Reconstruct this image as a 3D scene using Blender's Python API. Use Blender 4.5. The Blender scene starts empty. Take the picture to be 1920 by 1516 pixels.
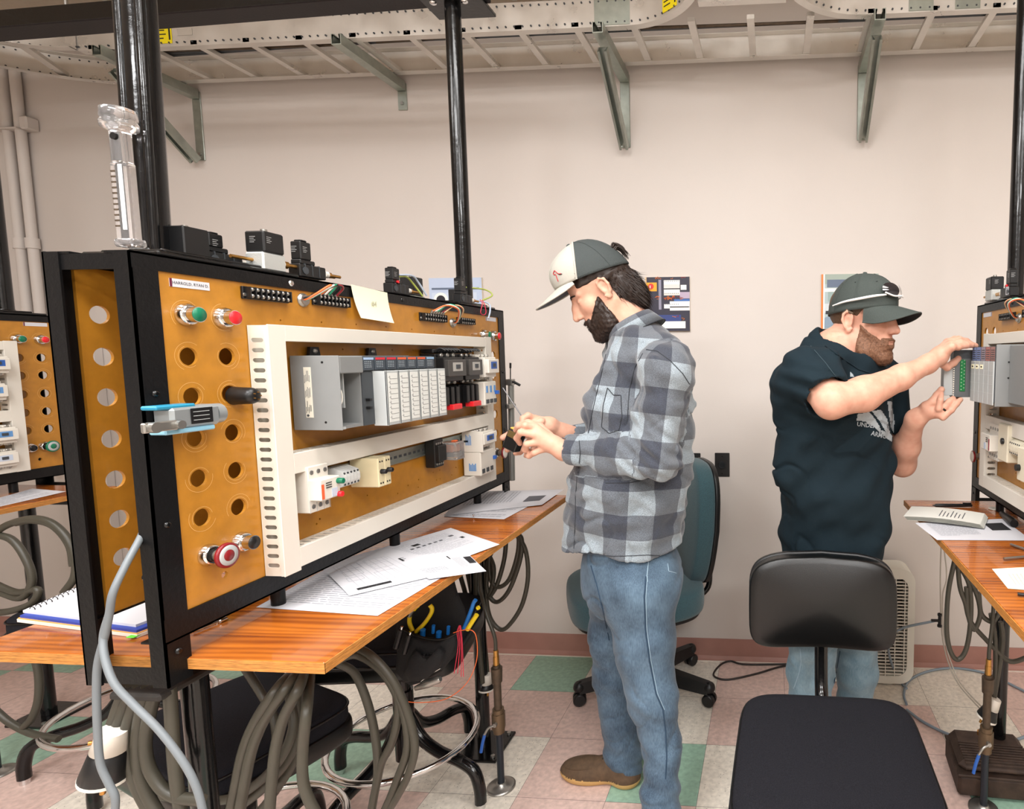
import bpy, bmesh, math, random
import numpy as np
import openvdb
from mathutils import Vector, Matrix
random.seed(7)
PI = math.pi
SC = bpy.context.scene
COL = SC.collection

# ------------------------------------------------------------------ camera
FPX, CXP, CYP = 1086.88, 1368.06, 759.29
CAM = Vector((-0.05975, -2.68953, 1.47946))
RX = Vector((0.99740048, 0.07192967, -0.0042892))
UP = Vector((-0.00193406, 0.08622651, 0.99627368))
FW = Vector((-0.07203148, 0.99367556, -0.08614147))
cd = bpy.data.cameras.new('camera')
cam = bpy.data.objects.new('camera', cd); COL.objects.link(cam)
cam.matrix_world = Matrix(((RX.x, UP.x, -FW.x, CAM.x), (RX.y, UP.y, -FW.y, CAM.y), (RX.z, UP.z, -FW.z, CAM.z), (0, 0, 0, 1)))
cd.sensor_fit = 'HORIZONTAL'; cd.sensor_width = 36.0; cd.lens = FPX / 1920 * 36.0
cd.shift_x = (960 - CXP) / 1920; cd.shift_y = (CYP - 758) / 1920
cd.clip_start = 0.02
SC.camera = cam

def at(x, y, ax, v):
    """the point where the sight line through photo pixel (x, y) meets the plane ax = v"""
    d = FW + RX * ((x - CXP) / FPX) - UP * ((y - CYP) / FPX)
    i = 'XYZ'.index(ax)
    return CAM + d * ((v - CAM[i]) / d[i])

# ------------------------------------------------------------------ world, exposure, light
w = bpy.data.worlds.new('world'); SC.world = w; w.use_nodes = True
w.node_tree.nodes['Background'].inputs[0].default_value = (0.9, 0.95, 1.0, 1)
w.node_tree.nodes['Background'].inputs[1].default_value = 0.3
SC.view_settings.view_transform = 'Standard'; SC.view_settings.look = 'None'
SC.view_settings.gamma = 1; SC.view_settings.use_curve_mapping = False
SC.view_settings.exposure = 1.2
CEIL = 3.08
LAMPS = [(-0.95, -2.9, 26), (0.9, -3.2, 17), (2.6, -2.8, 10), (-2.3, -2.1, 9), (0.9, -5.0, 52), (-1.6, -5.0, 46), (-0.3, -1.85, 11), (1.45, -1.95, 5)]
def room_light(x, y, p):
    l = bpy.data.lights.new('fluorescent_light', 'AREA'); l.shape = 'RECTANGLE'; l.size = 1.15; l.size_y = 0.55
    l.energy = p; l.color = (0.97, 0.985, 1.0)
    o = bpy.data.objects.new('fluorescent_light', l); COL.objects.link(o); o.location = (x, y, CEIL - 0.03)
for a in LAMPS: room_light(*a)

# ------------------------------------------------------------------ materials
def lin(c):
    if isinstance(c, str):
        c = [int(c[i:i + 2], 16) / 255 for i in (0, 2, 4)]
    return tuple((v / 12.92 if v <= .04045 else ((v + .055) / 1.055) ** 2.4) for v in c) + (1,)
MATS = {}
class NT:
    def __init__(s, m): s.t = m.node_tree; s.b = s.t.nodes['Principled BSDF']
    def n(s, typ, **k):
        nd = s.t.nodes.new('ShaderNode' + typ)
        for a, b in k.items():
            if a.startswith('i_'): nd.inputs[int(a[2:]) if a[2:].isdigit() else a[2:].replace('_', ' ')].default_value = b
            else: setattr(nd, a, b)
        return nd
    def l(s, a, b): s.t.links.new(a, b)
def mat(name, c='808080', rough=.5, metal=0, noise=0, nscale=30, bump=0, bscale=200, spec=.5, coat=0, alpha=1, trans=0, ior=1.45, sheen=0, emit=0, stretch=(1, 1, 1), rvar=0):
    if name in MATS: return MATS[name]
    m = bpy.data.materials.new(name); m.use_nodes = True; t = NT(m); b = t.b
    base = lin(c)
    b.inputs['Base Color'].default_value = base
    b.inputs['Roughness'].default_value = rough; b.inputs['Metallic'].default_value = metal
    b.inputs['Specular IOR Level'].default_value = spec; b.inputs['Coat Weight'].default_value = coat
    b.inputs['Alpha'].default_value = alpha; b.inputs['Transmission Weight'].default_value = trans; b.inputs['IOR'].default_value = ior
    b.inputs['Sheen Weight'].default_value = sheen
    if emit: b.inputs['Emission Color'].default_value = base; b.inputs['Emission Strength'].default_value = emit
    tc = t.n('TexCoord'); mp = t.n('Mapping'); mp.inputs['Scale'].default_value = stretch; t.l(tc.outputs['Object'], mp.inputs[0])
    if noise or rvar:
        nz = t.n('TexNoise'); nz.inputs['Scale'].default_value = nscale; nz.inputs['Detail'].default_value = 6; t.l(mp.outputs[0], nz.inputs[0])
        if noise:
            mr = t.n('MapRange'); mr.inputs[1].default_value = .3; mr.inputs[2].default_value = .7; mr.inputs[3].default_value = 1 - noise; mr.inputs[4].default_value = 1 + noise
            t.l(nz.outputs[0], mr.inputs[0])
            mx = t.n('VectorMath', operation='SCALE'); mx.inputs[0].default_value = base[:3]; t.l(mr.outputs[0], mx.inputs['Scale']); t.l(mx.outputs[0], b.inputs['Base Color'])
        if rvar:
            mr = t.n('MapRange'); mr.inputs[1].default_value = .3; mr.inputs[2].default_value = .7; mr.inputs[3].default_value = max(.02, rough - rvar); mr.inputs[4].default_value = min(1, rough + rvar)
            t.l(nz.outputs[0], mr.inputs[0]); t.l(mr.outputs[0], b.inputs['Roughness'])
    if bump:
        nb = t.n('TexNoise'); nb.inputs['Scale'].default_value = bscale; nb.inputs['Detail'].default_value = 3; t.l(mp.outputs[0], nb.inputs[0])
        bp = t.n('Bump'); bp.inputs['Strength'].default_value = bump; bp.inputs['Distance'].default_value = .002; t.l(nb.outputs[0], bp.inputs['Height']); t.l(bp.outputs[0], b.inputs['Normal'])
    MATS[name] = m
    return m
def wood(name, c1, c2, rough=.3, coat=.4, sc=(14, 1.2, 14), dark=.5):
    m = mat(name, c1, rough, coat=coat); t = NT(m)
    tc = t.n('TexCoord'); mp = t.n('Mapping'); mp.inputs['Scale'].default_value = sc; t.l(tc.outputs['Object'], mp.inputs[0])
    n1 = t.n('TexNoise'); n1.inputs['Scale'].default_value = 2.2; n1.inputs['Detail'].default_value = 8; n1.inputs['Distortion'].default_value = .5; t.l(mp.outputs[0], n1.inputs[0])
    w_ = t.n('TexWave'); w_.inputs['Scale'].default_value = 2.0; w_.inputs['Distortion'].default_value = 14; w_.inputs['Detail'].default_value = 2; w_.inputs['Detail Scale'].default_value = .6; w_.bands_direction = 'Y'; t.l(mp.outputs[0], w_.inputs[0])
    ws = t.n('Math', operation='MULTIPLY'); ws.inputs[1].default_value = .22; t.l(w_.outputs['Fac'], ws.inputs[0]); ad = t.n('Math', operation='ADD'); t.l(n1.outputs[0], ad.inputs[0]); t.l(ws.outputs[0], ad.inputs[1])
    cr = t.n('ValToRGB'); cr.color_ramp.elements[0].color = lin(c2); cr.color_ramp.elements[1].color = lin(c1); cr.color_ramp.elements[0].position = .36; cr.color_ramp.elements[1].position = dark
    t.l(ad.outputs[0], cr.inputs[0]); t.l(cr.outputs[0], t.b.inputs['Base Color'])
    return m
M_wall = mat('wall_paint', 'cbc3bd', .55, noise=.015, nscale=3, bump=.12, bscale=260)
M_ceil = mat('ceiling_tile', 'c9bba9', .9, noise=.04, nscale=120)
M_base = mat('vinyl_baseboard', 'a2776c', .45, noise=.06, nscale=15)
M_blk = mat('black_enamel', '0a0a0b', .2, bump=.3, bscale=60, coat=.2, rvar=.06, nscale=20, spec=.4)
M_blk2 = mat('black_frame_paint', '0c0c0d', .38, bump=.3, bscale=140, spec=.3)
M_beam = mat('beam_paint', '1d1718', .5, bump=.2, bscale=120, spec=.3)
M_hard = mat('tempered_hardboard', 'ad7524', .36, noise=.09, nscale=45, coat=.12, bump=.05)
M_pvc = mat('white_pvc', 'd8d2c6', .4)
M_pvc2 = mat('white_plastic', 'd6d1c7', .45)
M_gal = mat('galvanised_steel', 'a9b0a8', .38, metal=.85, noise=.12, nscale=25)
M_alu = mat('aluminium_tray', 'd8d4ce', .36, metal=.55, noise=.08, nscale=9, rvar=.12)
M_chr = mat('chrome', 'dcdcdc', .12, metal=1)
M_stl = mat('dull_steel', 'a5a39e', .35, metal=.9)
M_brs = mat('brass', 'b8894a', .28, metal=.9)
M_brz = mat('bronze_pipe', '54473a', .5, metal=.5, noise=.2, nscale=60)
M_gry = mat('grey_case', '7a7c7c', .5, noise=.02)
M_gry2 = mat('light_grey_plastic', 'a9adad', .5)
M_dgr = mat('dark_grey_plastic', '3c4044', .5)
M_bkp = mat('black_plastic', '121213', .38)
M_red = mat('red_plastic', 'd8232b', .35)
M_grn = mat('green_plastic', '0e6a4c', .35)
M_org = mat('orange_plastic', 'e46a34', .4)
M_blu = mat('blue_plastic', '2a5aa8', .4)
M_yel = mat('yellow_plastic', 'e3c515', .35)
M_cab = mat('grey_cable', '3d3a31', .42, noise=.06, nscale=30)
M_cab2 = mat('light_grey_cable', '6c7276', .4)
M_pap = mat('paper', 'c9c9ce', .8)
M_ink = mat('printed_ink', '55565c', .8)
M_ink2 = mat('dark_print', '1e1f22', .7)
M_inkl = mat('faint_print', 'a5a7ae', .8)
M_not = mat('cream_paper', 'efeccd', .8)
M_fab = mat('black_upholstery', '1b1b20', .95, noise=.45, nscale=500, bump=.5, bscale=900, spec=.2)
M_vin = mat('black_vinyl', '0b0b0b', .33, bump=.12, bscale=500)
M_tbl = wood('varnished_plywood', 'bf6c24', '7a3a14', .26, .5, sc=(.9, 9, 9), dark=.82)
M_edge = mat('plywood_edge', 'b07638', .6, noise=.35, nscale=60, stretch=(1, 1, 14))
M_clr = mat('clear_plastic', 'f2f2f2', .08, trans=.85, ior=1.45, alpha=1)
M_tub = mat('translucent_tubing', 'cfc8bb', .25, trans=.35)

# ------------------------------------------------------------------ mesh builder
class MB:
    def __init__(s): s.v = []; s.f = []; s.m = []; s.sm = []; s.mats = []
    def mi(s, m):
        if m not in s.mats: s.mats.append(m)
        return s.mats.index(m)
    def add(s, vs, fs, m, smooth=False):
        o = len(s.v); s.v += [tuple(v) for v in vs]; k = s.mi(m)
        for f in fs: s.f.append([o + i for i in f]); s.m.append(k); s.sm.append(smooth)
        return s
    def box(s, a, b, m, bev=0, R=None):
        x0, x1 = sorted((a[0], b[0])); y0, y1 = sorted((a[1], b[1])); z0, z1 = sorted((a[2], b[2]))
        e = min(bev, (x1 - x0) * .45, (y1 - y0) * .45, (z1 - z0) * .45)
        if e <= 0:
            vs = [(x0, y0, z0), (x1, y0, z0), (x1, y1, z0), (x0, y1, z0), (x0, y0, z1), (x1, y0, z1), (x1, y1, z1), (x0, y1, z1)]
            fs = [(3, 2, 1, 0), (4, 5, 6, 7), (0, 1, 5, 4), (1, 2, 6, 5), (2, 3, 7, 6), (3, 0, 4, 7)]
        else:
            vs = []; idx = {}
            for ix, X in enumerate((x0, x1)):
                for iy, Y in enumerate((y0, y1)):
                    for iz, Z in enumerate((z0, z1)):
                        sx, sy, sz = (e, -e)[ix], (e, -e)[iy], (e, -e)[iz]
                        for k, p in enumerate(((X, Y + sy, Z + sz), (X + sx, Y, Z + sz), (X + sx, Y + sy, Z))):
                            idx[(ix, iy, iz, k)] = len(vs); vs.append(p)
            I = lambda a_, b_, c_, k: idx[(a_, b_, c_, k)]
            fs = []
            for i in (0, 1):
                q = [I(i, 0, 0, 0), I(i, 1, 0, 0), I(i, 1, 1, 0), I(i, 0, 1, 0)]; fs.append(q if i else q[::-1])
                q = [I(0, i, 0, 1), I(1, i, 0, 1), I(1, i, 1, 1), I(0, i, 1, 1)]; fs.append(q[::-1] if i else q)
                q = [I(0, 0, i, 2), I(1, 0, i, 2), I(1, 1, i, 2), I(0, 1, i, 2)]; fs.append(q if i else q[::-1])
            for i in (0, 1):
                for j in (0, 1):
                    fs.append([I(i, j, 0, 0), I(i, j, 1, 0), I(i, j, 1, 1), I(i, j, 0, 1)])
                    fs.append([I(i, 0, j, 0), I(i, 1, j, 0), I(i, 1, j, 2), I(i, 0, j, 2)])
                    fs.append([I(0, i, j, 1), I(1, i, j, 1), I(1, i, j, 2), I(0, i, j, 2)])
                    for k in (0, 1): fs.append([I(i, j, k, 0), I(i, j, k, 1), I(i, j, k, 2)])
        if R is not None: vs = [R @ Vector(v) for v in vs]
        return s.add(vs, fs, m)
    def cyl(s, a, b, r, m, r2=None, n=20, caps=True, smooth=True):
        a = Vector(a); b = Vector(b); r2 = r if r2 is None else r2
        d = (b - a).normalized(); u = d.orthogonal().normalized(); w_ = d.cross(u)
        vs = []
        for c, rr in ((a, r), (b, r2)):
            for i in range(n):
                t = 2 * PI * i / n; vs.append(c + u * (rr * math.cos(t)) + w_ * (rr * math.sin(t)))
        s.add(vs, [(i, (i + 1) % n, n + (i + 1) % n, n + i) for i in range(n)], m, smooth)
        if caps:
            s.add(vs[:n], [tuple(range(n))[::-1]], m); s.add(vs[n:], [tuple(range(n))], m)
        return s
    def lathe(s, a, ax, prof, m, n=24, smooth=True):
        """prof: list of (distance along ax, radius)"""
        a = Vector(a); d = Vector(ax).normalized(); u = d.orthogonal().normalized(); w_ = d.cross(u)
        vs = []
        for h, r in prof:
            for i in range(n):
                t = 2 * PI * i / n; vs.append(a + d * h + u * (r * math.cos(t)) + w_ * (r * math.sin(t)))
        fs = [(k * n + i, k * n + (i + 1) % n, (k + 1) * n + (i + 1) % n, (k + 1) * n + i) for k in range(len(prof) - 1) for i in range(n)]
        s.add(vs, fs, m, smooth)
        if prof[0][1] > 1e-4: s.add(vs[:n], [tuple(range(n))[::-1]], m)
        if prof[-1][1] > 1e-4: s.add(vs[-n:], [tuple(range(n))], m)
        return s
    def tube(s, pts, r, m, n=10, sub=6, closed=False, caps=True, rad=None):
        P = spline(pts, sub, closed) if sub > 1 else [Vector(p) for p in pts]
        if rad: RR = [rad(i / (len(P) - 1)) for i in range(len(P))]
        else: RR = [r] * len(P)
        N = len(P); T = []
        for i in range(N):
            a = P[(i - 1) % N] if (closed or i) else P[0]; b = P[(i + 1) % N] if (closed or i < N - 1) else P[-1]
            T.append((b - a).normalized())
        u = T[0].orthogonal().normalized(); vs = []
        for i in range(N):
            u = (u - T[i] * u.dot(T[i])).normalized(); w_ = T[i].cross(u)
            for k in range(n):
                t = 2 * PI * k / n; vs.append(P[i] + u * (RR[i] * math.cos(t)) + w_ * (RR[i] * math.sin(t)))
        fs = [(i * n + k, i * n + (k + 1) % n, ((i + 1) % N) * n + (k + 1) % n, ((i + 1) % N) * n + k) for i in range(N if closed else N - 1) for k in range(n)]
        s.add(vs, fs, m, True)
        if caps and not closed:
            s.add(vs[:n], [tuple(range(n))[::-1]], m); s.add(vs[-n:], [tuple(range(n))], m)
        return s
    def prism(s, poly, fn, d0, d1, m):
        """poly: 2D outline; fn(u, v, d) -> point"""
        n = len(poly)
        vs = [fn(u, v, d0) for u, v in poly] + [fn(u, v, d1) for u, v in poly]
        return s.add(vs, [tuple(range(n))[::-1], tuple(range(n, 2 * n))] + [(i, (i + 1) % n, n + (i + 1) % n, n + i) for i in range(n)], m)
    def sphere(s, c, r, m, nu=20, nv=12, sq=(1, 1, 1)):
        vs = []; c = Vector(c)
        for j in range(nv + 1):
            ph = PI * j / nv
            for i in range(nu):
                t = 2 * PI * i / nu; vs.append(c + Vector((r * sq[0] * math.sin(ph) * math.cos(t), r * sq[1] * math.sin(ph) * math.sin(t), r * sq[2] * math.cos(ph))))
        return s.add(vs, [(j * nu + i, (j + 1) * nu + i, (j + 1) * nu + (i + 1) % nu, j * nu + (i + 1) % nu) for j in range(nv) for i in range(nu)], m, True)
    def mesh2(s, me, m, smooth=False):
        """append (verts, faces)"""
        return s.add(me[0], me[1], m, smooth)
    def xf(s, M4):
        s.v = [tuple(M4 @ Vector(v)) for v in s.v]; return s
    def build(s, name, parent=None, local=False, fix=True, weld=False):
        me = bpy.data.meshes.new(name)
        off = Vector((0, 0, 0))
        if parent is not None and not local:
            p = parent
            while p is not None: off += p.location; p = p.parent
        me.from_pydata([tuple(Vector(v) - off) for v in s.v], [], s.f)
        for m in s.mats: me.materials.append(m)
        me.polygons.foreach_set('material_index', s.m); me.polygons.foreach_set('use_smooth', s.sm)
        if fix:
            bm = bmesh.new(); bm.from_mesh(me)
            if weld: bmesh.ops.remove_doubles(bm, verts=bm.verts, dist=1e-5)
            bmesh.ops.recalc_face_normals(bm, faces=bm.faces); bm.to_mesh(me); bm.free()
        me.update()
        o = bpy.data.objects.new(name, me); COL.objects.link(o); o.parent = parent
        return o
def spline(pts, sub=6, closed=False):
    P = [Vector(p) for p in pts]; n = len(P); out = []
    if n == 2 and not closed: return P
    for i in range(n if closed else n - 1):
        p1, p2 = P[i], P[(i + 1) % n]
        p0 = P[(i - 1) % n] if (closed or i) else p1 * 2 - p2
        p3 = P[(i + 2) % n] if (closed or i < n - 2) else p2 * 2 - p1
        for k in range(sub):
            t = k / sub
            out.append(.5 * ((2 * p1) + (p2 - p0) * t + (2 * p0 - 5 * p1 + 4 * p2 - p3) * t * t + (3 * p1 - p0 - 3 * p2 + p3) * t ** 3))
    if not closed: out.append(P[-1])
    return out
def plate(outer, holes, th):
    """flat plate in the xy plane with real holes, thickness th (centred): (verts, faces)"""
    cu = bpy.data.curves.new('tmp', 'CURVE'); cu.dimensions = '2D'; cu.fill_mode = 'BOTH'; cu.extrude = th / 2
    for poly in [outer] + holes:
        sp = cu.splines.new('POLY'); sp.points.add(len(poly) - 1); sp.use_cyclic_u = True
        for i, p in enumerate(poly): sp.points[i].co = (p[0], p[1], 0, 1)
    o = bpy.data.objects.new('tmp', cu); COL.objects.link(o)
    dg = bpy.context.evaluated_depsgraph_get(); me = o.evaluated_get(dg).to_mesh()
    r = ([v.co.copy() for v in me.vertices], [tuple(p.vertices) for p in me.polygons])
    o.evaluated_get(dg).to_mesh_clear(); bpy.data.objects.remove(o); bpy.data.curves.remove(cu)
    return r
def circ(x, y, r, n=24): return [(x + r * math.cos(2 * PI * i / n), y + r * math.sin(2 * PI * i / n)) for i in range(n)]
def stad(x0, x1, y, r, n=6):
    return [(x1 - r + r * math.cos(t), y + r * math.sin(t)) for t in [-PI / 2 + PI * i / n for i in range(n + 1)]] + [(x0 + r + r * math.cos(t), y + r * math.sin(t)) for t in [PI / 2 + PI * i / n for i in range(n + 1)]]
def glyphs(txt, size, extr=.0004, bold=0):
    cu = bpy.data.curves.new('tmp', 'FONT'); cu.body = txt; cu.size = size; cu.extrude = extr; cu.offset = bold; cu.align_x = 'CENTER'; cu.align_y = 'CENTER'; cu.resolution_u = 2
    o = bpy.data.objects.new('tmp', cu); COL.objects.link(o)
    dg = bpy.context.evaluated_depsgraph_get(); me = o.evaluated_get(dg).to_mesh()
    r = ([v.co.copy() for v in me.vertices], [tuple(p.vertices) for p in me.polygons])
    o.evaluated_get(dg).to_mesh_clear(); bpy.data.objects.remove(o); bpy.data.curves.remove(cu)
    return r
def thing(name, label, cat, loc=(0, 0, 0), group=None):
    o = bpy.data.objects.new(name, None); COL.objects.link(o); o.location = loc; o.empty_display_size = .05
    o['label'] = label; o['category'] = cat
    if group: o['group'] = group
    return o
def tag(o, label, cat, group=None, kind=None):
    o['label'] = label; o['category'] = cat
    if group: o['group'] = group
    if kind: o['kind'] = kind
    return o
def struct(o): o['kind'] = 'structure'; return o
def at_base(o, loc):
    """move a one-mesh thing's origin to loc without moving the mesh"""
    loc = Vector(loc); o.data.transform(Matrix.Translation(-loc)); o.location = loc; return o
# ------------------------------------------------------------------ room
TL = .3048
WY = .015
def tmat(name, c, sp):
    m = mat(name, c, .38, rvar=.06, nscale=8); t = NT(m)
    tc = t.n('TexCoord')
    n1 = t.n('TexNoise'); n1.inputs['Scale'].default_value = 55; n1.inputs['Detail'].default_value = 8; t.l(tc.outputs['Object'], n1.inputs[0])
    n2 = t.n('TexVoronoi'); n2.inputs['Scale'].default_value = 75; t.l(tc.outputs['Object'], n2.inputs[0])
    c1 = t.n('ValToRGB'); c1.color_ramp.elements[0].position = .3; c1.color_ramp.elements[1].position = .7
    b = lin(c); c1.color_ramp.elements[0].color = tuple(v * .82 for v in b[:3]) + (1,); c1.color_ramp.elements[1].color = tuple(min(1, v * 1.13) for v in b[:3]) + (1,)
    t.l(n1.outputs[0], c1.inputs[0])
    c2 = t.n('ValToRGB'); c2.color_ramp.elements[0].position = sp; c2.color_ramp.elements[1].position = sp + .03
    c2.color_ramp.elements[0].color = (.32, .3, .27, 1); c2.color_ramp.elements[1].color = (1, 1, 1, 1)
    t.l(n2.outputs['Distance'], c2.inputs[0])
    mx = t.n('MixRGB', blend_type='MULTIPLY'); mx.inputs[0].default_value = .8; t.l(c1.outputs[0], mx.inputs[1]); t.l(c2.outputs[0], mx.inputs[2]); t.l(mx.outputs[0], t.b.inputs['Base Color'])
    return m
TP = tmat('pink_floor_tile', 'cdb2a8', .03); TC = tmat('cream_floor_tile', 'dad2c5', .115); TG = tmat('green_floor_tile', '93b4a0', .02)
M_seam = mat('tile_seam', '4a4340', .8)
KNOWN = {(-4, -1): 'G', (-5, -1): 'P', (-6, -1): 'P', (-3, -1): 'C', (-2, -1): 'C', (-1, -1): 'P', (0, -1): 'P', (1, -1): 'C', (2, -1): 'C', (3, -1): 'P',
         (-5, -2): 'P', (-4, -2): 'P', (-3, -2): 'P', (-2, -2): 'C', (-1, -2): 'P', (0, -2): 'P', (1, -2): 'P', (2, -2): 'C', (3, -2): 'P', (-6, -2): 'C',
         (-4, -3): 'C', (-3, -3): 'P', (-2, -3): 'G', (-1, -3): 'C', (0, -3): 'P', (1, -3): 'P', (2, -3): 'G', (-5, -3): 'C', (-6, -3): 'G', (-7, -3): 'P',
         (-4, -4): 'C', (-5, -4): 'P', (-3, -4): 'P', (-2, -4): 'P', (-1, -4): 'C', (-6, -4): 'P', (1, -4): 'P', (2, -4): 'C', (-7, -4): 'P', (-8, -4): 'C', (-8, -3): 'P', (-9, -3): 'P',
         (-10, -3): 'G', (-12, -1): 'G', (-12, -2): 'P', (-11, -2): 'P', (-11, -1): 'P', (-11, -3): 'P', (-9, -2): 'P', (-9, -1): 'G', (-8, -2): 'P', (-10, -2): 'P', (-10, -1): 'P', (-8, -1): 'C', (-7, -1): 'P', (-7, -2): 'C', (-9, -4): 'P', (-10, -4): 'P'}
fb = MB(); fb.box((-6.2, -6.4, -.12), (4.4, .3, -.0008), M_seam)
rg = random.Random(3); g = .0006
for i in range(-20, 14):
    for j in range(-21, 1):
        k = KNOWN.get((i, j)) or rg.choice('PPPCCG')
        x0, y0 = i * TL + g, j * TL + g; x1, y1 = (i + 1) * TL - g, (j + 1) * TL - g
        fb.add([(x0, y0, 0), (x1, y0, 0), (x1, y1, 0), (x0, y1, 0)], [(0, 1, 2, 3)], {'P': TP, 'C': TC, 'G': TG}[k])
struct(fb.build('floor', fix=False))
struct(MB().box((-6.2, WY, -.1), (4.4, WY + .12, CEIL + .1), M_wall).build('wall_back'))
struct(MB().box((-5.6, -6.3, 0), (-5.48, WY, CEIL), M_wall).build('wall_left'))
struct(MB().box((4.2, -6.3, 0), (4.32, WY, CEIL), M_wall).build('wall_right'))
struct(MB().box((-5.6, -6.42, 0), (4.3, -6.3, CEIL), M_wall).build('wall_front'))
# ceiling of lay-in tiles with a T-bar grid
cb = MB(); cb.box((-6.2, -6.4, CEIL), (4.4, .2, CEIL + .1), M_ceil)
for i in range(-9, 8): cb.box((i * .61 - .011, -6.3, CEIL - .004), (i * .61 + .011, 0, CEIL), M_pvc2)
for j in range(-10, 1): cb.box((-5.5, j * .61 - .011 - .2, CEIL - .004), (4.3, j * .61 + .011 - .2, CEIL), M_pvc2)
struct(cb.build('ceiling'))
bb = MB()
prof = [(WY, .105), (WY - .004, .105), (WY - .005, .02), (WY - .012, .006), (WY - .022, .0), (WY, 0)]
bb.prism([(p[0], p[1]) for p in prof], lambda u, v, d: (d, u, v), -5.48, 4.2, M_base)
struct(bb.build('baseboard_back'))
st = MB(); st.box((-5.4, WY - .026, 0), (4.2, WY - .02, .003), mat('floor_edge_strip', 'd9cfc4', .5)); struct(st.build('trim_1'))
for k, (x, y, p) in enumerate(LAMPS):
    t = thing('ceiling_light', 'recessed fluorescent ceiling light, number %d from the wall corner' % (k + 1), 'ceiling light', (x, y, CEIL), 'ceiling lights'); t['label'] = ['recessed fluorescent light nearest the camera on the left', 'recessed fluorescent light nearest the camera on the right', 'recessed fluorescent light farthest to the right', 'recessed fluorescent light farthest to the left', 'recessed fluorescent light at the back of the room on the right', 'recessed fluorescent light at the back of the room on the left', 'recessed fluorescent light above the aisle near the wall', 'recessed fluorescent light above the right bench near the wall'][k]
    f = MB(); f.box((x - .61, y - .31, CEIL - .02), (x + .61, y + .31, CEIL - .002), M_pvc2, .004); f.build('light_frame', t)
    f = MB(); f.box((x - .57, y - .27, CEIL - .024), (x + .57, y + .27, CEIL - .019), mat('lit_diffuser', 'fff6ea', .6, emit=2.0)); f.build('diffuser', t)

# cable tray above the wall: two side rails, rungs, and a branch towards the room
TZ, TH = 2.755, .105
tray = thing('cable_tray', 'long aluminium ladder cable tray running under the ceiling along the wall', 'cable tray', (-.4, -.05, TZ))
TY0, TY1 = -.045, -.355     # rear and front rail
def rail(pts, inner, holes=True):
    """a C section rail along a path of (x, y); inner = +1/-1 side towards which the flanges point"""
    P = spline([(a, b, 0) for a, b in pts], 6) if len(pts) > 2 else [Vector((a, b, 0)) for a, b in pts]
    n = len(P); mb = MB(); vs = []
    sec = [(0, 0), (.032 * inner, 0), (.032 * inner, .003), (.003 * inner, .003), (.003 * inner, TH - .003), (.032 * inner, TH - .003), (.032 * inner, TH), (0, TH)]
    for i in range(n):
        T = (P[min(i + 1, n - 1)] - P[max(i - 1, 0)]).normalized(); N = Vector((-T.y, T.x, 0))
        for u, v in sec: vs.append(P[i] + N * u + Vector((0, 0, TZ + v)))
    k = len(sec)
    fs = [(i * k + a, i * k + (a + 1) % k, (i + 1) * k + (a + 1) % k, (i + 1) * k + a) for i in range(n - 1) for a in range(k)]
    mb.add(vs, fs, M_alu)
    if holes:   # dark punched holes along top and bottom of the web
        acc = 0
        for i in range(n - 1):
            a, b = P[i], P[i + 1]; L = (b - a).length; T = (b - a) / L; N = Vector((-T.y, T.x, 0))
            while acc < L:
                c = a + T * acc
                for zz in (.014, TH - .014):
                    q = c + Vector((0, 0, TZ + zz))
                    mb.cyl(q - N * .0012, q + N * .0045, .0036, M_dgr, n=8)
                acc += .034
            acc -= L
    return mb
bx0, bx1, rr_ = -.33, -.01, .3
arc = lambda cx, cy, r, a0, a1, n=7: [(cx + r * math.cos(a0 + (a1 - a0) * i / n), cy + r * math.sin(a0 + (a1 - a0) * i / n)) for i in range(n + 1)]
rail([(-2.95, TY0), (2.6, TY0)], -1).build('side_rail', tray)
rail([(2.6, TY1), (bx1 + rr_, TY1)] , -1).build('side_rail', tray)
rail(arc(bx1 + rr_, TY1 - rr_, rr_, PI / 2, PI) + [(bx1, TY1 - rr_ - .6)], -1).build('side_rail', tray)
rail([(bx0, TY1 - rr_ - .6)] + arc(bx0 - rr_, TY1 - rr_, rr_, 0, PI / 2), -1).build('side_rail', tray)
rail([(bx0 - rr_, TY1), (-2.95, TY1)], -1).build('side_rail', tray)
# elbow at the left end, turning towards the room
RE = .42
rail(arc(-2.95, TY1 - RE, RE, PI / 2, PI) , 1).build('side_rail', tray)
rail(arc(-2.95, TY1 - RE, RE + (TY0 - TY1), PI / 2, PI), 1).build('side_rail', tray)
for i in range(24):
    rg = MB()
    x = -2.9 + i * .2286
    y1 = TY1 if not (bx0 - .1 < x < bx1 + .1) else TY1
    rg.box((x, y1, TZ + .004), (x + .028, TY0, TZ + .02), M_alu); rg.build('rung', tray)
for a in (PI / 2 + .5, PI / 2 + 1.0, PI / 2 + 1.45):
    rg = MB(); c = Vector((-2.95, TY1 - RE, TZ + .012)); d = Vector((math.cos(a), math.sin(a), 0)); nn = Vector((-d.y, d.x, 0)) * .016
    p, q = c + d * RE, c + d * (RE + TY0 - TY1)
    rg.add([p - nn, q - nn, q + nn, p + nn, p - nn + Vector((0, 0, .016)), q - nn + Vector((0, 0, .016)), q + nn + Vector((0, 0, .016)), p + nn + Vector((0, 0, .016))], [(3, 2, 1, 0), (4, 5, 6, 7), (0, 1, 5, 4), (1, 2, 6, 5), (2, 3, 7, 6), (3, 0, 4, 7)], M_alu); rg.build('rung', tray)
for j in range(3): rg = MB(); rg.box((bx0, TY1 - .12 - j * .23, TZ + .004), (bx1, TY1 - .09 - j * .23, TZ + .02), M_alu); rg.build('rung', tray)
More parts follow.
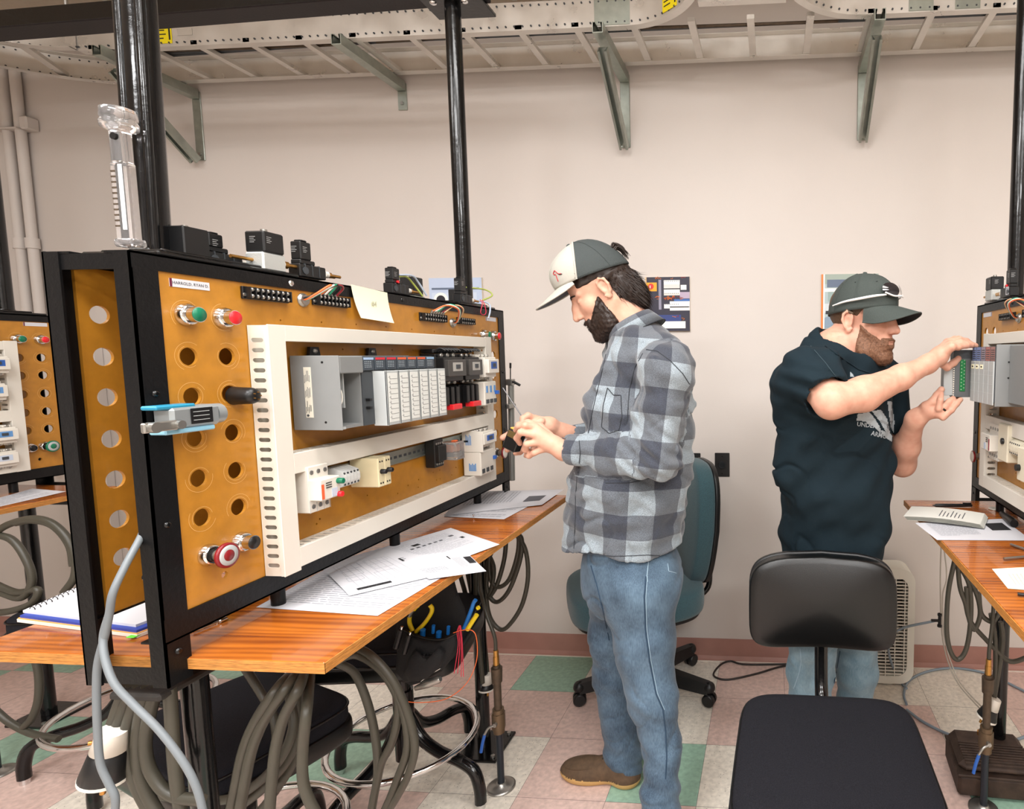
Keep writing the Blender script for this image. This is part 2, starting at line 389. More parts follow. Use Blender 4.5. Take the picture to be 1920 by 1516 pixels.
for x in (-2.75, -.75, .45, .62):
    pl = MB(); pl.box((x, TY1 - .004, TZ + .004), (x + .14 if x < -.5 else x + .09, TY1 - .0005, TZ + TH - .004), M_gal); pl.build('splice_plate', tray)
def sticker(name, x0, x1, y, z0, z1, m, parent=None, ink=True, ny=-1):
    mb = MB(); mb.box((x0, y, z0), (x1, y + .0012 * ny, z1), m)
    if ink:
        for k in range(4):
            zz = z1 - (z1 - z0) * (.2 + .18 * k); mb.box((x0 + .1 * (x1 - x0), y + .0012 * ny, zz), (x0 + (.55 + .07 * (k % 3)) * (x1 - x0), y + .0016 * ny, zz - (z1 - z0) * .05), M_ink2)
        mb.box((x1 - .16 * (x1 - x0), y + .0012 * ny, z0 + .15 * (z1 - z0)), (x1 - .07 * (x1 - x0), y + .0016 * ny, z1 - .3 * (z1 - z0)), M_ink2)
    return mb.build(name, parent)
sl = sticker('rail_sticker', -2.601, -2.521, TY1 - .001, TZ + .012, TZ + .098, mat('yellow_sticker', 'f0dc14', .5), tray); sl['label'] = 'yellow printed sticker'
sl = sticker('rail_sticker', -2.495, -2.43, TY1 - .001, TZ + .04, TZ + .066, mat('grey_sticker', 'b9b2a8', .5), tray, False)
sl = sticker('rail_sticker', -.04, .04, -.0015, TZ + .012, TZ + .098, MATS['yellow_sticker'], tray); sl.data.transform(Matrix.Translation(tray.location)); sl.data.transform(Matrix.Translation((-.441 - tray.location.x, -.425 - tray.location.y, -tray.location.z)) @ Matrix.Rotation(math.radians(-39), 4, 'Z'))
cb = MB()
for dx in (0, .008, .017): cb.tube([(-2.9, TY1 + .09 + dx * 3, TZ + .035), (-1.9, TY1 + .1, TZ + .032), (-1, TY1 + .08 + dx, TZ + .035), (.2, TY1 + .1, TZ + .035), (2.4, TY1 + .09, TZ + .033)], .006, M_dgr if dx else M_brz, n=6)
c_ = cb.build('tray_cables'); tag(c_, 'bundle of thin dark cables lying inside the ladder cable tray', 'cables')

def strut(mb, a, b, w=.041, side=(1, 0, 0), up=None, m=None):
    """open C channel from a to b"""
    m = m or M_gal; a = Vector(a); b = Vector(b); T = (b - a).normalized(); S = Vector(side).normalized(); S = (S - T * S.dot(T)).normalized(); N = T.cross(S)
    if up is not None and N.dot(Vector(up)) < 0: N = -N
    h = w / 2; t = .003; l = .01
    sec = [(-h, 0), (h, 0), (h, w), (h - l, w), (h - l, w - t), (h - t, w - t), (h - t, t), (-h + t, t), (-h + t, w - t), (-h + l, w - t), (-h + l, w), (-h, w)]
    vs = [p + S * u + N * v for p in (a, b) for u, v in sec]; k = len(sec)
    mb.add(vs, [(i, (i + 1) % k, k + (i + 1) % k, k + i) for i in range(k)], m)
    for o in (0, k):
        for q in ((0, 1, 6, 7), (1, 2, 3, 4), (1, 4, 5, 6), (0, 7, 8, 9), (0, 9, 10, 11)): mb.add([vs[o + i] for i in q], [tuple(range(4))], m)
BR = [(-2.81, True, 'galvanised strut bracket under the cable tray beside the thick black pole'),
      (-1.78, False, 'galvanised cantilever arm without brace under the cable tray, left of the thin black pole'),
      (-.726, True, 'galvanised braced wall bracket under the tray above the man in the plaid shirt'),
      (.338, True, 'galvanised braced wall bracket under the tray near the right edge')]
for x, brace, lb in BR:
    t = thing('wall_bracket', lb, 'bracket', (x, WY, TZ), 'strut brackets under the cable tray')
    m_ = MB(); strut(m_, (x, WY - .01, TZ - .045), (x, TY1 - .045, TZ - .045), side=(1, 0, 0), up=(0, 0, 1)); m_.build('arm', t)
    m_ = MB(); zl = TZ - .33 if brace else TZ - .13
    m_.box((x - .022, WY - .006, zl), (x + .022, WY, TZ - .01), M_gal, .002); m_.cyl((x, WY - .006, zl + .03), (x, WY - .012, zl + .03), .008, M_stl, n=6); m_.build('wall_plate', t)
    if brace:
        m_ = MB(); strut(m_, (x, WY - .02, TZ - .325), (x, TY1 + .03, TZ - .06), w=.038, side=(1, 0, 0), up=(0, -1, -1)); m_.build('brace', t)

# black overhead beam running across above the benches
bm_ = thing('overhead_beam', 'black painted steel beam hung below the ceiling on the left', 'beam', (-2, -.66, 2.68))
pb = MB(); bz = 2.68; Rm = Matrix.Translation((-1.15, -.695, 0)) @ Matrix.Rotation(math.radians(-2.5), 4, 'Z')
pb.box((-3.6, -.042, bz), (.13, .042, bz + .06), M_beam, .003, R=Rm)
pb.build('beam_bar', bm_)
pb = MB(); pb.box((-3.6, -.045, bz + .003), (.13, -.042, bz + .058), M_blk, R=Rm); pb.build('painted_edge', bm_)
pb = MB(); pb.box((-1.24, -.74, bz - .012), (-1.03, -.6, bz), M_blk, .002)
pb.build('mounting_plate', bm_)
for dx in (-.055, .055):
    q = MB(); q.lathe((-1.147 + dx, -.7, bz - .012), (0, 0, -1), [(0, .012), (.004, .011), (.006, .006)], M_chr, 14); q.build('bolt', bm_)
for x in (-4.2, -2.6): 
    q = MB(); q.cyl((x, -.66, bz + .045), (x, -.66, CEIL), .006, M_stl, n=8); q.build('hanger_rod', bm_)

# conduits on the wall at far left
cx0 = at(12, 300, 'Y', -.03).x; cx1 = at(36, 300, 'Y', -.03).x
for x, lb in ((cx0, 'painted conduit pipe on the wall, left one of the pair'), (cx1, 'painted conduit pipe on the wall, right one of the pair')):
    q = MB(); q.cyl((x, -.012, .9), (x, -.012, 2.9), .02, M_wall, n=16)
    q.cyl((x, -.012, 2.02), (x, -.012, 2.07), .026, M_wall, n=16)
    t = tag(at_base(q.build('conduit_pipe'), (x, -.012, .9)), lb, 'pipe', 'painted conduits by the left bench')
q = MB(); zc = at(40, 230, 'Y', -.03).z; q.box((cx0 - .05, -.045, zc - .03), (cx1 + .02, WY, zc - .022), M_wall, .002); q.box((cx1 + .03, -.04, zc - .03), (cx1 + .07, WY, zc + .03), M_wall, .006)
tag(at_base(q.build('conduit_clamp'), (cx1, -.02, zc)), 'painted clamp strap holding the two conduit pipes to the wall', 'clamp')
q = MB(); q.box((cx0 + .12, -.03, .12), (cx0 + .36, WY, 1.62), M_wall, .004); 
for k in range(3): q.box((cx0 + .14, -.033, .2 + k * .45), (cx0 + .34, -.03, .58 + k * .45), M_wall, .003)
tag(at_base(q.build('wall_cabinet'), (cx0 + .24, 0, .12)), 'tall shallow cabinet on the wall, painted wall colour, behind the left bench', 'cabinet')
# ------------------------------------------------------------------ training benches
HOLE_Z = [1.481, 1.411, 1.338, 1.266, 1.195]
YN, YF = -1.83, -.548            # near and far end of the frame
def bench(xc, s, label, near_kit=True, far_kit=True, far_btn=True, dy=0, tbl=(.325, -.355, -1.795, -.605), shear=0):
    """s = +1: the working face looks to +x.  P(d, y, z): d measured from the centre line towards the working face"""
    P = lambda d, y, z: Vector((xc + s * d, y + dy, z))
    t = thing('training_bench', label, 'workbench', (xc, -1.19, 0), 'electrical training benches')
    def bx(mb, d0, y0, z0, d1, y1, z1, m, bev=.0): mb.box(P(d0, y0, z0), P(d1, y1, z1), m, bev)
    # frame
    for y0, y1, e in ((YN, YN + .042, 0), (YF - .042, YF, 1)):
        for d0, d1 in ((.045, .075), (-.075, -.045)):
            f = MB(); sg = 1 if d0 > 0 else -1; bx(f, .0725 * sg, y0, .925, .0755 * sg, y1, 1.648, M_blk2); ye = y0 if e == 0 else y1; bx(f, .047 * sg, ye, .925, .0755 * sg, ye + (.0035 if e == 0 else -.0035), 1.648, M_blk2)
            yy = y0 if e == 0 else y1
            for z in (.98, 1.2, 1.42): f.lathe(P(d1 if d0 > 0 else d0, (y0 + y1) / 2, z), (s if d0 > 0 else -s, 0, 0), [(-.001, .006), (.003, .005), (.004, .003)], M_blk, 10)
            f.build('frame_post', t)
    for d0, d1 in ((.03, .0745), (-.0745, -.03)):
        f = MB(); sg = 1 if d0 > 0 else -1; bx(f, .0722 * sg, YN + .002, 1.622, .0757 * sg, YF - .002, 1.649, M_blk2); bx(f, .03 * sg, YN + .002, 1.645, .0757 * sg, YF - .002, 1.6485, M_blk2)
        for y in (-1.52, -1.15, -.85): f.lathe(P(d1 if d0 > 0 else d0, y, 1.634), (s if d0 > 0 else -s, 0, 0), [(-.001, .007), (.003, .006), (.004, .003)], M_chr if y == -1.52 else M_blk, 10)
        f.build('top_rail', t)
        f = MB(); sg = 1 if d0 > 0 else -1; zb = 1.0 if sg > 0 else 1.03; bx(f, .0722 * sg, YN + .002, zb, .0757 * sg, YF - .002, 1.042, M_blk2); bx(f, (.03 if sg > 0 else .065) * sg, YN + .002, zb, .0757 * sg, YF - .002, zb + .0035, M_blk2); f.build('bottom_rail', t)
    for y0, y1 in ((YN + .003, YN + .03), (YF - .03, YF - .003)):
        f = MB(); ye = y0 if y0 < -1 else y1 - .004; bx(f, -.05, ye, 1.62, .05, ye + .004, 1.645, M_blk2); f.build('end_rail', t)
        f = MB(); ye = y0 if y0 < -1 else y1 - .004; bx(f, -.05, ye, .928, .05, ye + .004, .957, M_blk2); f.build('end_rail', t)
    f = MB(); bx(f, -.045, YN + .005, .895, .05, YN + .16, .909, mat('dusty_black_metal', '2b2724', .8, noise=.3, nscale=40), .004); f.build('end_shelf', t)
    for y0, y1 in ((YN + .05, YN + .34), (YF - .3, YF - .05)):
        f = MB(); bx(f, -.072, y0, 1.648, .07, y1, 1.657, M_blk, .003); bx(f, -.06, y0 + .02, 1.657, .06, y1 - .04, 1.663, M_blk, .002); f.build('cover_plate', t)
    # table top with a plywood edge
    d1, d0, y0, y1 = tbl
    f = MB(); bx(f, d0, y0, .9405, d1, y1, .96, M_tbl, .002)
    f.build('table_top', t)
    f = MB(); e = .0012
    for k in range(3):
        za, zb = .9405 + k * .0062, .9405 + k * .0062 + .0058
        bx(f, d0 - e, y0 - e, za, d1 + e, y0 + .001, zb, M_edge); bx(f, d0 - e, y1 - .001, za, d1 + e, y1 + e, zb, M_edge)
        bx(f, d1 - .001, y0, za, d1 + e, y1, zb, M_edge); bx(f, d0 - e, y0, za, d0 + .001, y1, zb, M_edge)
    f.build('table_edge', t)
    f = MB()
    for y in (y0 + .12, -1.2, y1 - .12): bx(f, d0 + .05, y, .912, d1 - .05, y + .035, .9405, M_blk2)
    f.build('table_bearer', t)
    for y in (YN + .25, -1.2, YF - .2):
        f = MB(); f.cyl(P(.05, y, .96), P(.05, y, 1.0), .013, M_blk2, n=12); f.build('stand_off', t)
    # panels with real holes
    def holes(side):
        H = []
        for ya, yb in ((-1.746, -1.675), (-.705, -.634)) if side > 0 else ((-1.764, -1.693), (-.705, -.634)):
            for y in (ya, yb):
                for z in HOLE_Z: H.append(circ(y, z, .0158))
                H.append(circ(y, 1.553, .0155)); H.append(circ(y, 1.126, .0155))
            H.append(circ((ya + yb) / 2 - .003, 1.077, .0065, 12)); 
        rg = random.Random(5)
        for k in range(8): H.append(circ(-1.55 + .11 * k, 1.555 + .003 * math.sin(k * 7), .0022, 6))
        for k in range(13): H.append(circ(-1.5 + .62 * rg.random(), 1.1 + .035 * rg.random(), .0025, 6))
        for k in range(9): H.append(circ(-1.56 + .09 * k, 1.497, .0022, 6))
        H.append(circ(-1.415, 1.604, .008, 12))
        return H
    if s: 
        for side in (1, -1):
            vs, fs = plate([(YN + .035, 1.03), (YF - .035, 1.03), (YF - .035, 1.63), (YN + .035, 1.63)], holes(side), .0055)
            f = MB(); f.add([P(side * .0695 + v.z, v.x, v.y) for v in vs], fs, M_hard)
            f.build('front_panel' if side > 0 else 'back_panel', t)
    # scribed rings round the holes
    f = MB()
    for ya in (-1.746, -1.675, -.705, -.634):
        for z in HOLE_Z + [1.553]:
            n = 28
            for r in (.0185, .0245):
                a0 = random.random() * 6; cnt = int(n * .6)
                vs = []
                for i in range(cnt):
                    a = a0 + 2 * PI * i / n
                    vs += [P(.0726, ya + r * math.cos(a), z + r * math.sin(a)), P(.0726, ya + (r + .0007) * math.cos(a), z + (r + .0007) * math.sin(a))]
                f.add(vs, [(2 * i, 2 * i + 1, 2 * i + 3, 2 * i + 2) for i in range(cnt - 1)], mat('scribed_line', 'd6a765', .6))
    f.build('scribed_rings', t, fix=False)
    # slotted wiring ducts
    def duct(y0, y1, z0, z1, vert, name='wire_duct'):
        L0, L1 = (z0, z1) if vert else (y0, y1)
        d_in, d_out = .0735, .1145
        n = int((L1 - L0 - .012) / .0195); H = [stad(d_in + .006, d_out - .0095, L0 + .012 + .0195 * (k + .5), .0042, 4) for k in range(n)]
        H2 = [[(d_out - .0099, L0 + .012 + .0195 * (k + .5) - .0009), (d_out - .0022, L0 + .012 + .0195 * (k + .5) - .0009), (d_out - .0022, L0 + .012 + .0195 * (k + .5) + .0009), (d_out - .0099, L0 + .012 + .0195 * (k + .5) + .0009)] for k in range(n)]
        vs, fs = plate([(d_in, L0), (d_out, L0), (d_out, L1), (d_in, L1)], H, .0018)
        f = MB()
        for c in ((y0 + .001, y1 - .001) if vert else (z0 + .001, z1 - .001)):
            f.add([P(v.x, c + v.z, v.y) if vert else P(v.x, v.y, c + v.z) for v in vs], fs, M_pvc)
        if vert: bx(f, d_in, y0, z0, d_in + .0018, y1, z1, M_pvc)
        else: bx(f, d_in, y0, z0, d_in + .0018, y1, z1, M_pvc)
        o = f.build(name, t)
        f = MB()
        bx(f, d_out - .001, y0 - .0015, z0 - .0015, d_out + .0022, y1 + .0015, z1 + .0015, M_pvc2, .001)
        if vert: bx(f, d_out - .006, y0 - .0015, z0, d_out, y0 - .0002, z1, M_pvc2); bx(f, d_out - .006, y1 + .0002, z0, d_out, y1 + .0015, z1, M_pvc2)
        else: bx(f, d_out - .006, y0, z0 - .0015, d_out, y1, z0 - .0002, M_pvc2); bx(f, d_out - .006, y0, z1 + .0002, d_out, y1, z1 + .0015, M_pvc2)
        f.build('duct_cover', o)
    duct(-1.63, -1.592, 1.042, 1.541, True); duct(-.775, -.737, 1.048, 1.543, True)
    duct(-1.59, -.777, 1.512, 1.541, False); duct(-1.59, -.777, 1.243, 1.282, False); duct(-1.59, -.777, 1.049, 1.087, False)
    # DIN rail along the lower row
    f = MB(); bx(f, .073, -1.585, 1.192, .0765, -.78, 1.227, M_gal); bx(f, .0765, -1.585, 1.192, .0795, -.78, 1.1965, M_gal); bx(f, .0765, -1.585, 1.2225, .0795, -.78, 1.227, M_gal)
    for k in range(38): bx(f, .0765, -1.575 + k * .0207, 1.206, .0769, -1.563 + k * .0207, 1.213, M_dgr)
    f.build('mounting_rail', t)
    # push buttons
    def button(y, z, m, proud=.026, head=.0125, kind='flat'):
        f = MB(); f.lathe(P(.0725, y, z), (s, 0, 0), [(0, .0195), (.005, .0195), (.008, .0175), (.011, .0175), (.0125, .015)], M_chr, 28)
        f.lathe(P(.0885, y, z), (s, 0, 0), [(0, .0125), (.002, .0125)], M_bkp, 24)
        b = f.build('push_button', t)
        f = MB()
        if kind == 'flat':
            f.lathe(P(.084, y, z), (s, 0, 0), [(0, head + .0008), (proud - .0115, head + .0008)], M_chr, 28)
            f.lathe(P(.0725 + proud, y, z), (s, 0, 0), [(-.001, head), (.002, head - .001), (.0022, 0)], m, 28)
        elif kind == 'mushroom':
            f.lathe(P(.088, y, z), (s, 0, 0), [(0, .0105), (.018, .0105)], M_stl, 24)
            f.lathe(P(.103, y, z), (s, 0, 0), [(0, .012), (.004, .0225), (.009, .0225), (.010, .0195)], m, 32)
            f.lathe(P(.113, y, z), (s, 0, 0), [(-.001, .0185), (.0006, .018), (.0008, .0105)], M_gry2, 32)
            f.lathe(P(.113, y, z), (s, 0, 0), [(0, .0105), (.0012, .010), (.0016, 0)], m, 24)
        elif kind == 'ring':
            f.lathe(P(.088, y, z), (s, 0, 0), [(0, .0105), (.02, .0105)], M_stl, 24)
            f.lathe(P(.105, y, z), (s, 0, 0), [(0, .011), (.003, .0205), (.008, .0205), (.009, .019)], M_red if m is None else m, 32)
            f.lathe(P(.114, y, z), (s, 0, 0), [(-.001, .019), (.0006, .018), (.0008, .010)], M_pvc2, 32)
        f.build('button_head', b)
    for ya, yb, on in ((-1.746, -1.678, near_kit), (-.705, -.634, far_kit)):
        if not on or (ya > -1 and not far_btn): continue
        button(ya, 1.553, M_grn); button(yb, 1.552, M_red)
    if near_kit:
        button(-1.742, 1.125, mat('dark_red_plastic', '7a151c', .35), kind='mushroom'); button(-1.677, 1.127, M_bkp, proud=.028)
    if far_kit:
        if far_btn: button(-.705, 1.127, M_bkp, proud=.022)
        button(-.655, 1.127, M_grn if s > 0 and xc < -2 else mat('dark_red_plastic', '8e1d24', .35), kind='ring' if xc > -2 else 'mushroom')
    # screw terminal strips
    def strip(y0, n, z, h=.024, pitch=.0118, part='terminal_strip'):
        f = MB(); y1 = y0 + n * pitch + .012
        bx(f, .0725, y0, z - h / 2, .078, y1, z + h / 2, M_bkp, .001)
        for k in range(n + 1): bx(f, .0775, y0 + .006 + k * pitch - .0012, z - h / 2 + .001, .090, y0 + .006 + k * pitch + .0012, z + h / 2 - .001, M_bkp, .0006)
        for k in range(n):
            for zz in (z - .006, z + .006):
                yy = y0 + .006 + (k + .5) * pitch
                f.lathe(P(.0775, yy, zz), (s, 0, 0), [(0, .0042), (.0095, .0040), (.0115, .002)], M_stl, 10)
        f.lathe(P(.078, y0 + .003, z - .004), (s, 0, 0), [(0, .0035), (.002, .003)], M_stl, 10)
        return f.build(part, t)
    strip(-1.638, 8, 1.603); strip(-1.466, 8, 1.606, pitch=.0115); strip(-1.075, 9, 1.594, pitch=.0125); strip(-.875, 7, 1.594, .022)
    # wires into the strips
    cols = [M_org, mat('white_wire', 'e9e6dd', .4), mat('green_wire', '2c8a67', .4), M_bkp, mat('dark_red_wire', '8c2430', .4), mat('tan_wire', 'd9b98c', .4)]
    def loom(yc, zc, ys, zt, up=.035, out=.05):
        f = MB(); f.lathe(P(.0725, yc, zc), (s, 0, 0), [(0, .0145), (.003, .0145), (.004, .011), (.008, .011)], M_stl, 18); f.build('grommet', t)
        for k, yy in enumerate(ys):
            f = MB(); o = .0026
            f.tube([P(.07, yc + o * (k % 3 - 1), zc + o * (k // 3)), P(.09, yc + o * (k % 3 - 1), zc + .004 + o * (k // 3)), P(.072 + out, yc + (yy - yc) * .45 + o * (k % 2), zc + up * .9 + o * (k // 3)), P(.072 + out * .85, yc + (yy - yc) * .85, zt + up * .75 + o * (k % 3)), P(.088, yy, zt + .012)], .0021, cols[k % 6], n=6, sub=5)
            f.cyl(P(.088, yy, zt + .014), P(.082, yy, zt + .004), .0032, M_stl, n=8)
            w_ = f.build('wire', t)
    if xc > -2:
        loom(-1.49, 1.602, [-1.455 + .0115 * k for k in range(5)], 1.606)
        loom(-.90, 1.585, [-1.03 + .0125 * k for k in range(6)], 1.6, up=.04, out=.055)
    # name labels
    def nametag(y0, y1, z0, z1, tilt=0):
        f = MB(); bx(f, .0722, y0, z0, .0732, y1, z1, M_pap); bx(f, .0732, y0, z0, .0734, y0 + .004, z1, mat('maroon_print', '5e1230', .6))
        return f
    f = nametag(-1.769, -1.699, 1.599, 1.613); 
    if xc > -2:
        g_ = glyphs('HARROLD, RYAN D.' if s > 0 else '-----', .0072)
        f.add([P(.0736 + v.z * .2, -1.733 + v.x * s * .98, 1.606 + v.y) for v in g_[0]], g_[1], M_ink)
    f.build('name_label', t)
    f = nametag(-.68, -.605, 1.605, 1.619); f.build('name_label', t)
    # poles carried up to the ceiling and down to the floor
    for y, r, k in ((-1.72, .0235, 0), (-.68, .0262, 1)):
        top = 2.672 if (k and xc < -.5) else CEIL
        f = MB(); f.cyl(P(0 if k else -.004, y, 1.655), P(0.031 if not k else 0, y, top), r, M_blk, n=28)
        f.lathe(P(0, y, 1.657), (0, 0, 1), [(0, r + .008), (.004, r + .004), (.012, r + .001)], M_blk, 24)
        if not k:
            for a in (-1, 1): f.cyl(P(-.004 + .019 * a, y - .016, 1.66), P(.031 + .019 * a, y - .016, top), .0075, M_blk, n=10)
        f.build('upper_pole', t)
        f = MB(); f.cyl(P(0, y, .012), P(0, y, .941), r * .9, M_blk, n=24); 
        pass
        f.build('leg', t)
        f = MB(); bx(f, -.085, y - .085, 0, .085, y + .085, .011, M_blk, .002)
        for a in (-1, 1):
            for b in (-1, 1): f.cyl(P(.066 * a, y + .066 * b, .011), P(.066 * a, y + .066 * b, .019), .008, M_stl, n=6)
        f.build('foot_plate', t)
    return t, P
X1, X2, X3 = -1.145, .745, -3.045
b1, P1 = bench(X1, 1, 'orange training bench with wooden worktop, nearest on the left beside the man in plaid')
b2, P2 = bench(X2, -1, 'orange training bench cut off by the right edge beside the man in T-shirt', far_btn=False, tbl=(.33, -.34, -1.795, -.61))
b3, P3 = bench(X3, 1, 'training bench at the far left edge, behind the nearest one', near_kit=False, dy=.067, tbl=(.325, -.355, -1.795, -.62))

# ------------------------------------------------------------------ things mounted on the benches
def part(t, name, fn):
    f = MB(); fn(f); return f.build(name, t)
def dev(P, name, label, cat, y, z, d=.078, group=None):
    return thing(name, label, cat, P(d, y, z), group)
def pbox(P):
    return lambda f, d0, y0, z0, d1, y1, z1, m, b=.0: f.box(P(d0, y0, z0), P(d1, y1, z1), m, b)

# PLC rack
def plc(P, s, ynear, n, label, psu_first=True, cols=None, group=None, sideface=False):
    """a rack running from ynear away; modules 35 mm wide"""
    B = pbox(P); t = dev(P, 'controller_rack', label, 'controller', ynear, 1.325, .078, group)
    W = .0395; psw = .072; yend = ynear + psw + n * W + .02
    f = MB(); B(f, .078, ynear, 1.325, .1, yend, 1.482, M_gry, .001); B(f, .078, ynear - .0015, 1.325, .186, ynear + .0015, 1.482, M_gry, .001)
    for z, r in ((1.468, .0025), (1.342, .0025)): f.lathe(P(.15, ynear - .0014, z), (0, -1, 0), [(0, r), (.0006, r)], M_bkp, 10)
    if sideface:
        for z, dd in ((1.447, .155), (1.395, .155)): B(f, dd - .01, ynear - .0022, z, dd + .01, ynear - .001, z + .006, M_bkp)
    f.build('rack_frame', t)
    for yy in (ynear + .06, ynear + .245):
        if yy < yend:
            f = MB(); f.prism([(yy - .016, 1.481), (yy + .016, 1.481), (yy + .012, 1.501), (yy - .012, 1.501)], lambda u, v, d: P(d, u, v), .078, .085, M_bkp); f.lathe(P(.085, yy, 1.492), ((P(1, 0, 0) - P(0, 0, 0))), [(0, .0055), (.003, .005), (.004, .002)], M_stl, 12)
            f.build('mounting_tab', t)
    # side label
    f = MB(); B(f, .108, ynear - .0024, 1.352, .124, ynear - .0014, 1.458, mat('aged_label', 'c9c5b8', .6))
    rg = random.Random(4)
    for k in range(5):
        for q in range(3): 
            zz = 1.36 + q * .032 + rg.random() * .006; B(f, .1095 + k * .0026, ynear - .0028, zz, .1103 + k * .0026, ynear - .0023, zz + .012 + .012 * rg.random(), M_ink2 if q == 0 else M_ink)
    f.lathe(P(.1125, ynear - .0023, 1.3565), (0, -1, 0), [(0, .0028), (.0005, .0028)], M_dgr, 12)
    o = f.build('data_label', t); o['label'] = 'pale printed data label'
    # power supply
    f = MB(); y0, y1 = ynear + .002, ynear + psw
    B(f, .1, y0, 1.326, .112, y1, 1.48, M_gry2); B(f, .1, y0, 1.444, .186, y1, 1.481, M_gry, .002); B(f, .1, y0, 1.326, .178, y0 + .003, 1.445, M_gry); B(f, .1, y1 - .003, 1.326, .178, y1, 1.445, M_gry)
    B(f, .1, y0 + .026, 1.37, .17, y0 + .029, 1.445, M_gry2); B(f, .1, y0, 1.326, .176, y1, 1.333, M_gry); B(f, .1, y0, 1.326, .182, y0 + .012, 1.331, M_gry2)
    B(f, .1, y0 + .004, 1.374, .135, y0 + .026, 1.444, M_dgr); B(f, .1, y0 + .03, 1.36, .118, y1 - .004, 1.444, M_dgr)
    f.build('power_supply', t)
    f = MB(); B(f, .112, y0 + .026, 1.338, .15, y0 + .044, 1.392, M_bkp, .001)
    for k in range(5): f.lathe(P(.15, y0 + .035, 1.344 + k * .0105), P(1, 0, 0) - P(0, 0, 0), [(0, .0042), (.002, .004), (.003, .002)], M_stl, 10)
    f.build('terminal_block', t)
    f = MB(); f.tube([P(.168, y0 + .012, 1.372), P(.17, y0 + .007, 1.385), P(.17, y0 + .009, 1.403), P(.17, y0 + .016, 1.41), P(.17, y0 + .021, 1.4), P(.17, y0 + .02, 1.385), P(.169, y0 + .014, 1.374)], .0016, MATS['white_wire'], n=6, sub=4); f.build('wire', t)
    cols = cols or ['9db7d6', 'c8303c', 'c8303c', 'd9603a', 'd9603a', 'd9603a', '8fb0d0']
    for k in range(n):
        a = ynear + psw + .001 + k * W; b = a + W - .0015
        f = MB(); B(f, .1, a, 1.326, .178, b, 1.48, M_dgr, .001)
        B(f, .178, a + .001, 1.449, .184, b - .001, 1.479, mat('module_face', '3f474f', .4), .0008)
        B(f, .184, a + .003, 1.4725, .1846, b - .003, 1.4775, mat('band_' + cols[k], cols[k], .5))
        for i in range(4):
            for j in range(4):
                B(f, .184, a + .006 + i * .006, 1.4555 + j * .004, .1845, a + .0085 + i * .006, 1.4571 + j * .004, mat('status_text', 'aab4ba', .5))
        m_ = f.build('module', t)
        f = MB()
        if k == 0:
            B(f, .178, a, 1.326, .18, b, 1.445, M_dgr); B(f, .178, a + .008, 1.38, .19, a + .016, 1.386, M_bkp); B(f, .178, a + .008, 1.362, .19, a + .016, 1.368, M_bkp)
        else:
            ex = .012; a2 = a - (.004 if k == 1 else 0)
            B(f, .178, a2, 1.322, .178 + .022 + ex, a2 + .003, 1.447, M_gry2); B(f, .178, b - .002, 1.322, .2 + ex, b, 1.447, M_gry2)
            B(f, .196 + ex, a2, 1.322, .2 + ex, b, 1.447, M_gry2, .001)
            if k >= 1:
                B(f, .2 + ex, a2 + .004, 1.329, .2006 + ex, b - .003, 1.442, mat('door_card', 'd2d4d0', .6))
                for i in range(9):
                    zz = 1.336 + i * .0115; B(f, .2006 + ex, a2 + .011, zz, .2009 + ex, b - .004, zz + .0007, M_ink); 
                    B(f, .2006 + ex, a2 + .011, zz, .2009 + ex, a2 + .0117, zz + .0075, M_ink)
                    B(f, .2006 + ex, a2 + .0065, zz + .004, .2009 + ex, a2 + .011, zz + .0046, M_ink)
        f.build('module_door', m_)
    return t
plc(P1, 1, -1.54, 7, 'grey controller rack with red and orange banded modules on the left bench panel')

# contactors: body, stepped face, terminals
def contactor(P, name, label, y0, y1, z0, z1, d1, m, m2, acc=None, text=None, d0=.08, group=None):
    B = pbox(P); t = dev(P, name, label, 'contactor', y0, z0, .078, group); H = z1 - z0; Wd = y1 - y0
    f = MB(); B(f, d0, y0, z0 + H * .1, d0 + (d1 - d0) * .55, y1, z1 - H * .06, m, .002); B(f, d0 + (d1 - d0) * .5, y0 + .002, z0 + H * .16, d1 - .012, y1 - .002, z1 - H * .15, m, .002); f.build('body', t)
    f = MB(); B(f, d1 - .014, y0 + .004, z0 + H * .3, d1, y1 - .004, z1 - H * .22, m2, .002)
    if text:
        B(f, d1, y0 + Wd * .25, z0 + H * .45, d1 + .0006, y1 - Wd * .25, z1 - H * .3, text)
        B(f, d1 + .0006, y0 + Wd * .4, z0 + H * .52, d1 + .003, y1 - Wd * .4, z1 - H * .36, M_dgr)
    f.build('face_plate', t)
    f = MB()
    for k in range(3):
        yy = y0 + Wd * (.2 + .3 * k)
        for zz, dd in ((z1 - H * .1, d0 + (d1 - d0) * .62), (z0 + H * .12, d0 + (d1 - d0) * .62)):
            B(f, d0 + (d1 - d0) * .5, yy - Wd * .13, zz - H * .045, dd, yy + Wd * .13, zz + H * .045, m, .001)
            f.lathe(P(dd, yy, zz), P(1, 0, 0) - P(0, 0, 0), [(0, Wd * .07), (.002, Wd * .07), (.003, Wd * .03)], M_stl, 8)
    f.build('terminals', t)
    if acc: 
        f = MB(); acc(f, B); f.build('coloured_tab', t)
    return t
M_text = mat('blue_print', '5f8fc4', .6)
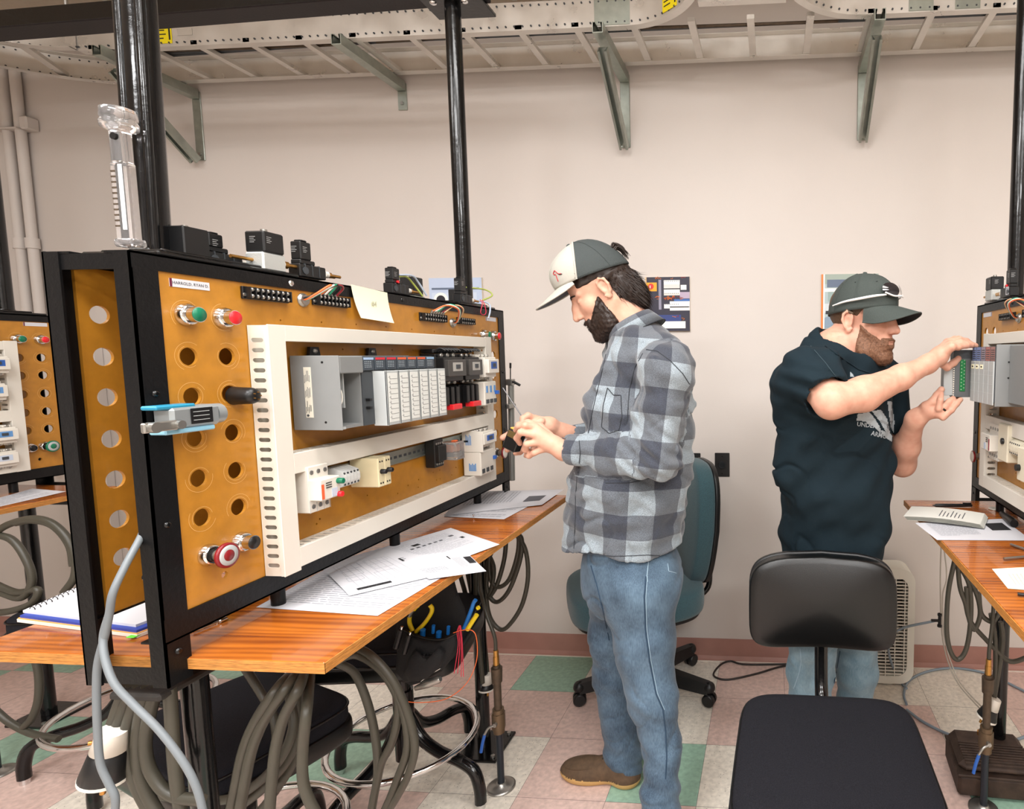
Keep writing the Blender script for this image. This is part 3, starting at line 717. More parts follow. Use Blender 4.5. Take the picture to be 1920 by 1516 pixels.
for i, (y0, y1, lb) in enumerate(((-1.09, -.985, 'black contactor with red tab, left one beside the controller rack'), (-.975, -.885, 'black contactor with red tab, right one next to the white contactor'))):
    t = contactor(P1, 'black_contactor', lb, y0, y1, 1.39, 1.492, .162, M_bkp, mat('smoked_plastic', '3c3a38', .35), text=mat('grey_label', 'a8a6a0', .5), group='black contactors on the left bench')
    B = pbox(P1)
    f = MB(); B(f, .08, y0, 1.32, .128, y1, 1.392, M_bkp, .002)
    for k in range(3): B(f, .128, y0 + .014 + k * .028, 1.335, .146, y0 + .03 + k * .028, 1.39, M_bkp, .002); B(f, .13, y0 + .033 + k * .026, 1.34, .14, y0 + .035 + k * .026, 1.388, M_brs)
    f.build('overload_relay', t)
    f = MB(); B(f, .128, y0 + .03, 1.322, .156, y0 + .08, 1.338, M_red, .002); o = f.build('reset_tab', t); o['label'] = 'red tab'
    f = MB()
    for k in range(6): f.tube([P1(.12, y0 + .008 + k * .016, 1.492), P1(.135, y0 + .01 + k * .016, 1.502), P1(.15, y0 + .012 + k * .016, 1.496)], .0032, M_bkp, n=6, sub=4)
    B(f, .08, y0, 1.488, .12, y1, 1.5, M_bkp, .003); f.build('top_terminals', t)
t = contactor(P1, 'white_contactor', 'white contactor with blue square button, upper right corner of the left bench panel', -.87, -.79, 1.395, 1.49, .17, M_pvc2, M_pvc2, text=M_blu)
f = MB(); B = pbox(P1); B(f, .08, -.87, 1.318, .155, -.79, 1.396, M_pvc2, .003)
for k in range(3): B(f, .155, -.862 + k * .026, 1.325, .158, -.846 + k * .026, 1.338, M_dgr); B(f, .155, -.86 + k * .026, 1.36, .1565, -.85 + k * .026, 1.382, M_text)
f.build('overload_relay', t); f = MB(); B(f, .15, -.802, 1.352, .166, -.788, 1.364, M_blu, .001); f.build('reset_button', t)
t = contactor(P1, 'white_contactor', 'white contactor with blue print at the right end of the lower row, left bench', -.885, -.79, 1.168, 1.242, .152, M_pvc2, M_pvc2, text=M_blu)
f = MB(); B(f, .08, -.885, 1.088, .14, -.79, 1.168, M_pvc2, .003); B(f, .08, -.8855, 1.168, .15, -.8845, 1.236, M_pvc2)
for k in range(5): B(f, .092 + k * .004, -.8862, 1.19, .094 + k * .004, -.8852, 1.225 - .004 * (k % 3), M_text); B(f, .1 + k * .005, -.8862, 1.105, .1035 + k * .005, -.885, 1.13 - .004 * (k % 2), M_text)
B(f, .085, -.8862, 1.2, .1, -.885, 1.206, M_bkp)
for k in range(3): B(f, .14, -.878 + k * .028, 1.096, .142, -.862 + k * .028, 1.11, M_dgr)
B(f, .136, -.802, 1.13, .148, -.789, 1.142, M_blu, .001)
f.build('overload_relay', t)
def breaker(P, name, label, y0, z0, col, poles=3, W=.0185, H=.098, group=None):
    B = pbox(P); y1 = y0 + poles * W; t = dev(P, name, label, 'circuit breaker', y0, z0, .078, group)
    f = MB(); B(f, .08, y0, z0, .122, y1, z0 + H, M_pvc2, .0015); B(f, .12, y0, z0 + H * .27, .148, y1, z0 + H * .73, M_pvc2, .002)
    for k in range(poles + 1):
        B(f, .122, y0 + k * W - .0004, z0, .1226, y0 + k * W + .0004, z0 + H * .27, M_gry2)
    for k in range(poles):
        for zz in (z0 + H * .13, z0 + H * .87): f.lathe(P(.122, y0 + (k + .5) * W, zz), P(1, 0, 0) - P(0, 0, 0), [(0, .0048), (.0005, .0048)], M_gry, 14); B(f, .12, y0 + (k + .5) * W - .0035, zz - .0035, .1236, y0 + (k + .5) * W + .0035, zz + .0035, M_stl)
    f.build('body', t)
    f = MB(); B(f, .148, y0 + .002, z0 + H * .3, .149, y0 + .009, z0 + H * .62, mat(col[0], col[1], .5)); 
    for k in range(3): B(f, .149, y0 + .014, z0 + H * (.62 - .05 * k), .1494, y0 + .03, z0 + H * (.64 - .05 * k), M_ink2)
    B(f, .148, y0 + .03, z0 + H * .3, .149, y0 + .046, z0 + H * .48, mat('pale_blue_print', 'b9c4d4', .6)); f.build('printed_face', t)
    return t, y1
t, y1 = breaker(P1, 'circuit_breaker', 'white three pole circuit breaker with orange flash at the left of the lower row', -1.565, 1.152, ('orange_print', 'e2603a'))
f = MB(); f.lathe(P1(.148, y1 - .006, 1.212), (1, 0, 0), [(0, .0062), (.012, .0062), (.013, .005)], M_grn, 16); f.build('start_button', t)
f = MB(); f.lathe(P1(.148, y1 - .006, 1.183), (1, 0, 0), [(0, .0062), (.008, .0062), (.009, .005)], M_red, 16); f.build('stop_button', t)
def term_blocks(P, y0, n, z, label, name='terminal_block_row', m=None, w=.0078, H=.05):
    B = pbox(P); t = dev(P, name, label, 'terminal blocks', y0, z, .078)
    for k in range(n):
        a = y0 + k * w; f = MB()
        f.prism([(z - H / 2, .08), (z - H / 2, .1), (z - H * .32, .126), (z - H * .1, .13), (z + H * .1, .13), (z + H * .32, .126), (z + H / 2, .1), (z + H / 2, .08)], lambda u, v, d: P(v, d, u), a, a + w * .9, m or M_pvc2)
        for q in (-.25, .25): f.lathe(P(.1275, a + w / 2, z + q * H), P(1, 0, 0) - P(0, 0, 0), [(-.004, .0026), (.0008, .0026)], M_dgr, 8)
        f.build('terminal', t)
    return t
term_blocks(P1, -1.475, 5, 1.205, 'row of light grey terminal blocks between breaker and beige relays', m=mat('pale_grey_plastic', 'c9cac8', .5), w=.0105)
for k, lb in enumerate(('beige timer relay with black knob, left of the two side by side', 'beige timer relay with black knob, right of the two side by side')):
    B = pbox(P1); a = -1.392 + k * .0235; t = dev(P1, 'timer_relay', lb, 'relay', a, 1.17, .078, 'beige timer relays on the left bench')
    f = MB(); B(f, .08, a, 1.168, .152, a + .0228, 1.238, mat('beige_plastic', 'd8cca8', .5), .002)
    for q in (-1, 1):
        for c in (0, 1): B(f, .152, a + .005 + c * .008, 1.203 + q * .026 - .002, .1524, a + .009 + c * .008, 1.203 + q * .026 + .002, M_bkp)
    f.build('body', t)
    f = MB(); f.lathe(P1(.152, a + .011, 1.205), (1, 0, 0), [(0, .006), (.012, .0055), (.013, .004)], M_bkp, 16); f.build('knob', t)
t = dev(P1, 'relay_socket', 'black screw terminal relay socket on the rail of the left bench', 'relay socket', -1.09, 1.16)
B = pbox(P1); f = MB(); B(f, .08, -1.09, 1.155, .11, -1.045, 1.238, M_bkp, .002)
for k in range(4):
    for zz in (1.165, 1.225): f.lathe(P1(.11, -1.083 + k * .01, zz), (1, 0, 0), [(0, .0035), (.003, .0035)], M_stl, 8)
B(f, .1, -1.088, 1.172, .122, -1.048, 1.22, M_bkp, .002); f.build('socket_body', t)
t = dev(P1, 'cube_relay', 'clear plastic plug-in relay with orange button beside the black socket', 'relay', -1.04, 1.17)
f = MB(); B(f, .09, -1.035, 1.168, .145, -.99, 1.222, M_clr, .002); f.build('clear_case', t)
f = MB(); B(f, .094, -1.03, 1.176, .135, -.995, 1.19, M_stl, .002); B(f, .094, -1.025, 1.19, .128, -1.0, 1.214, mat('copper_coil', 'a5643c', .4), .004); f.build('coil', t)
f = MB(); B(f, .12, -1.02, 1.2225, .134, -1.005, 1.226, M_org, .001); f.build('test_button', t)

# bench at right: rack on the near side, its power supply seen from the side
def rack_right():
    P = P2; B = pbox(P); t = dev(P, 'controller_rack', 'grey controller rack on the right bench, its plain side towards the camera', 'controller', -1.06, 1.325)
    f = MB(); B(f, .078, -1.06, 1.335, .195, -1.057, 1.505, M_gry, .001); B(f, .078, -1.06, 1.335, .1, -.83, 1.5, M_gry)
    B(f, .075, -1.2, 1.345, .16, -1.06, 1.503, M_gry, .002)
    for z, dd, w_, h_ in ((1.482, .145, .0035, .004), (1.455, .155, .009, .004), (1.412, .155, .009, .004), (1.39, .148, .0035, .003)): B(f, dd - w_, -1.0612, z, dd + w_, -1.0598, z + h_, M_bkp)
    f.build('rack_frame', t)
    cl = ['8a6a66', '9b6a66', '8c8490', '6f7fa8', '6f7fa8', '3c4044']
    for k in range(5):
        a = -1.055 + k * .0365; b = a + .0355
        f = MB(); B(f, .1, a, 1.345, .196, b, 1.5, M_dgr, .001)
        f.add([P(.1965, a + .001, 1.46), P(.1965, b - .001, 1.46), P(.1965, b - .001, 1.499), P(.1965, a + .001, 1.499)], [(0, 1, 2, 3)], mat('led_face_' + cl[k], cl[k], .5))
        for q in range(5): B(f, .1965, a + .006, 1.465 + q * .006, .197, b - .006, 1.467 + q * .006, M_dgr)
        m_ = f.build('module', t)
        f = MB(); B(f, .196, a + .0008, 1.338, .2, b - .0008, 1.459, M_gry2, .001)
        for q in (.37, .395, .42, .432): B(f, .2, a, 1 + q, .2003, b, 1 + q + .0006, mat('seam_grey', 'c4c8c8', .5))
        if k in (2, 3, 4): B(f, .2, a + .006, 1.436, .2008, b - .006, 1.449, M_not); B(f, .2008, a + .012, 1.4405, .2011, b - .012, 1.4445, M_ink2)
        f.build('module_door', m_)
    f = MB(); B(f, .112, -1.0622, 1.36, .09, -1.06, 1.47, M_not); f.build('data_label', t)
rack_right()
# module being plugged in by the man in the T-shirt
t = thing('plug_in_module', 'dark grey controller module with green terminal strip held by the man in the T-shirt', 'controller module', (.53, -.82, 1.345))
hy0, hy1 = -.86, -.825
f = MB(); f.box((.498, hy0, 1.347), (.625, hy1, 1.492), M_dgr, .001); f.box((.499, hy0 - .0012, 1.348), (.62, hy0, 1.465), mat('module_side', '5b5e60', .45)); f.box((.47, hy0 + .002, 1.352), (.499, hy0 + .004, 1.444), M_gry2, .001); f.box((.47, hy0 + .004, 1.352), (.473, hy1 - .003, 1.444), M_gry2); f.build('module_body', t)
f = MB(); f.box((.517, hy0 - .004, 1.365), (.533, hy0 - .0012, 1.462), mat('circuit_green', '12703a', .4), .001)
for k in range(9):
    for q in (0, 1): f.lathe((.521 + q * .008, hy0 - .004, 1.371 + k * .0105 + q * .005), (0, -1, 0), [(0, .0016), (.002, .0012)], mat('solder', 'd9e6cf', .3, metal=.5), 8)
o = f.build('green_terminal_strip', t); o['label'] = 'green terminal strip'
f = MB()
for k in range(16): f.box((.497, hy0 - .003, 1.352 + k * .0068), (.5005, hy0, 1.356 + k * .0068), M_pvc2)
f.build('pin_row', t)
# devices on the lower row of the right bench
t, _ = breaker(P2, 'circuit_breaker', 'cream circuit breaker on the lower row of the right bench, dark red button', -.905, 1.155, ('dark_red_print', '8c2a38'), poles=4, H=.11)
t = dev(P2, 'disconnect_switch', 'cream switch with round black dial beside the breaker on the right bench', 'switch', -.98, 1.18)
f = MB(); B = pbox(P2); B(f, .08, -.985, 1.165, .128, -.915, 1.275, mat('cream_plastic', 'd9d2bd', .5), .003); f.build('body', t)
f = MB(); f.lathe(P2(.128, -.955, 1.225), (-1, 0, 0), [(0, .009), (.006, .009), (.007, .006)], M_bkp, 20); f.build('dial', t)
term_blocks(P2, -1.07, 6, 1.215, 'row of cream terminal blocks on the right bench', m=MATS['cream_plastic'], w=.012, H=.055)
t = dev(P2, 'timer_relay', 'cream relay with black knob at the right frame edge, right bench', 'relay', -1.12, 1.15)
f = MB(); B(f, .08, -1.14, 1.14, .14, -1.085, 1.23, MATS['cream_plastic'], .002); f.build('body', t); f = MB(); f.lathe(P2(.14, -1.1, 1.175), (-1, 0, 0), [(0, .009), (.01, .009)], M_bkp, 16); f.build('knob', t)

# devices on the far left bench
contactor(P3, 'white_contactor', 'white contactor with blue square, upper one on the far left bench', -.87, -.79, 1.41, 1.5, .165, M_pvc2, M_pvc2, text=M_blu)
contactor(P3, 'white_contactor', 'white block with small blue buttons below the upper contactor, far left bench', -.87, -.795, 1.31, 1.4, .15, M_pvc2, M_pvc2, text=M_text)
contactor(P3, 'white_contactor', 'white contactor in the lower row of the far left bench', -.875, -.785, 1.15, 1.235, .16, M_pvc2, M_pvc2, text=M_text)
contactor(P3, 'overload_relay', 'white overload relay with blue button at the bottom of the far left bench panel', -.875, -.785, 1.062, 1.145, .15, M_pvc2, M_pvc2, text=mat('pale_blue_print', 'b9c4d4', .6))
plc(P3, 1, -1.54, 6, 'grey controller rack on the far left bench')

# limit switch clamped to the near corner post
t = thing('limit_switch', 'silver and light blue limit switch clamped to the near corner of the left bench', 'switch', (-1.05, -1.8, 1.36))
f = MB(); R_ = Matrix.Rotation(math.radians(8), 4, 'Z')
f.box((-1.068, -1.82, 1.362), (-1.032, -1.735, 1.398), mat('cast_aluminium', '9ea4a6', .4, metal=.6), .005); f.cyl((-1.05, -1.737, 1.38), (-1.05, -1.722, 1.38), .0175, MATS['cast_aluminium'], n=20); f.build('housing', t)
f = MB(); f.box((-1.031, -1.79, 1.368), (-1.0305, -1.752, 1.394), M_bkp)
for k in range(3): f.box((-1.0305, -1.786, 1.3735 + k * .007), (-1.0302, -1.758, 1.3745 + k * .007), M_gry2)
f.build('data_plate', t)
f = MB(); f.box((-1.064, -1.84, 1.395), (-1.036, -1.775, 1.402), mat('sky_blue_plastic', '27809f', .35), .002); f.box((-1.064, -1.83, 1.354), (-1.034, -1.745, 1.362), mat('pale_blue_plastic', '86b8cf', .35), .002); o = f.build('blue_cover', t); o['label'] = 'light blue cover strip'
f = MB(); f.box((-1.034, -1.868, 1.362), (-1.026, -1.815, 1.378), M_stl, .002); f.cyl((-1.034, -1.856, 1.37), (-1.018, -1.856, 1.37), .0085, M_stl, n=20); f.cyl((-1.04, -1.815, 1.37), (-1.02, -1.815, 1.37), .007, M_stl, n=16); f.build('lever_arm', t)
t = thing('toggle_boot', 'black ribbed rubber joystick boot on the left bench panel', 'joystick', P1(.073, -1.668, 1.407))
f = MB(); f.lathe(P1(.073, -1.668, 1.407), (1, 0, 0), [(0, .0175), (.010, .0165), (.036, .0155), (.043, .013), (.046, .008), (.047, 0)], M_bkp, 24)
f.build('rubber_boot', t)
f = MB()
for k in range(5): a = 2 * PI * k / 5; f.cyl(P1(.116, -1.668 + .007 * math.cos(a), 1.407 + .007 * math.sin(a)), P1(.122, -1.668 + .007 * math.cos(a), 1.407 + .007 * math.sin(a)), .0012, M_brs, n=6)
f.build('contact_pins', t)
# sticky note
f = MB(); N_ = 8
vs = [P1(.0765 + .003 + .012 * (i / N_) ** 2.2, -1.35 + .132 * j / 6 + .012 * (i / N_) * (1 - j / 9), 1.652 - .079 * i / N_ - .001 * j) for i in range(N_ + 1) for j in range(7)]
f.add(vs, [(i * 7 + j, i * 7 + j + 1, (i + 1) * 7 + j + 1, (i + 1) * 7 + j) for i in range(N_) for j in range(6)], M_not, True)
g_ = glyphs('#4', .02); f.add([P1(.0835 + v.z, -1.277 + v.x * .9, 1.612 + v.y) for v in g_[0]], g_[1], mat('pencil', 'b4b49f', .8))
o = f.build('sticky_note', fix=False); tag(at_base(o, P1(.08, -1.28, 1.61)), 'cream paper note with handwritten #4 stuck to the top of the left bench', 'note')
# test probe lead / flow meter tube beside the near pole
t = thing('flow_meter', 'clear acrylic flow meter tube standing against the thick black pole', 'flow meter', (-1.124, -1.775, 1.665))
fx, fy = -1.13, -1.775
M_acr = mat('frosted_acrylic', 'eceaea', .08, trans=.92, ior=1.4)
f = MB(); f.box((fx - .014, fy - .01, 1.668), (fx + .014, fy + .01, 1.80), M_acr, .003); f.cyl((fx, fy, 1.80), (fx, fy, 1.86), .0135, M_acr, n=20); f.build('tube_body', t)
f = MB(); f.lathe((fx, fy, 1.85), (0, 0, 1), [(0, .014), (.004, .0235), (.012, .0245), (.018, .0215), (.02, .0235), (.034, .0225), (.036, .018)], M_acr, 28); f.build('collar', t)
f = MB(); f.box((fx + .002, fy - .0105, 1.69), (fx + .009, fy - .0095, 1.795), mat('scale_white', 'dfe3e6', .4))
for k in range(11): f.box((fx - .011, fy - .011, 1.695 + k * .0088), (fx - .003, fy - .0095, 1.6975 + k * .0088), M_brz)
f.build('scale', t)
f = MB(); f.cyl((fx + .004, fy - .011, 1.838), (fx + .004, fy - .015, 1.838), .0055, M_bkp, n=16); f.build('port_hole', t)
f = MB(); f.box((fx - .016, fy - .013, 1.663), (fx + .018, fy + .013, 1.676), M_acr, .003); f.build('base_block', t)

# solenoid valves on the top plates
def valve(name, label, x, y, kind, P=None, s=1, group='solenoid valves on top of the benches', h=1):
    z0 = 1.655 if kind[0] != 'n' else 1.65
    t = thing(name, label, 'valve', (x, y, z0), group)
    def tx(f, fx_, y0, z1):
        for k in range(4): f.box((fx_, y0 + .007, z1 - .012 - k * .0036), (fx_ + .0005 * s, y0 + .018 - .003 * (k % 2), z1 - .0112 - k * .0036), mat('white_print', 'a9a9a9', .6))
        for k in range(4): f.box((x - .009, y0 - .0006, z1 - .012 - k * .0036), (x + .003 - .003 * (k % 2), y0, z1 - .0112 - k * .0036), MATS['white_print'])
    if kind == 'block':          # metal body with big coil
        f = MB(); f.box((x - .02, y - .028, z0), (x + .02, y + .028, z0 + .036), mat('cast_zinc', 'b5b7b4', .45, metal=.3, bump=.4, bscale=400), .003); f.build('valve_body', t)
        f = MB(); f.box((x - .021, y - .025, z0 + .036), (x + .021, y + .025, z0 + .078), M_bkp, .003); tx(f, x + .021 * s, y - .025, z0 + .078); f.cyl((x, y, z0 + .078), (x, y, z0 + .085), .006, M_stl, n=8); f.build('coil', t)
        f = MB()
        for q in (0, .014): f.box((x + .004, y + .025, z0 + .046 + q), (x + .009, y + .036, z0 + .048 + q), M_stl)
        f.build('spade_terminals', t)
        f = MB(); f.cyl((x + .004 * s, y + .028, z0 + .02), (x + .004 * s, y + .036, z0 + .02), .008, M_pvc2, n=14); f.cyl((x + .004 * s, y + .036, z0 + .02), (x + .004 * s, y + .046, z0 + .02), .0085, M_brs, n=6); f.cyl((x + .004 * s, y + .046, z0 + .02), (x + .004 * s, y + .078, z0 + .02), .004, M_brs, n=12)
        f.cyl((x - .004, y - .028, z0 + .02), (x - .004, y - .075, z0 + .02), .0035, M_brs, n=12); f.build('hose_barb', t)
    elif kind == 'spool':        # black spool valve with small coil
        f = MB(); f.box((x - .014, y - .035, z0), (x + .014, y + .04, z0 + .028), M_bkp, .002)
        for q in (-.02, 0, .02): f.box((x - .0145, y + q - .001, z0 + .004), (x + .0145, y + q + .001, z0 + .029), M_dgr)
        f.cyl((x + .014 * s, y - .02, z0 + .014), (x + .0155 * s, y - .02, z0 + .014), .008, M_dgr, n=18)
        f.box((x - .012, y - .03, z0 + .028), (x + .012, y + .012, z0 + .038), M_bkp, .002); f.build('valve_body', t)
        f = MB(); f.box((x - .012, y - .028, z0 + .038), (x + .012, y + .002, z0 + .07 * h), M_bkp, .002); tx(f, x + .012 * s, y - .028, z0 + .07 * h); f.box((x - .009, y - .022, z0 + .07 * h), (x + .009, y - .004, z0 + .074 * h), M_bkp, .002); f.build('coil', t)
        f = MB()
        for q in (-.006, .008):
            f.cyl((x + q, y + .04, z0 + .014), (x + q, y + .05, z0 + .014), .0075, M_pvc2, n=14); f.cyl((x + q, y + .05, z0 + .014), (x + q, y + .058, z0 + .014), .0072, M_brs, n=6); f.cyl((x + q, y + .058, z0 + .014), (x + q, y + .09, z0 + .014), .0036, M_brs, n=12)
        f.build('hose_barb', t)
        if 'red button' in label: f = MB(); f.lathe((x, y - .01, z0 + .033), (s, 0, 0), [(.01, .004), (.016, .004)], M_red, 12); f.build('override_button', t)
    elif kind == 'coil':         # plain coil on a thin plate
        f = MB(); f.box((x - .024, y - .026, z0), (x + .024, y + .026, z0 + .006), M_gal); f.build('base_plate', t)
        f = MB(); f.box((x - .022, y - .024, z0 + .006), (x + .022, y + .024, z0 + .052 * h), M_bkp, .002); f.cyl((x, y, z0 + .052 * h), (x, y, z0 + .052 * h + .005), .005, M_stl, n=8); f.build('coil', t)
    return t
valve('solenoid_valve', 'black square solenoid coil right beside the thick pole on the left bench', -1.12, -1.69, 'coil', h=1.1)
valve('solenoid_valve', 'small black solenoid valve second from the thick pole on the left bench', -1.15, -1.6, 'spool', h=.9)
valve('solenoid_valve', 'large solenoid valve with pale metal body and black coil on the left bench', -1.10, -1.545, 'block')
valve('solenoid_valve', 'black solenoid valve with twin brass barbs just behind the pale metal one', -1.10, -1.44, 'spool', h=1.1)
valve('solenoid_valve', 'small black solenoid valve with red button behind the sticky note', -1.12, -1.10, 'spool')
valve('solenoid_valve', 'black coil on a metal base left of the wall poster, left bench', -1.15, -.98, 'coil', h=1.2)
valve('solenoid_valve', 'black solenoid valve with brass barbs and red loop, far end of the left bench', -1.09, -.80, 'spool', h=1.15)
valve('solenoid_valve', 'black coil with light blue connectors at the thin pole, left bench', -1.14, -.735, 'coil')
valve('solenoid_valve', 'black solenoid valve with brass barbs on the right bench', .68, -.675, 'block', s=-1)
valve('solenoid_valve', 'black solenoid valve with red button and paper label on the right bench', .675, -.815, 'spool', s=-1, h=1.15)
valve('solenoid_valve', 'solenoid valve with brass barb on the far left bench', -3.02, -.74, 'block')
f = MB(); L = (.665, -.79, 1.66); f.box((.6598, -.842, 1.660), (.6606, -.822, 1.684), M_pap)
for k in range(4): f.box((.6594, -.839, 1.664 + k * .005), (.6599, -.826, 1.6655 + k * .005), M_ink)
tag(at_base(f.build('paper_tag'), (.66, -.83, 1.66)), 'small printed paper tag on the solenoid valve with red button, right bench', 'tag')
def wire_thing(name, label, paths, r, m, cat='wire', n=6, group=None):
    f = MB()
    for i, p in enumerate(paths): f.tube(p, r, m[i % len(m)] if isinstance(m, (list, tuple)) else m, n=n, sub=6)
    o = f.build(name); return tag(at_base(o, paths[0][0]), label, cat, group)
wire_thing('red_wire_loop', 'red wire loop hanging over the bench edge below the far brass barbs', [[(-1.07, -.72, 1.675), (-1.06, -.725, 1.66), (-1.062, -.735, 1.63), (-1.06, -.72, 1.622), (-1.058, -.705, 1.632), (-1.06, -.71, 1.66), (-1.07, -.705, 1.675)]], .0014, mat('pink_red_wire', 'd0304a', .4))
wire_thing('valve_lead', 'grey lead running down from the far valve to the terminal strip, left bench', [[(-1.12, -.66, 1.68), (-1.06, -.68, 1.665), (-1.045, -.70, 1.64), (-1.045, -.715, 1.61)], [(-1.13, -.70, 1.72), (-1.1, -.62, 1.72), (-1.08, -.61, 1.70), (-1.1, -.66, 1.675)]], .003, [mat('pale_blue_grey', 'a9b4c4', .4), mat('yellow_green_wire', 'a8b45a', .4)])
wire_thing('valve_lead', 'grey and green leads curling from the small valve with red button, left bench', [[(-1.12, -1.09, 1.71), (-1.11, -1.04, 1.715), (-1.11, -1.01, 1.70), (-1.1, -.985, 1.662)], [(-1.12, -1.09, 1.705), (-1.12, -1.05, 1.71), (-1.12, -1.02, 1.695), (-1.11, -.99, 1.66)]], .0028, [mat('pale_blue_grey', 'a9b4c4', .4), MATS['yellow_green_wire']])
# ------------------------------------------------------------------ wall items
def poster(x0, x1, z0, z1, paint, label):
    f = MB(); y = WY - .012; f.box((x0, y, z0), (x1, WY, z1), mat('poster_board', 'e3d6c2', .7))
    g_ = lambda a, b, c, d, m, k=1: f.box((x0 + a * (x1 - x0), y - .0004 * k, z0 + c * (z1 - z0)), (x0 + b * (x1 - x0), y, z0 + d * (z1 - z0)), m)
    paint(g_, f, x0, x1, z0, z1, y)
    return tag(at_base(f.build('wall_poster'), ((x0 + x1) / 2, y, (z0 + z1) / 2)), label, 'poster', 'photo posters on the back wall')
C_ = lambda n, c: mat(n, c, .5)
def paint_a(g, f, x0, x1, z0, z1, y):
    g(.03, 1, .0, 1, C_('print_navy', '2c2a3a'))
    g(.0, .03, .0, 1, C_('print_tan', 'd9b98a'))
    g(.03, .26, .74, .90, C_('print_yellow', 'f0a428'), 2)
    X = x0 + .13 * (x1 - x0); Z = z0 + .83 * (z1 - z0); f.cyl((X, y - .0006, Z), (X, y - .0016, Z), .013, C_('print_red', 'd2342e'), n=20); f.box((X - .006, y - .002, Z - .01), (X - .002, y - .0016, Z + .004), C_('print_white', 'ecebe6'))
    W_ = C_('print_white', 'ecebe6'); K = C_('print_black', '23222a')
    g(.42, .78, .86, .94, W_, 2); g(.42, .78, .79, .86, C_('print_offwhite', 'd7d4cf'), 2); g(.42, .78, .70, .77, W_, 2); g(.42, .78, .66, .70, C_('print_offwhite', 'd7d4cf'), 2)
    g(.42, .78, .77, .79, K, 3); g(.8, .93, .76, .85, W_, 2); g(.78, 1, .6, .72, C_('print_lilac', 'b3a2b6'), 2)
    g(.55, 1, .45, .55, W_, 2); g(.55, 1, .38, .44, W_, 2); g(.55, .98, .435, .455, K, 3); g(.42, .55, .42, .5, W_, 2); g(.65, 1, .55, .59, C_('print_blue', '3b67a8'), 2)
    g(.3, .36, .4, .95, C_('print_grey', '8d8b9c'), 2); g(.36, .9, .05, .18, W_, 2); g(.2, .8, .18, .3, C_('print_deep_blue', '2f3e78'), 2)
    for k in range(8):
        for zz in (.915, .69, .49): g(.44 + .042 * k, .455 + .042 * k, zz, zz + .012, K, 3)
    rg = random.Random(2)
    for k in range(34):
        a = rg.random(); zb = rg.choice([.97, .6, .58, .62, .2, .25]); P_ = [(x0 + (.08 + .8 * a + .05 * j * rg.uniform(-1, 1)) * (x1 - x0), y - .0012, z0 + (zb + .02 * rg.uniform(-1, 1) + .012 * j) * (z1 - z0)) for j in range(3)]
        f.tube(P_, .0011, C_('print_orange', 'e07a38') if k % 3 else C_('print_dark_red', '9a3a3a'), n=4, sub=3)
def paint_b(g, f, x0, x1, z0, z1, y):
    g(.0, .035, 0, 1, C_('print_orange', 'e07a38')); g(.035, .06, 0, 1, C_('print_white', 'ecebe6')); g(.06, 1, 0, 1, C_('print_mist', 'a9b6b8'))
    g(.06, 1, .82, 1, C_('print_sage', '9aa69c'), 2); g(.1, .6, .76, .9, C_('print_slate', '5e6b80'), 3); g(.06, .9, .68, .74, C_('print_white', 'ecebe6'), 3)
    g(.12, .5, .5, .68, C_('print_grey_green', '8fa3a0'), 3); g(.3, .34, .5, .68, C_('print_slate', '5e6b80'), 4); g(.06, 1, .3, .46, C_('print_pale', 'c9cfd2'), 3)
    n = 8
    for k in range(n): g(.08 + .09 * k, .14 + .09 * k, .27 + .035 * k, .33 + .035 * k, C_('print_dark_red', '9a3a3a') if k % 2 else C_('print_black', '23222a'), 5)
    X = lambda a: x0 + a * (x1 - x0); Z = lambda a: z0 + a * (z1 - z0)
    f.prism([(X(.06), Z(.02)), (X(.12), Z(.02)), (X(.95), Z(.5)), (X(.95), Z(.62)), (X(.06), Z(.2))], lambda u, v, d: (u, d, v), y - .0024, y - .001, C_('print_steel', '8396a8'))
def paint_c(g, f, x0, x1, z0, z1, y):
    g(0, 1, 0, 1, C_('print_sky', 'b6c4dc')); g(.05, .95, .76, .8, C_('print_slate', '5e6b80'), 2); g(.05, .9, .1, .7, C_('print_pale_blue', 'c4d0e2'), 2)
    X = x0 + .22 * (x1 - x0); Z = z0 + .55 * (z1 - z0); f.cyl((X, y - .001, Z), (X, y - .002, Z), .035, C_('print_white', 'ecebe6'), n=24); f.cyl((X, y - .002, Z), (X, y - .003, Z), .022, C_('print_black', '23222a'), n=24); f.box((X - .006, y - .003, z0), (X + .006, y - .001, Z), C_('print_black', '23222a'))
poster(-.645, -.438, 1.592, 1.84, paint_a, 'poster of orange wiring, white breakers and red dial, behind the man in plaid')
poster(.165, .42, 1.597, 1.842, paint_b, 'poster of a pale factory hall behind the cap of the man in dark T-shirt')
poster(-1.69, -1.43, 1.62, 1.85, paint_c, 'pale blue poster seen through the valves at the thin pole')
def outlet(x, z, label, rot=True):
    f = MB(); f.box((x - .035, WY - .005, z - .057), (x + .035, WY, z + .057), mat('dark_bronze_plate', '2b2a2a', .35, metal=.3), .002)
    t = tag(at_base(f.build('wall_socket'), (x, WY, z)), label, 'socket', 'black wall sockets')
    f = MB(); f.cyl((x, WY - .005, z), (x, WY - .009, z), .019, M_bkp, n=28)
    for r in (.016, .011, .005): f.lathe((x, WY - .009, z), (0, -1, 0), [(0, r), (.001, r), (.001, r - .0015), (0, r - .0016)], M_dgr, 24)
    f.build('socket_face', t); f = MB()
    for q in (-.04, .04): f.cyl((x, WY - .005, z + q), (x, WY - .0062, z + q), .003, M_chr, n=10)
    f.build('screws', t)
outlet(-.292, .962, 'black twist-lock wall socket right of the teal office chair'); outlet(-.43, .96, 'black wall socket half hidden behind the man in plaid')

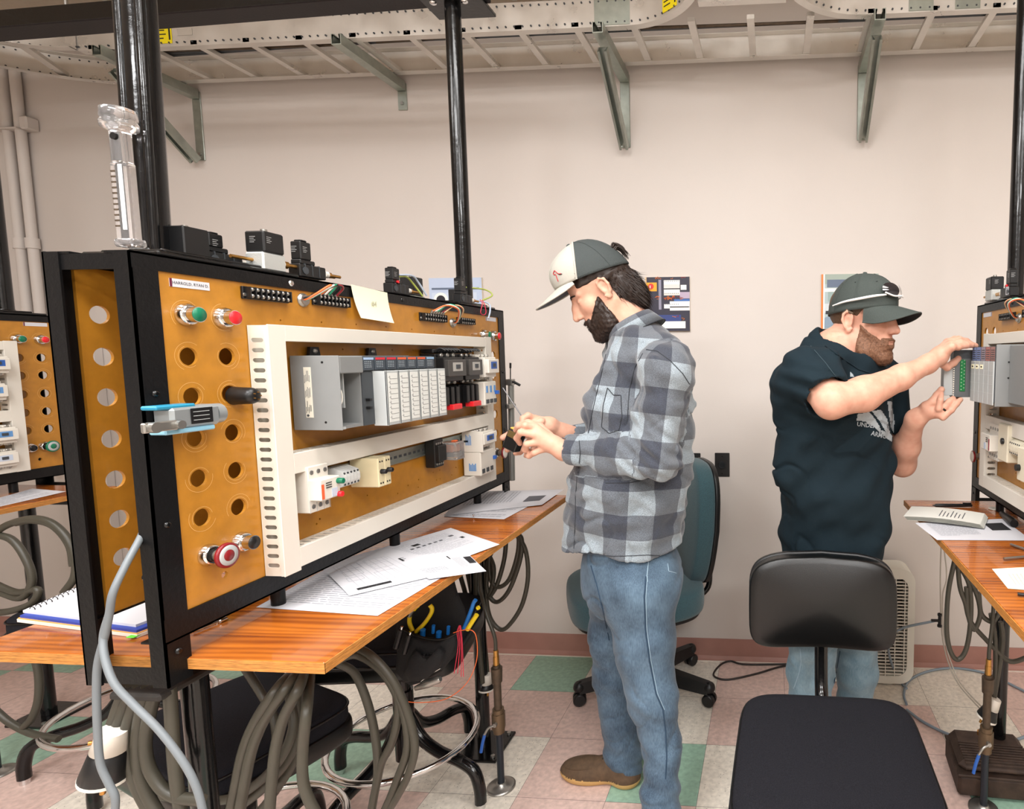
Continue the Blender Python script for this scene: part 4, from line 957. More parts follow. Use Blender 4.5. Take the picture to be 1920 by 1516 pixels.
# box fan standing against the wall
t = thing('box_fan', 'white box fan standing on the floor by the wall behind the black stool', 'fan', (.32, -.1, 0))
fx0, fx1, fy0, fy1, fz0, fz1 = .06, .575, -.16, -.04, .008, .535
def rrect(x0, x1, z0, z1, r, n=6):
    out = []
    for cx, cz, a in ((x1 - r, z1 - r, 0), (x0 + r, z1 - r, PI / 2), (x0 + r, z0 + r, PI), (x1 - r, z0 + r, 3 * PI / 2)):
        out += [(cx + r * math.cos(a + PI / 2 * i / n), cz + r * math.sin(a + PI / 2 * i / n)) for i in range(n + 1)]
    return out
vs, fs = plate(rrect(fx0, fx1, fz0, fz1, .06), [rrect(fx0 + .03, fx1 - .03, fz0 + .035, fz1 - .04, .045)], fy1 - fy0)
M_fan = mat('fan_plastic', 'dedbd0', .45)
f = MB(); f.add([(v.x, (fy0 + fy1) / 2 + v.z, v.y) for v in vs], fs, M_fan); f.build('fan_housing', t)
f = MB()
for k in range(30): z = fz0 + .04 + k * .0152; f.box((fx0 + .03, fy0 + .004, z), (fx1 - .03, fy0 + .012, z + .005), M_fan)
for k in range(11): x = fx0 + .07 + k * .04; f.box((x, fy0 + .002, fz0 + .035), (x + .004, fy0 + .006, fz1 - .04), M_fan)
f.build('front_grille', t)
f = MB(); f.cyl(((fx0 + fx1) / 2, -.11, .27), ((fx0 + fx1) / 2, -.07, .27), .045, M_dgr, n=24)
for k in range(5):
    a = 2 * PI * k / 5; c, s_ = math.cos(a), math.sin(a); q = []
    for r, w_, dy in ((.04, .03, 0), (.2, .08, .02)):
        for e in (-1, 1): q.append(((fx0 + fx1) / 2 + r * c - e * w_ * s_, -.09 + e * dy - .01, .27 + r * s_ + e * w_ * c))
    f.add(q, [(0, 1, 3, 2)], mat('fan_blade', '9a9a94', .5))
f.build('fan_blades', t, fix=False)
f = MB(); f.box((fx0 + .02, -.05, fz0 + .03), (fx1 - .02, -.042, fz1 - .03), mat('fan_back', '2b2925', .8)); f.build('rear_grille', t)
f = MB()
for x in (fx0 + .09, fx1 - .13): f.box((x, fy0 + .01, 0), (x + .04, fy1 - .01, .012), M_fan)
f.build('feet', t)
wire_thing('power_cord', 'thin dark cord looped on the pink tiles in front of the baseboard', [[at(x, y, 'Z', .005) for x, y in ((1500, 1244), (1400, 1245), (1370, 1239), (1352, 1245), (1338, 1262), (1346, 1271), (1370, 1273), (1420, 1262), (1470, 1248), (1540, 1242))]], .0045, mat('dark_cord', '2c2724', .5), 'cord')
wire_thing('air_hose', 'blue grey air hose lying in wide loops on the floor behind the right bench', [[at(x, y, 'Z', .007) for x, y in ((1700, 1320), (1695, 1300), (1705, 1275), (1740, 1258), (1790, 1252), (1850, 1262), (1900, 1285), (1960, 1320), (1955, 1360), (1900, 1388), (1850, 1390), (1790, 1380), (1735, 1355), (1700, 1330))],
    [at(1700, 1290, 'Z', .012), at(1683, 1270, 'Z', .01), at(1668, 1230, 'Y', -.2), at(1668, 1200, 'Y', -.2), at(1690, 1178, 'Y', -.2), at(1755, 1163, 'Y', -.2)]], .0055, mat('blue_grey_hose', '7f8d98', .4), 'hose', n=8)
wire_thing('clear_tube_pair', 'pair of thin translucent tubes hanging down from the right bench', [[at(1765, 1010, 'Y', -.3), at(1763, 1100, 'Y', -.3), at(1768, 1200, 'Y', -.3), at(1790, 1270, 'Y', -.35), at(1830, 1320, 'Y', -.5), at(1860, 1345, 'Y', -.62)], [at(1768, 1010, 'Y', -.31), at(1775, 1080, 'Y', -.32), at(1767, 1120, 'Y', -.31), at(1772, 1200, 'Y', -.31), at(1795, 1270, 'Y', -.36), at(1834, 1318, 'Y', -.5), at(1862, 1340, 'Y', -.62)]], .0028, M_tub, 'tube')
f = MB(); c = at(1762, 1163, 'Y', -.3); f.cyl(c + Vector((0, 0, -.025)), c + Vector((0, 0, .03)), .007, M_bkp, n=10); f.cyl(c, c + Vector((-.035, 0, 0)), .006, M_bkp, n=10)
for q in (-.022, .026): f.cyl(c + Vector((0, 0, q - .004)), c + Vector((0, 0, q + .004)), .010, M_bkp, n=10)
tag(at_base(f.build('tee_fitting'), c), 'small black tee fitting joining the tubes below the right bench', 'fitting')

# ------------------------------------------------------------------ chairs
def soft_slab(sx, sy, sz, r, crown, m, n=22, taper=0, name='seat', parent=None, M4=None, waist=None):
    """upholstered slab: superellipse outline in xy, thickness sz along z, crowned top"""
    prof = [(-.5, .0), (-.5, .8), (-.46, .93), (-.3, .985), (0, 1), (.3, .985), (.44, .94), (.5, .85)]
    vs = []; K = 48
    rings = []
    for h, q in prof[1:]:
        ring = []
        for i in range(K):
            a = 2 * PI * i / K; c, s_ = math.cos(a), math.sin(a); e = r
            x = math.copysign(abs(c) ** e, c) * sx / 2; y = math.copysign(abs(s_) ** e, s_) * sy / 2
            x *= 1 + taper * y / sy
            if waist: x, y = waist(x, y)
            ring.append((x * (1 - (1 - q) * min(1, .5 * sz / sx * 3)), y * (1 - (1 - q) * min(1, .5 * sz / sy * 3)), h * sz))
        rings.append(ring)
    top = rings[-1]
    for k, q in enumerate((.9, .7, .45, .2)):
        rings.append([(x * q, y * q, sz * .5 + crown * (1 - q * q)) for x, y, z in top])
    fs = []
    for ring in rings: vs += ring
    for j in range(len(rings) - 1):
        fs += [(j * K + i, j * K + (i + 1) % K, (j + 1) * K + (i + 1) % K, (j + 1) * K + i) for i in range(K)]
    vs.append((0, 0, sz * .5 + crown)); o = (len(rings) - 1) * K
    fs += [(o + i, o + (i + 1) % K, len(vs) - 1) for i in range(K)]
    fs.append(tuple(range(K))[::-1])
    if M4 is not None: vs = [M4 @ Vector(v) for v in vs]
    f = MB(); f.add(vs, fs, m, True); return f
def TM(loc, rz=0, rx=0): return Matrix.Translation(Vector(loc)) @ Matrix.Rotation(rz, 4, 'Z') @ Matrix.Rotation(rx, 4, 'X')
def drafting_stool(label, cx, cy, rz, seat_z, sw=.46, sd=.43, back=True, ring=True, thick=.07, back_z=.745, group='black drafting stools', leg_rot=.3, taper=-.16, bo=.105):
    t = thing('drafting_stool', label, 'stool', (cx, cy, 0), group)
    M4 = TM((cx, cy, seat_z - thick / 2 - .008), rz)
    soft_slab(sw, sd, thick, .32, .008, M_fab, taper=taper, M4=M4).build('seat', t)
    f = MB(); ou = [(math.copysign(abs(math.cos(a)) ** .32, math.cos(a)) * sw / 2, math.copysign(abs(math.sin(a)) ** .32, math.sin(a)) * sd / 2) for a in [2 * PI * i / 48 for i in range(48)]]
    f.tube([M4 @ Vector((x * (1 + taper * y / sd) * 1.0, y, thick * .5 - .012)) for x, y in ou], .0035, M_vin, n=6, sub=1, closed=True); f.build('seat_piping', t)
    f = MB(); soft = soft_slab(sw * 1.04, sd * 1.03, .05, .32, 0, M_vin, taper=taper, M4=TM((cx, cy, seat_z - thick - .012), rz)); soft.build('seat_shell', t)
    f = MB(); f.cyl((cx, cy, .2), (cx, cy, seat_z - thick - .03), .025, M_blk, n=20); f.cyl((cx, cy, seat_z - thick - .09), (cx, cy, seat_z - thick - .03), .045, M_bkp, r2=.06, n=20); f.cyl((cx, cy, .12), (cx, cy, .36), .032, M_blk, n=20); f.build('column', t)
    for k in range(4):
        a = rz + leg_rot + PI / 2 * k; c, s_ = math.cos(a), math.sin(a)
        f = MB(); f.tube([(cx + .02 * c, cy + .02 * s_, .27), (cx + .07 * c, cy + .07 * s_, .2), (cx + .14 * c, cy + .14 * s_, .165), (cx + .22 * c, cy + .22 * s_, .15), (cx + .275 * c, cy + .275 * s_, .125), (cx + .295 * c, cy + .295 * s_, .07), (cx + .297 * c, cy + .297 * s_, .02)], .019, M_blk, n=10, sub=4)
        f.cyl((cx + .297 * c, cy + .297 * s_, 0), (cx + .297 * c, cy + .297 * s_, .02), .014, M_chr, n=14); f.build('leg', t)
    if ring:
        f = MB(); f.tube([(cx + .225 * math.cos(2 * PI * i / 40), cy + .225 * math.sin(2 * PI * i / 40), .195) for i in range(40)], .0105, M_chr, n=12, sub=1, closed=True); f.build('foot_ring', t)
    if back:
        B_ = TM((cx, cy, 0), rz)
        f = MB(); f.tube([B_ @ Vector(p) for p in ((0, .1, seat_z - thick - .04), (0, sd / 2 + .05, seat_z - thick - .035), (0, sd / 2 + bo - .005, seat_z - thick + .02), (0, sd / 2 + bo + .015, seat_z + .1), (0, sd / 2 + bo + .02, back_z))], .02, M_blk, n=10, sub=4); f.build('back_bar', t)
        Mb = B_ @ Matrix.Translation((0, sd / 2 + bo, back_z)) @ Matrix.Rotation(math.radians(90 - 4), 4, 'X')
        wst = lambda x, y: (x, y - .10 * (x * x) / .2 if y > 0 else y + .02 * math.cos(x * 7))
        soft_slab(.435, .29, .055, .36, .022, M_vin, M4=Mb, waist=wst).build('backrest', t)
        soft_slab(.44, .295, .02, .36, 0, M_bkp, M4=Mb @ Matrix.Translation((0, 0, -.035)), waist=wst).build('backrest_shell', t)
    return t
drafting_stool('black drafting stool in the foreground, its vinyl backrest towards the wall', .085, -1.375, math.radians(-1), .545, sw=.455, sd=.48, back_z=.742, taper=-.02, bo=.135)
drafting_stool('black drafting stool with chrome foot ring under the nearest bench, tool pouch on it', -1.3, -.907, math.radians(8), .615, back=False, leg_rot=math.radians(-20))
drafting_stool('black drafting stool pushed under the near end of the left bench', -1.44, -1.365, math.radians(-20), .565, back=False, leg_rot=.5, sw=.44, sd=.37, taper=-.04)
drafting_stool('black drafting stool with chrome ring between the two left benches', -2.40, -.82, math.radians(20), .645, back=False, leg_rot=math.radians(10), sw=.42, sd=.4)

# teal office chair on castors
t = thing('office_chair', 'teal fabric office chair on castors behind the man in plaid', 'office chair', (-.60, -.29, 0))
M_teal = mat('teal_upholstery', '37545c', .9, noise=.3, nscale=420, bump=.4, bscale=700, sheen=.2)
cx, cy = -.60, -.29
for k in range(5):
    a = math.radians(57 + 72 * k); c, s_ = math.cos(a), math.sin(a); f = MB()
    p0, p1 = Vector((cx, cy, .12)), Vector((cx + .29 * c, cy + .29 * s_, .085)); N_ = Vector((-s_, c, 0)); vs = []
    for p, w_, h in ((p0, .032, .04), (p1, .022, .028)): vs += [p - N_ * w_ + Vector((0, 0, -h)), p + N_ * w_ + Vector((0, 0, -h)), p + N_ * w_ * .7 + Vector((0, 0, h * .6)), p - N_ * w_ * .7 + Vector((0, 0, h * .6))]
    f.add(vs, [(0, 1, 2, 3), (7, 6, 5, 4), (0, 4, 5, 1), (1, 5, 6, 2), (2, 6, 7, 3), (3, 7, 4, 0)], M_bkp); f.sphere(p1 + Vector((0, 0, -.005)), .026, M_bkp, 12, 8); f.build('base_arm', t)
    q = p1 + Vector((0, 0, -.055)); f = MB()
    for e in (-1, 1): f.lathe(q + N_ * e * .006, N_ * e, [(0, .0275), (.014, .0275), (.018, .022)], M_bkp, 18)
    f.cyl(q, p1, .008, M_bkp, n=10); f.build('castor', t)
f = MB(); f.cyl((cx, cy, .1), (cx, cy, .42), .026, M_bkp, n=20); f.cyl((cx, cy, .09), (cx, cy, .2), .04, M_bkp, n=20); f.build('column', t)
Ms = TM((cx - .045, cy - .02, .47), math.radians(-66))
soft_slab(.53, .56, .1, .6, .03, M_teal, M4=Ms).build('seat', t)
soft_slab(.5, .52, .03, .55, 0, M_bkp, M4=Ms @ Matrix.Translation((0, 0, -.05))).build('seat_shell', t)
Mb = Ms @ Matrix.Translation((0, .265, .285)) @ Matrix.Rotation(math.radians(90 - 3), 4, 'X')
wst = lambda x, y: (x * (1 - .28 * max(0, -y / .25)), y)
soft_slab(.40, .54, .07, .62, .03, M_teal, M4=Mb, waist=wst).build('backrest', t)
soft_slab(.40, .54, .02, .62, 0, M_bkp, M4=Mb @ Matrix.Translation((0, 0, -.045)), waist=wst).build('backrest_shell', t)
for e in (-1, 1):
    f = MB(); f.tube([Ms @ Vector(p) for p in ((e * .045, .1, -.06), (e * .045, .23, -.055), (e * .045, .31, -.02), (e * .045, .325, .06), (e * .045, .32, .22))], .0125, M_blk, n=10, sub=5); f.build('back_tube', t)

# ------------------------------------------------------------------ cables, plugs, pipes
def cpath(pts, Y):
    return [at(p[0], p[1], 'Y', Y if len(p) == 2 else p[2]) for p in pts]
def coil(name, label, paths, r, Y, m=M_cab, group='heavy grey cable coils hung on the benches', straps=()):
    t = thing(name, label, 'cable', at(paths[0][0][0], paths[0][0][1], 'Y', Y), group)
    for p in paths:
        f = MB(); f.tube(cpath(p, Y), r, m, n=12, sub=6); f.build('cable_loop', t)
    for s_ in straps:
        f = MB(); f.tube(cpath(s_, Y - .012), .008, M_bkp, n=8); f.build('strap', t)
    return t
YA = -1.72
coil('cable_coil', 'large coil of thick grey cable hanging from the near corner of the left worktop', [
    [(560, 1252, -1.6), (520, 1290), (470, 1370), (445, 1460), (430, 1600), (500, 1760), (600, 1800), (640, 1700)],
    [(566, 1250, -1.62), (540, 1285), (490, 1360), (462, 1450), (448, 1600), (510, 1740), (590, 1760), (620, 1650)],
    [(572, 1250, -1.64), (560, 1290), (530, 1350), (512, 1440), (508, 1600), (560, 1740), (640, 1760)],
    [(582, 1252, -1.63), (575, 1330), (568, 1400), (568, 1460), (580, 1500), (612, 1560)],
    [(576, 1252, -1.5), (545, 1300, -1.55), (550, 1360, -1.58), (520, 1430, -1.6), (450, 1490, -1.6), (380, 1500, -1.6), (300, 1490, -1.62)],
    [(570, 1250, -1.5), (556, 1300, -1.52), (558, 1380, -1.54), (520, 1450, -1.56), (440, 1515, -1.56), (330, 1530, -1.58)],
    [(566, 1250, -1.48), (562, 1320, -1.5), (560, 1400, -1.5), (525, 1470, -1.52), (460, 1540, -1.52), (350, 1560, -1.55)],
    [(460, 1252, -1.45), (490, 1300, -1.45), (512, 1340, -1.46), (518, 1400, -1.47), (505, 1500, -1.47), (480, 1620, -1.47)]], .0094, YA)
YB = -1.5
coil('cable_coil', 'coil of thick grey cable looped over the worktop edge right of the largest coil', [
    [(624, 1236, -1.55), (660, 1215), (700, 1232), (745, 1290), (776, 1380), (770, 1440), (740, 1500), (700, 1560)],
    [(628, 1240, -1.53), (670, 1228), (720, 1262), (755, 1330), (764, 1400), (745, 1460), (725, 1510), (690, 1580)],
    [(632, 1242, -1.52), (665, 1262), (690, 1320), (705, 1390), (708, 1450), (700, 1500), (690, 1560)],
    [(745, 1290, -1.5), (746, 1340), (735, 1390), (715, 1430), (706, 1470)]], .0088, YB)
coil('cable_coil', 'coil of dark grey cable hanging at the far corner of the left worktop', [
    [(905, 1020, -.62), (925, 1060), (922, 1100), (915, 1120), (930, 1100), (945, 1050), (950, 1000)],
    [(935, 1000), (918, 1040), (920, 1085), (935, 1100), (955, 1085), (970, 1040), (972, 1005), (962, 1000)],
    [(940, 1000), (912, 1060), (915, 1110), (932, 1128), (955, 1105), (975, 1050), (978, 1010), (965, 998)],
    [(966, 998), (985, 1030), (990, 1080), (980, 1130), (960, 1165), (940, 1180), (920, 1160), (912, 1120), (915, 1060), (925, 1010)],
    [(900, 1020), (898, 1080), (900, 1160), (904, 1230), (910, 1275)],
    [(908, 1020), (906, 1080), (905, 1160), (912, 1240), (915, 1280)],
    [(894, 1025, -.7), (892, 1100, -.7), (896, 1180, -.7), (902, 1240, -.7), (905, 1280, -.7)],
    [(862, 1075), (872, 1110), (882, 1150), (884, 1190), (870, 1210), (862, 1195)],
    [(876, 1070), (884, 1110), (890, 1150), (893, 1200)]], .0082, -.66)
coil('cable_coil', 'bunch of thick grey cable hanging at the near end frame of the left bench', [
    [(262, 1285), (252, 1320), (240, 1360), (238, 1395), (245, 1440), (270, 1500), (310, 1560)],
    [(240, 1283), (225, 1320), (208, 1370), (202, 1400)],
    [(278, 1286), (262, 1350), (258, 1420), (268, 1470), (300, 1530), (350, 1580)],
    [(295, 1288), (280, 1340), (272, 1400), (285, 1450), (320, 1490), (380, 1500)],
    [(250, 1284), (232, 1330), (216, 1380), (214, 1410)],
    [(318, 1290), (322, 1350), (328, 1440), (340, 1530)]], .0098, -1.80)
coil('cable_coil', 'dark cable coil hanging below the worktop of the far left bench', [
    [(-40, 1060), (-10, 1000), (40, 975), (85, 975), (120, 1000), (140, 1040), (140, 1080), (120, 1110)],
    [(-30, 1000), (20, 1010), (50, 1050), (60, 1090), (40, 1120), (0, 1110), (-40, 1100)],
    [(30, 980), (60, 975), (100, 985), (130, 1020), (138, 1060)],
    [(-20, 1090), (30, 1110), (70, 1105), (60, 1130), (20, 1145), (-30, 1150)],
    [(60, 1215), (72, 1260), (72, 1310), (60, 1345), (45, 1362)],
    [(-10, 1330), (20, 1355), (60, 1375), (110, 1385)]], .011, -1.0)
coil('cable_coil', 'grey cable coil hanging under the right worktop', [
    [(1790, 1050), (1778, 1110), (1775, 1180), (1782, 1220), (1796, 1236), (1812, 1215), (1820, 1160), (1818, 1100), (1800, 1060)],
    [(1795, 1050), (1800, 1100), (1810, 1130), (1820, 1165), (1850, 1200), (1870, 1220), (1900, 1240), (1960, 1215)],
    [(1812, 1075), (1830, 1110), (1838, 1150), (1826, 1180), (1815, 1150), (1812, 1100)],
    [(1835, 1110), (1840, 1150), (1860, 1165), (1872, 1150)],
    [(1858, 1150), (1866, 1200), (1866, 1260), (1860, 1310), (1856, 1325)],
    [(1876, 1165), (1880, 1200), (1872, 1260), (1862, 1318)]], .0078, -.83)
def plug(label, c, ax, L=.075, r=.03, m=M_bkp, name='cable_connector', back=True):
    ax = Vector(ax).normalized(); c = Vector(c); t = thing(name, label, 'plug', c, 'heavy cable connectors')
    f = MB(); f.lathe(c, ax, [(0, r * .62), (.02, r * .66), (.022, r * .75), (L, r), (L + .001, r * .98)], m, 28); f.build('connector_body', t)
    f = MB(); f.lathe(c, ax, [(-.018, r * .6), (.018, r * .74), (.018, r * .5)], M_pvc2, 24); u = ax.orthogonal().normalized(); f.cyl(c + u * r * .66, c + u * (r * .8), .004, M_brs, n=8); f.build('cable_clamp', t)
    f = MB(); f.lathe(c, ax, [(L, r * 1.01), (L + .006, r * 1.01)], M_pvc2, 28); f.build('face_ring', t)
    f = MB(); w_ = ax.cross(u)
    for k in range(3): a = 2 * PI * k / 3 + .4; q = c + u * (r * .5 * math.cos(a)) + w_ * (r * .5 * math.sin(a)); f.cyl(q + ax * (L + .005), q + ax * (L + .024), .0042, M_brs, n=10)
    f.build('pins', t)
    return t
c = at(208, 1386, 'Y', -1.815); plug('black plug with white clamp and brass pins hanging at the bottom left', c, (-.27, .0, -.96), L=.068, r=.034)
c = at(912, 1272, 'Y', -.68); plug('black cable connector on the thin pole leg below the far corner coil', c, (-.05, -.05, -1), L=.035, r=.028)
c = at(1862, 1318, 'Y', -.84); plug('black cable connector hanging at the leg of the right bench', c, (-.35, 0, -.9), L=.05, r=.032)
f = MB(); f.tube(cpath([(277, 976, -1.80), (262, 1010, -1.83), (235, 1060, -1.86), (212, 1110, -1.88), (205, 1150, -1.88), (197, 1190, -1.88), (184, 1240, -1.88), (181, 1290, -1.88), (183, 1370, -1.88), (188, 1430, -1.88), (205, 1470, -1.88), (216, 1495, -1.88), (215, 1530, -1.88)], 0), .0052, M_cab2, n=12, sub=8)
f.tube(cpath([(205, 1150, -1.88), (194, 1190, -1.88), (196, 1230, -1.89), (214, 1280, -1.9), (250, 1320, -1.9), (300, 1370, -1.9), (345, 1430, -1.9), (370, 1480, -1.9), (385, 1540, -1.9)], 0), .0052, M_cab2, n=12, sub=8)
tag(at_base(f.build('loose_cable'), at(205, 1150, 'Y', -1.88)), 'thin light grey cable hanging over the near end frame of the left bench', 'cable')
def air_pipe(label, x, y, h, hose):
    t = thing('air_pipe', label, 'pipe', (x, y, 0), 'compressed air standpipes')
    f = MB(); f.cyl((x, y, 0), (x, y, .2), .0115, mat('blue_black_pipe', '2c3138', .35, metal=.5), n=16); f.cyl((x, y, .2), (x, y, h), .0125, M_brz, n=16); f.cyl((x, y, h - .06), (x, y, h - .01), .017, M_brz, r2=.019, n=12); f.build('riser', t)
    f = MB(); f.lathe((x, y, 0), (0, 0, 1), [(0, .047), (.006, .047), (.008, .04), (.012, .018), (.02, .0145)], M_stl, 28); f.build('floor_flange', t)
    f = MB(); f.cyl((x, y, .2), (x, y, .285), .019, mat('valve_bronze', '6a5844', .45, metal=.6), n=12); f.cyl((x, y, .215), (x, y, .27), .023, MATS['valve_bronze'], n=6); f.cyl((x, y - .018, .243), (x, y - .032, .243), .007, M_stl, n=8); f.build('valve_body', t)
    f = MB(); f.tube([(x - .002, y - .03, .243), (x - .02, y - .034, .235), (x - .035, y - .035, .21)], .004, M_stl, n=6); f.tube([(x - .033, y - .035, .212), (x - .042, y - .035, .18), (x - .048, y - .035, .15)], .0055, M_blu, n=8); o = f.build('valve_handle', t); o['label'] = 'blue dipped lever'
    f = MB(); f.cyl((x, y, h), (x, y, h + .03), .0105, M_brs, n=6); f.cyl((x, y, h + .03), (x, y, h + .052), .0085, M_brs, n=16); f.build('quick_coupling', t)
    f = MB(); f.tube([(x, y, h + .052)] + hose, .0062, M_cab, n=10, sub=6); f.build('hose', t)
    return t
air_pipe('bronze compressed air standpipe beside the far leg of the left bench', -.986, -.874, .44, [(-.99, -.872, .54), (-1.03, -.85, .62), (-1.07, -.8, .7), (-1.08, -.76, .93)])
air_pipe('bronze compressed air standpipe in front of the brown ballast box', .632, -.865, .46, [(.635, -.86, .55), (.65, -.84, .65), (.66, -.82, .93)])
air_pipe('bronze compressed air standpipe at the left edge by the far left bench', -2.82, -.93, .45, [(-2.82, -.93, .55), (-2.83, -.9, .7), (-2.85, -.85, .93)])
# brown cast box on the floor
t = thing('ballast_box', 'dirty brown ribbed metal box on the floor under the right bench', 'metal box', (.7, -.72, 0))
M_box = mat('grimy_brown_metal', '3a2c24', .65, noise=.35, nscale=30, metal=.2, bump=.4, bscale=60)
Rb = Matrix.Translation((.70, -.735, 0)) @ Matrix.Rotation(math.radians(-4), 4, 'Z')
f = MB(); f.box((-.13, -.1, .01), (.12, .1, .085), M_box, .01, R=Rb); f.box((-.125, -.095, .085), (.115, .095, .13), M_box, .02, R=Rb)
for k in range(9): f.box((-.11, -.1 + .013 * k, .128), (.105, -.094 + .013 * k, .134), M_box, .001, R=Rb)
f.box((-.132, -.104, .082), (.122, .104, .09), M_box, .002, R=Rb); f.build('box_body', t)
f = MB(); f.cyl(Rb @ Vector((-.02, .06, .13)), Rb @ Vector((-.02, .06, .142)), .011, M_brs, n=14); f.build('filler_cap', t)
f = MB()
for k, zz in enumerate((.1, .065)): f.cyl(Rb @ Vector((.12, .0 - .05 * k, zz)), Rb @ Vector((.16, .0 - .05 * k, zz - .005)), .014, M_stl, n=12)
f.build('cable_gland', t)
f = MB(); f.sphere(Rb @ Vector((.2, -.05, .045)), .032, mat('copper_shaving', 'a5583a', .4, metal=.6, bump=1, bscale=200), 14, 10, (1.5, .8, .8)); f.build('copper_cable_end', t)
f = MB(); f.tube([Rb @ Vector(p) for p in ((.12, .04, .1), (.16, .05, .13), (.2, .02, .11), (.21, -.02, .06), (.26, -.03, .03))], .003, M_bkp, n=6); f.build('lead', t)

# ------------------------------------------------------------------ papers
def sheet(name, label, corners, z, marks=None, lift=0, m=None, cat='paper', group=None, th=.0004, curl=None):
    """corners: 4 ground points (x, y) in order; marks: fn(add) drawing in unit coordinates"""
    m = m or M_pap; c = [Vector((p[0], p[1], 0)) for p in corners]; N_ = 12
    def Q(u, v, dz=0):
        p = (c[0] * (1 - u) + c[1] * u) * (1 - v) + (c[3] * (1 - u) + c[2] * u) * v
        h = curl(u, v) if curl else 0
        return Vector((p.x, p.y, z + h + dz))
    f = MB(); W = N_ + 1
    vs = [Q(i / N_, j / N_) for i in range(W) for j in range(W)]
    f.add(vs, [(i * W + j, (i + 1) * W + j, (i + 1) * W + j + 1, i * W + j + 1) for i in range(N_) for j in range(N_)], m, True)
    def mark(u0, v0, u1, v1, mm=M_ink):
        k = 6; vs = []
        for i in range(k + 1):
            t_ = i / k
            if abs(u1 - u0) > abs(v1 - v0): vs += [Q(u0 + (u1 - u0) * t_, v0, .0005), Q(u0 + (u1 - u0) * t_, v1, .0005)]
            else: vs += [Q(u0, v0 + (v1 - v0) * t_, .0005), Q(u1, v0 + (v1 - v0) * t_, .0005)]
        f.add(vs, [(2 * i, 2 * i + 1, 2 * i + 3, 2 * i + 2) for i in range(k)], mm)
    if marks: marks(mark)
    o = f.build(name, fix=False)
    return tag(at_base(o, Q(.5, .5)), label, cat, group)
def lines(mk, u0, u1, v0, v1, n, seed=1, m=M_ink, gap=.45, words=True, horiz=True):
    rg = random.Random(seed)
    for k in range(n):
        v = v0 + (v1 - v0) * k / n; h = (v1 - v0) / n * gap; u = u0; ue = u0 + (u1 - u0) * (1 if rg.random() < .8 else rg.uniform(.4, .9))
        while u < ue:
            w_ = rg.uniform(.03, .09) * (u1 - u0) * 1.6; e = min(u + w_, ue)
            if horiz: mk(u, v, e, v + h, m)
            else: mk(v, u, v + h, e, m)
            u = e + (u1 - u0) * .018
Gp = 'loose printed sheets on the left bench'
def gp(x, y, z=.9612): p = at(x, y, 'Z', z); return (p.x, p.y)
sheet('printed_sheet', 'sheet of dense small text lying lowest on the left worktop', [gp(480, 1138), gp(708, 1154), gp(862, 1062), gp(640, 1050)], .9612, lambda mk: lines(mk, .06, .95, .12, .92, 22, 3, M_inkl, .3), group=Gp)
def sch(mk):
    for a, b, c_, d in ((.12, .12, .3, .42), (.36, .14, .5, .36), (.56, .12, .66, .3), (.3, .52, .46, .75), (.12, .52, .24, .8), (.56, .45, .8, .7)):
        e = .004
        mk(a, b, c_, b + e, M_inkl); mk(a, d, c_, d + e, M_inkl); mk(a, b, a + e, d, M_inkl); mk(c_, b, c_ + e, d, M_inkl)
    for k in range(9): mk(.14, .16 + .085 * k, .9, .164 + .085 * k, M_inkl)
    mk(.06, .78, .10, .99, M_ink2) if False else None
sheet('printed_sheet', 'wiring diagram sheet with a dark bar along its edge, on top of the text sheet', [gp(600, 1062, .963), gp(655, 1117, .963), gp(822, 1078, .963), gp(735, 1033, .963)], .9632, lambda mk: (sch(mk), mk(.87, .12, .92, .5, M_ink2), mk(.3, .9, .42, .93, M_ink2), mk(.3, .9, .31, .98, M_ink2), mk(.35, .9, .36, .98, M_ink2)), group=Gp, curl=lambda u, v: .002 * math.sin(3 * u))
sheet('printed_sheet', 'large drawing sheet reaching over the front edge of the left worktop', [gp(595, 1061, .9622), gp(845, 990, .9622), gp(937, 1021, .9622), gp(760, 1085, .9622)], .9624, lambda mk: (lines(mk, .45, .9, .12, .7, 16, 8, M_inkl, .25), mk(.56, .2, .62, .26, M_ink2), mk(.86, .25, .9, .3, M_ink), mk(.9, .4, .93, .46, M_ink2), [mk(.5 + .05 * k, .3, .53 + .05 * k, .34, M_ink) for k in range(6)]), group=Gp, curl=lambda u, v: .003 * max(0, u - .6))
sheet('printed_sheet', 'white sheet with black logo block hanging over the left worktop edge', [gp(730, 1046, .965), gp(870, 1030, .965), gp(912, 1070, .965), gp(805, 1085, .965)], .9645, lambda mk: (mk(.88, .32, .99, .62, M_ink2), [mk(.72 + .022 * k, .3, .7235 + .022 * k, .8 - .06 * (k % 3), M_ink) for k in range(6)], mk(.68, .2, .7, .34, M_ink2), lines(mk, .1, .5, .6, .8, 4, 5, M_inkl)), group=Gp)
Gq = 'printed sheets at the far end of the left bench'
sheet('printed_sheet', 'sheet with rows of text and small grey picture, far end of the left worktop', [gp(832, 967), gp(873, 922), gp(1057, 918), gp(1016, 947)], .9618, lambda mk: (lines(mk, .35, .92, .1, .6, 15, 11, M_inkl, .45, horiz=True), mk(.30, .72, .62, .9, M_ink)), group=Gq, curl=lambda u, v: .001)
sheet('printed_sheet', 'sheet with drawings underneath, near corner of the far stack on the left worktop', [gp(832, 968), gp(945, 973), gp(1000, 944), gp(880, 945)], .9612, lambda mk: lines(mk, .1, .9, .1, .8, 6, 12, M_inkl), group=Gq)
sheet('printed_sheet', 'printed sheet on the worktop of the far left bench', [(-2.84, -.96), (-2.74, -.98), (-2.80, -.66), (-3.0, -.62)], .9612, lambda mk: lines(mk, .1, .9, .05, .95, 16, 4, M_inkl, .3, horiz=False))
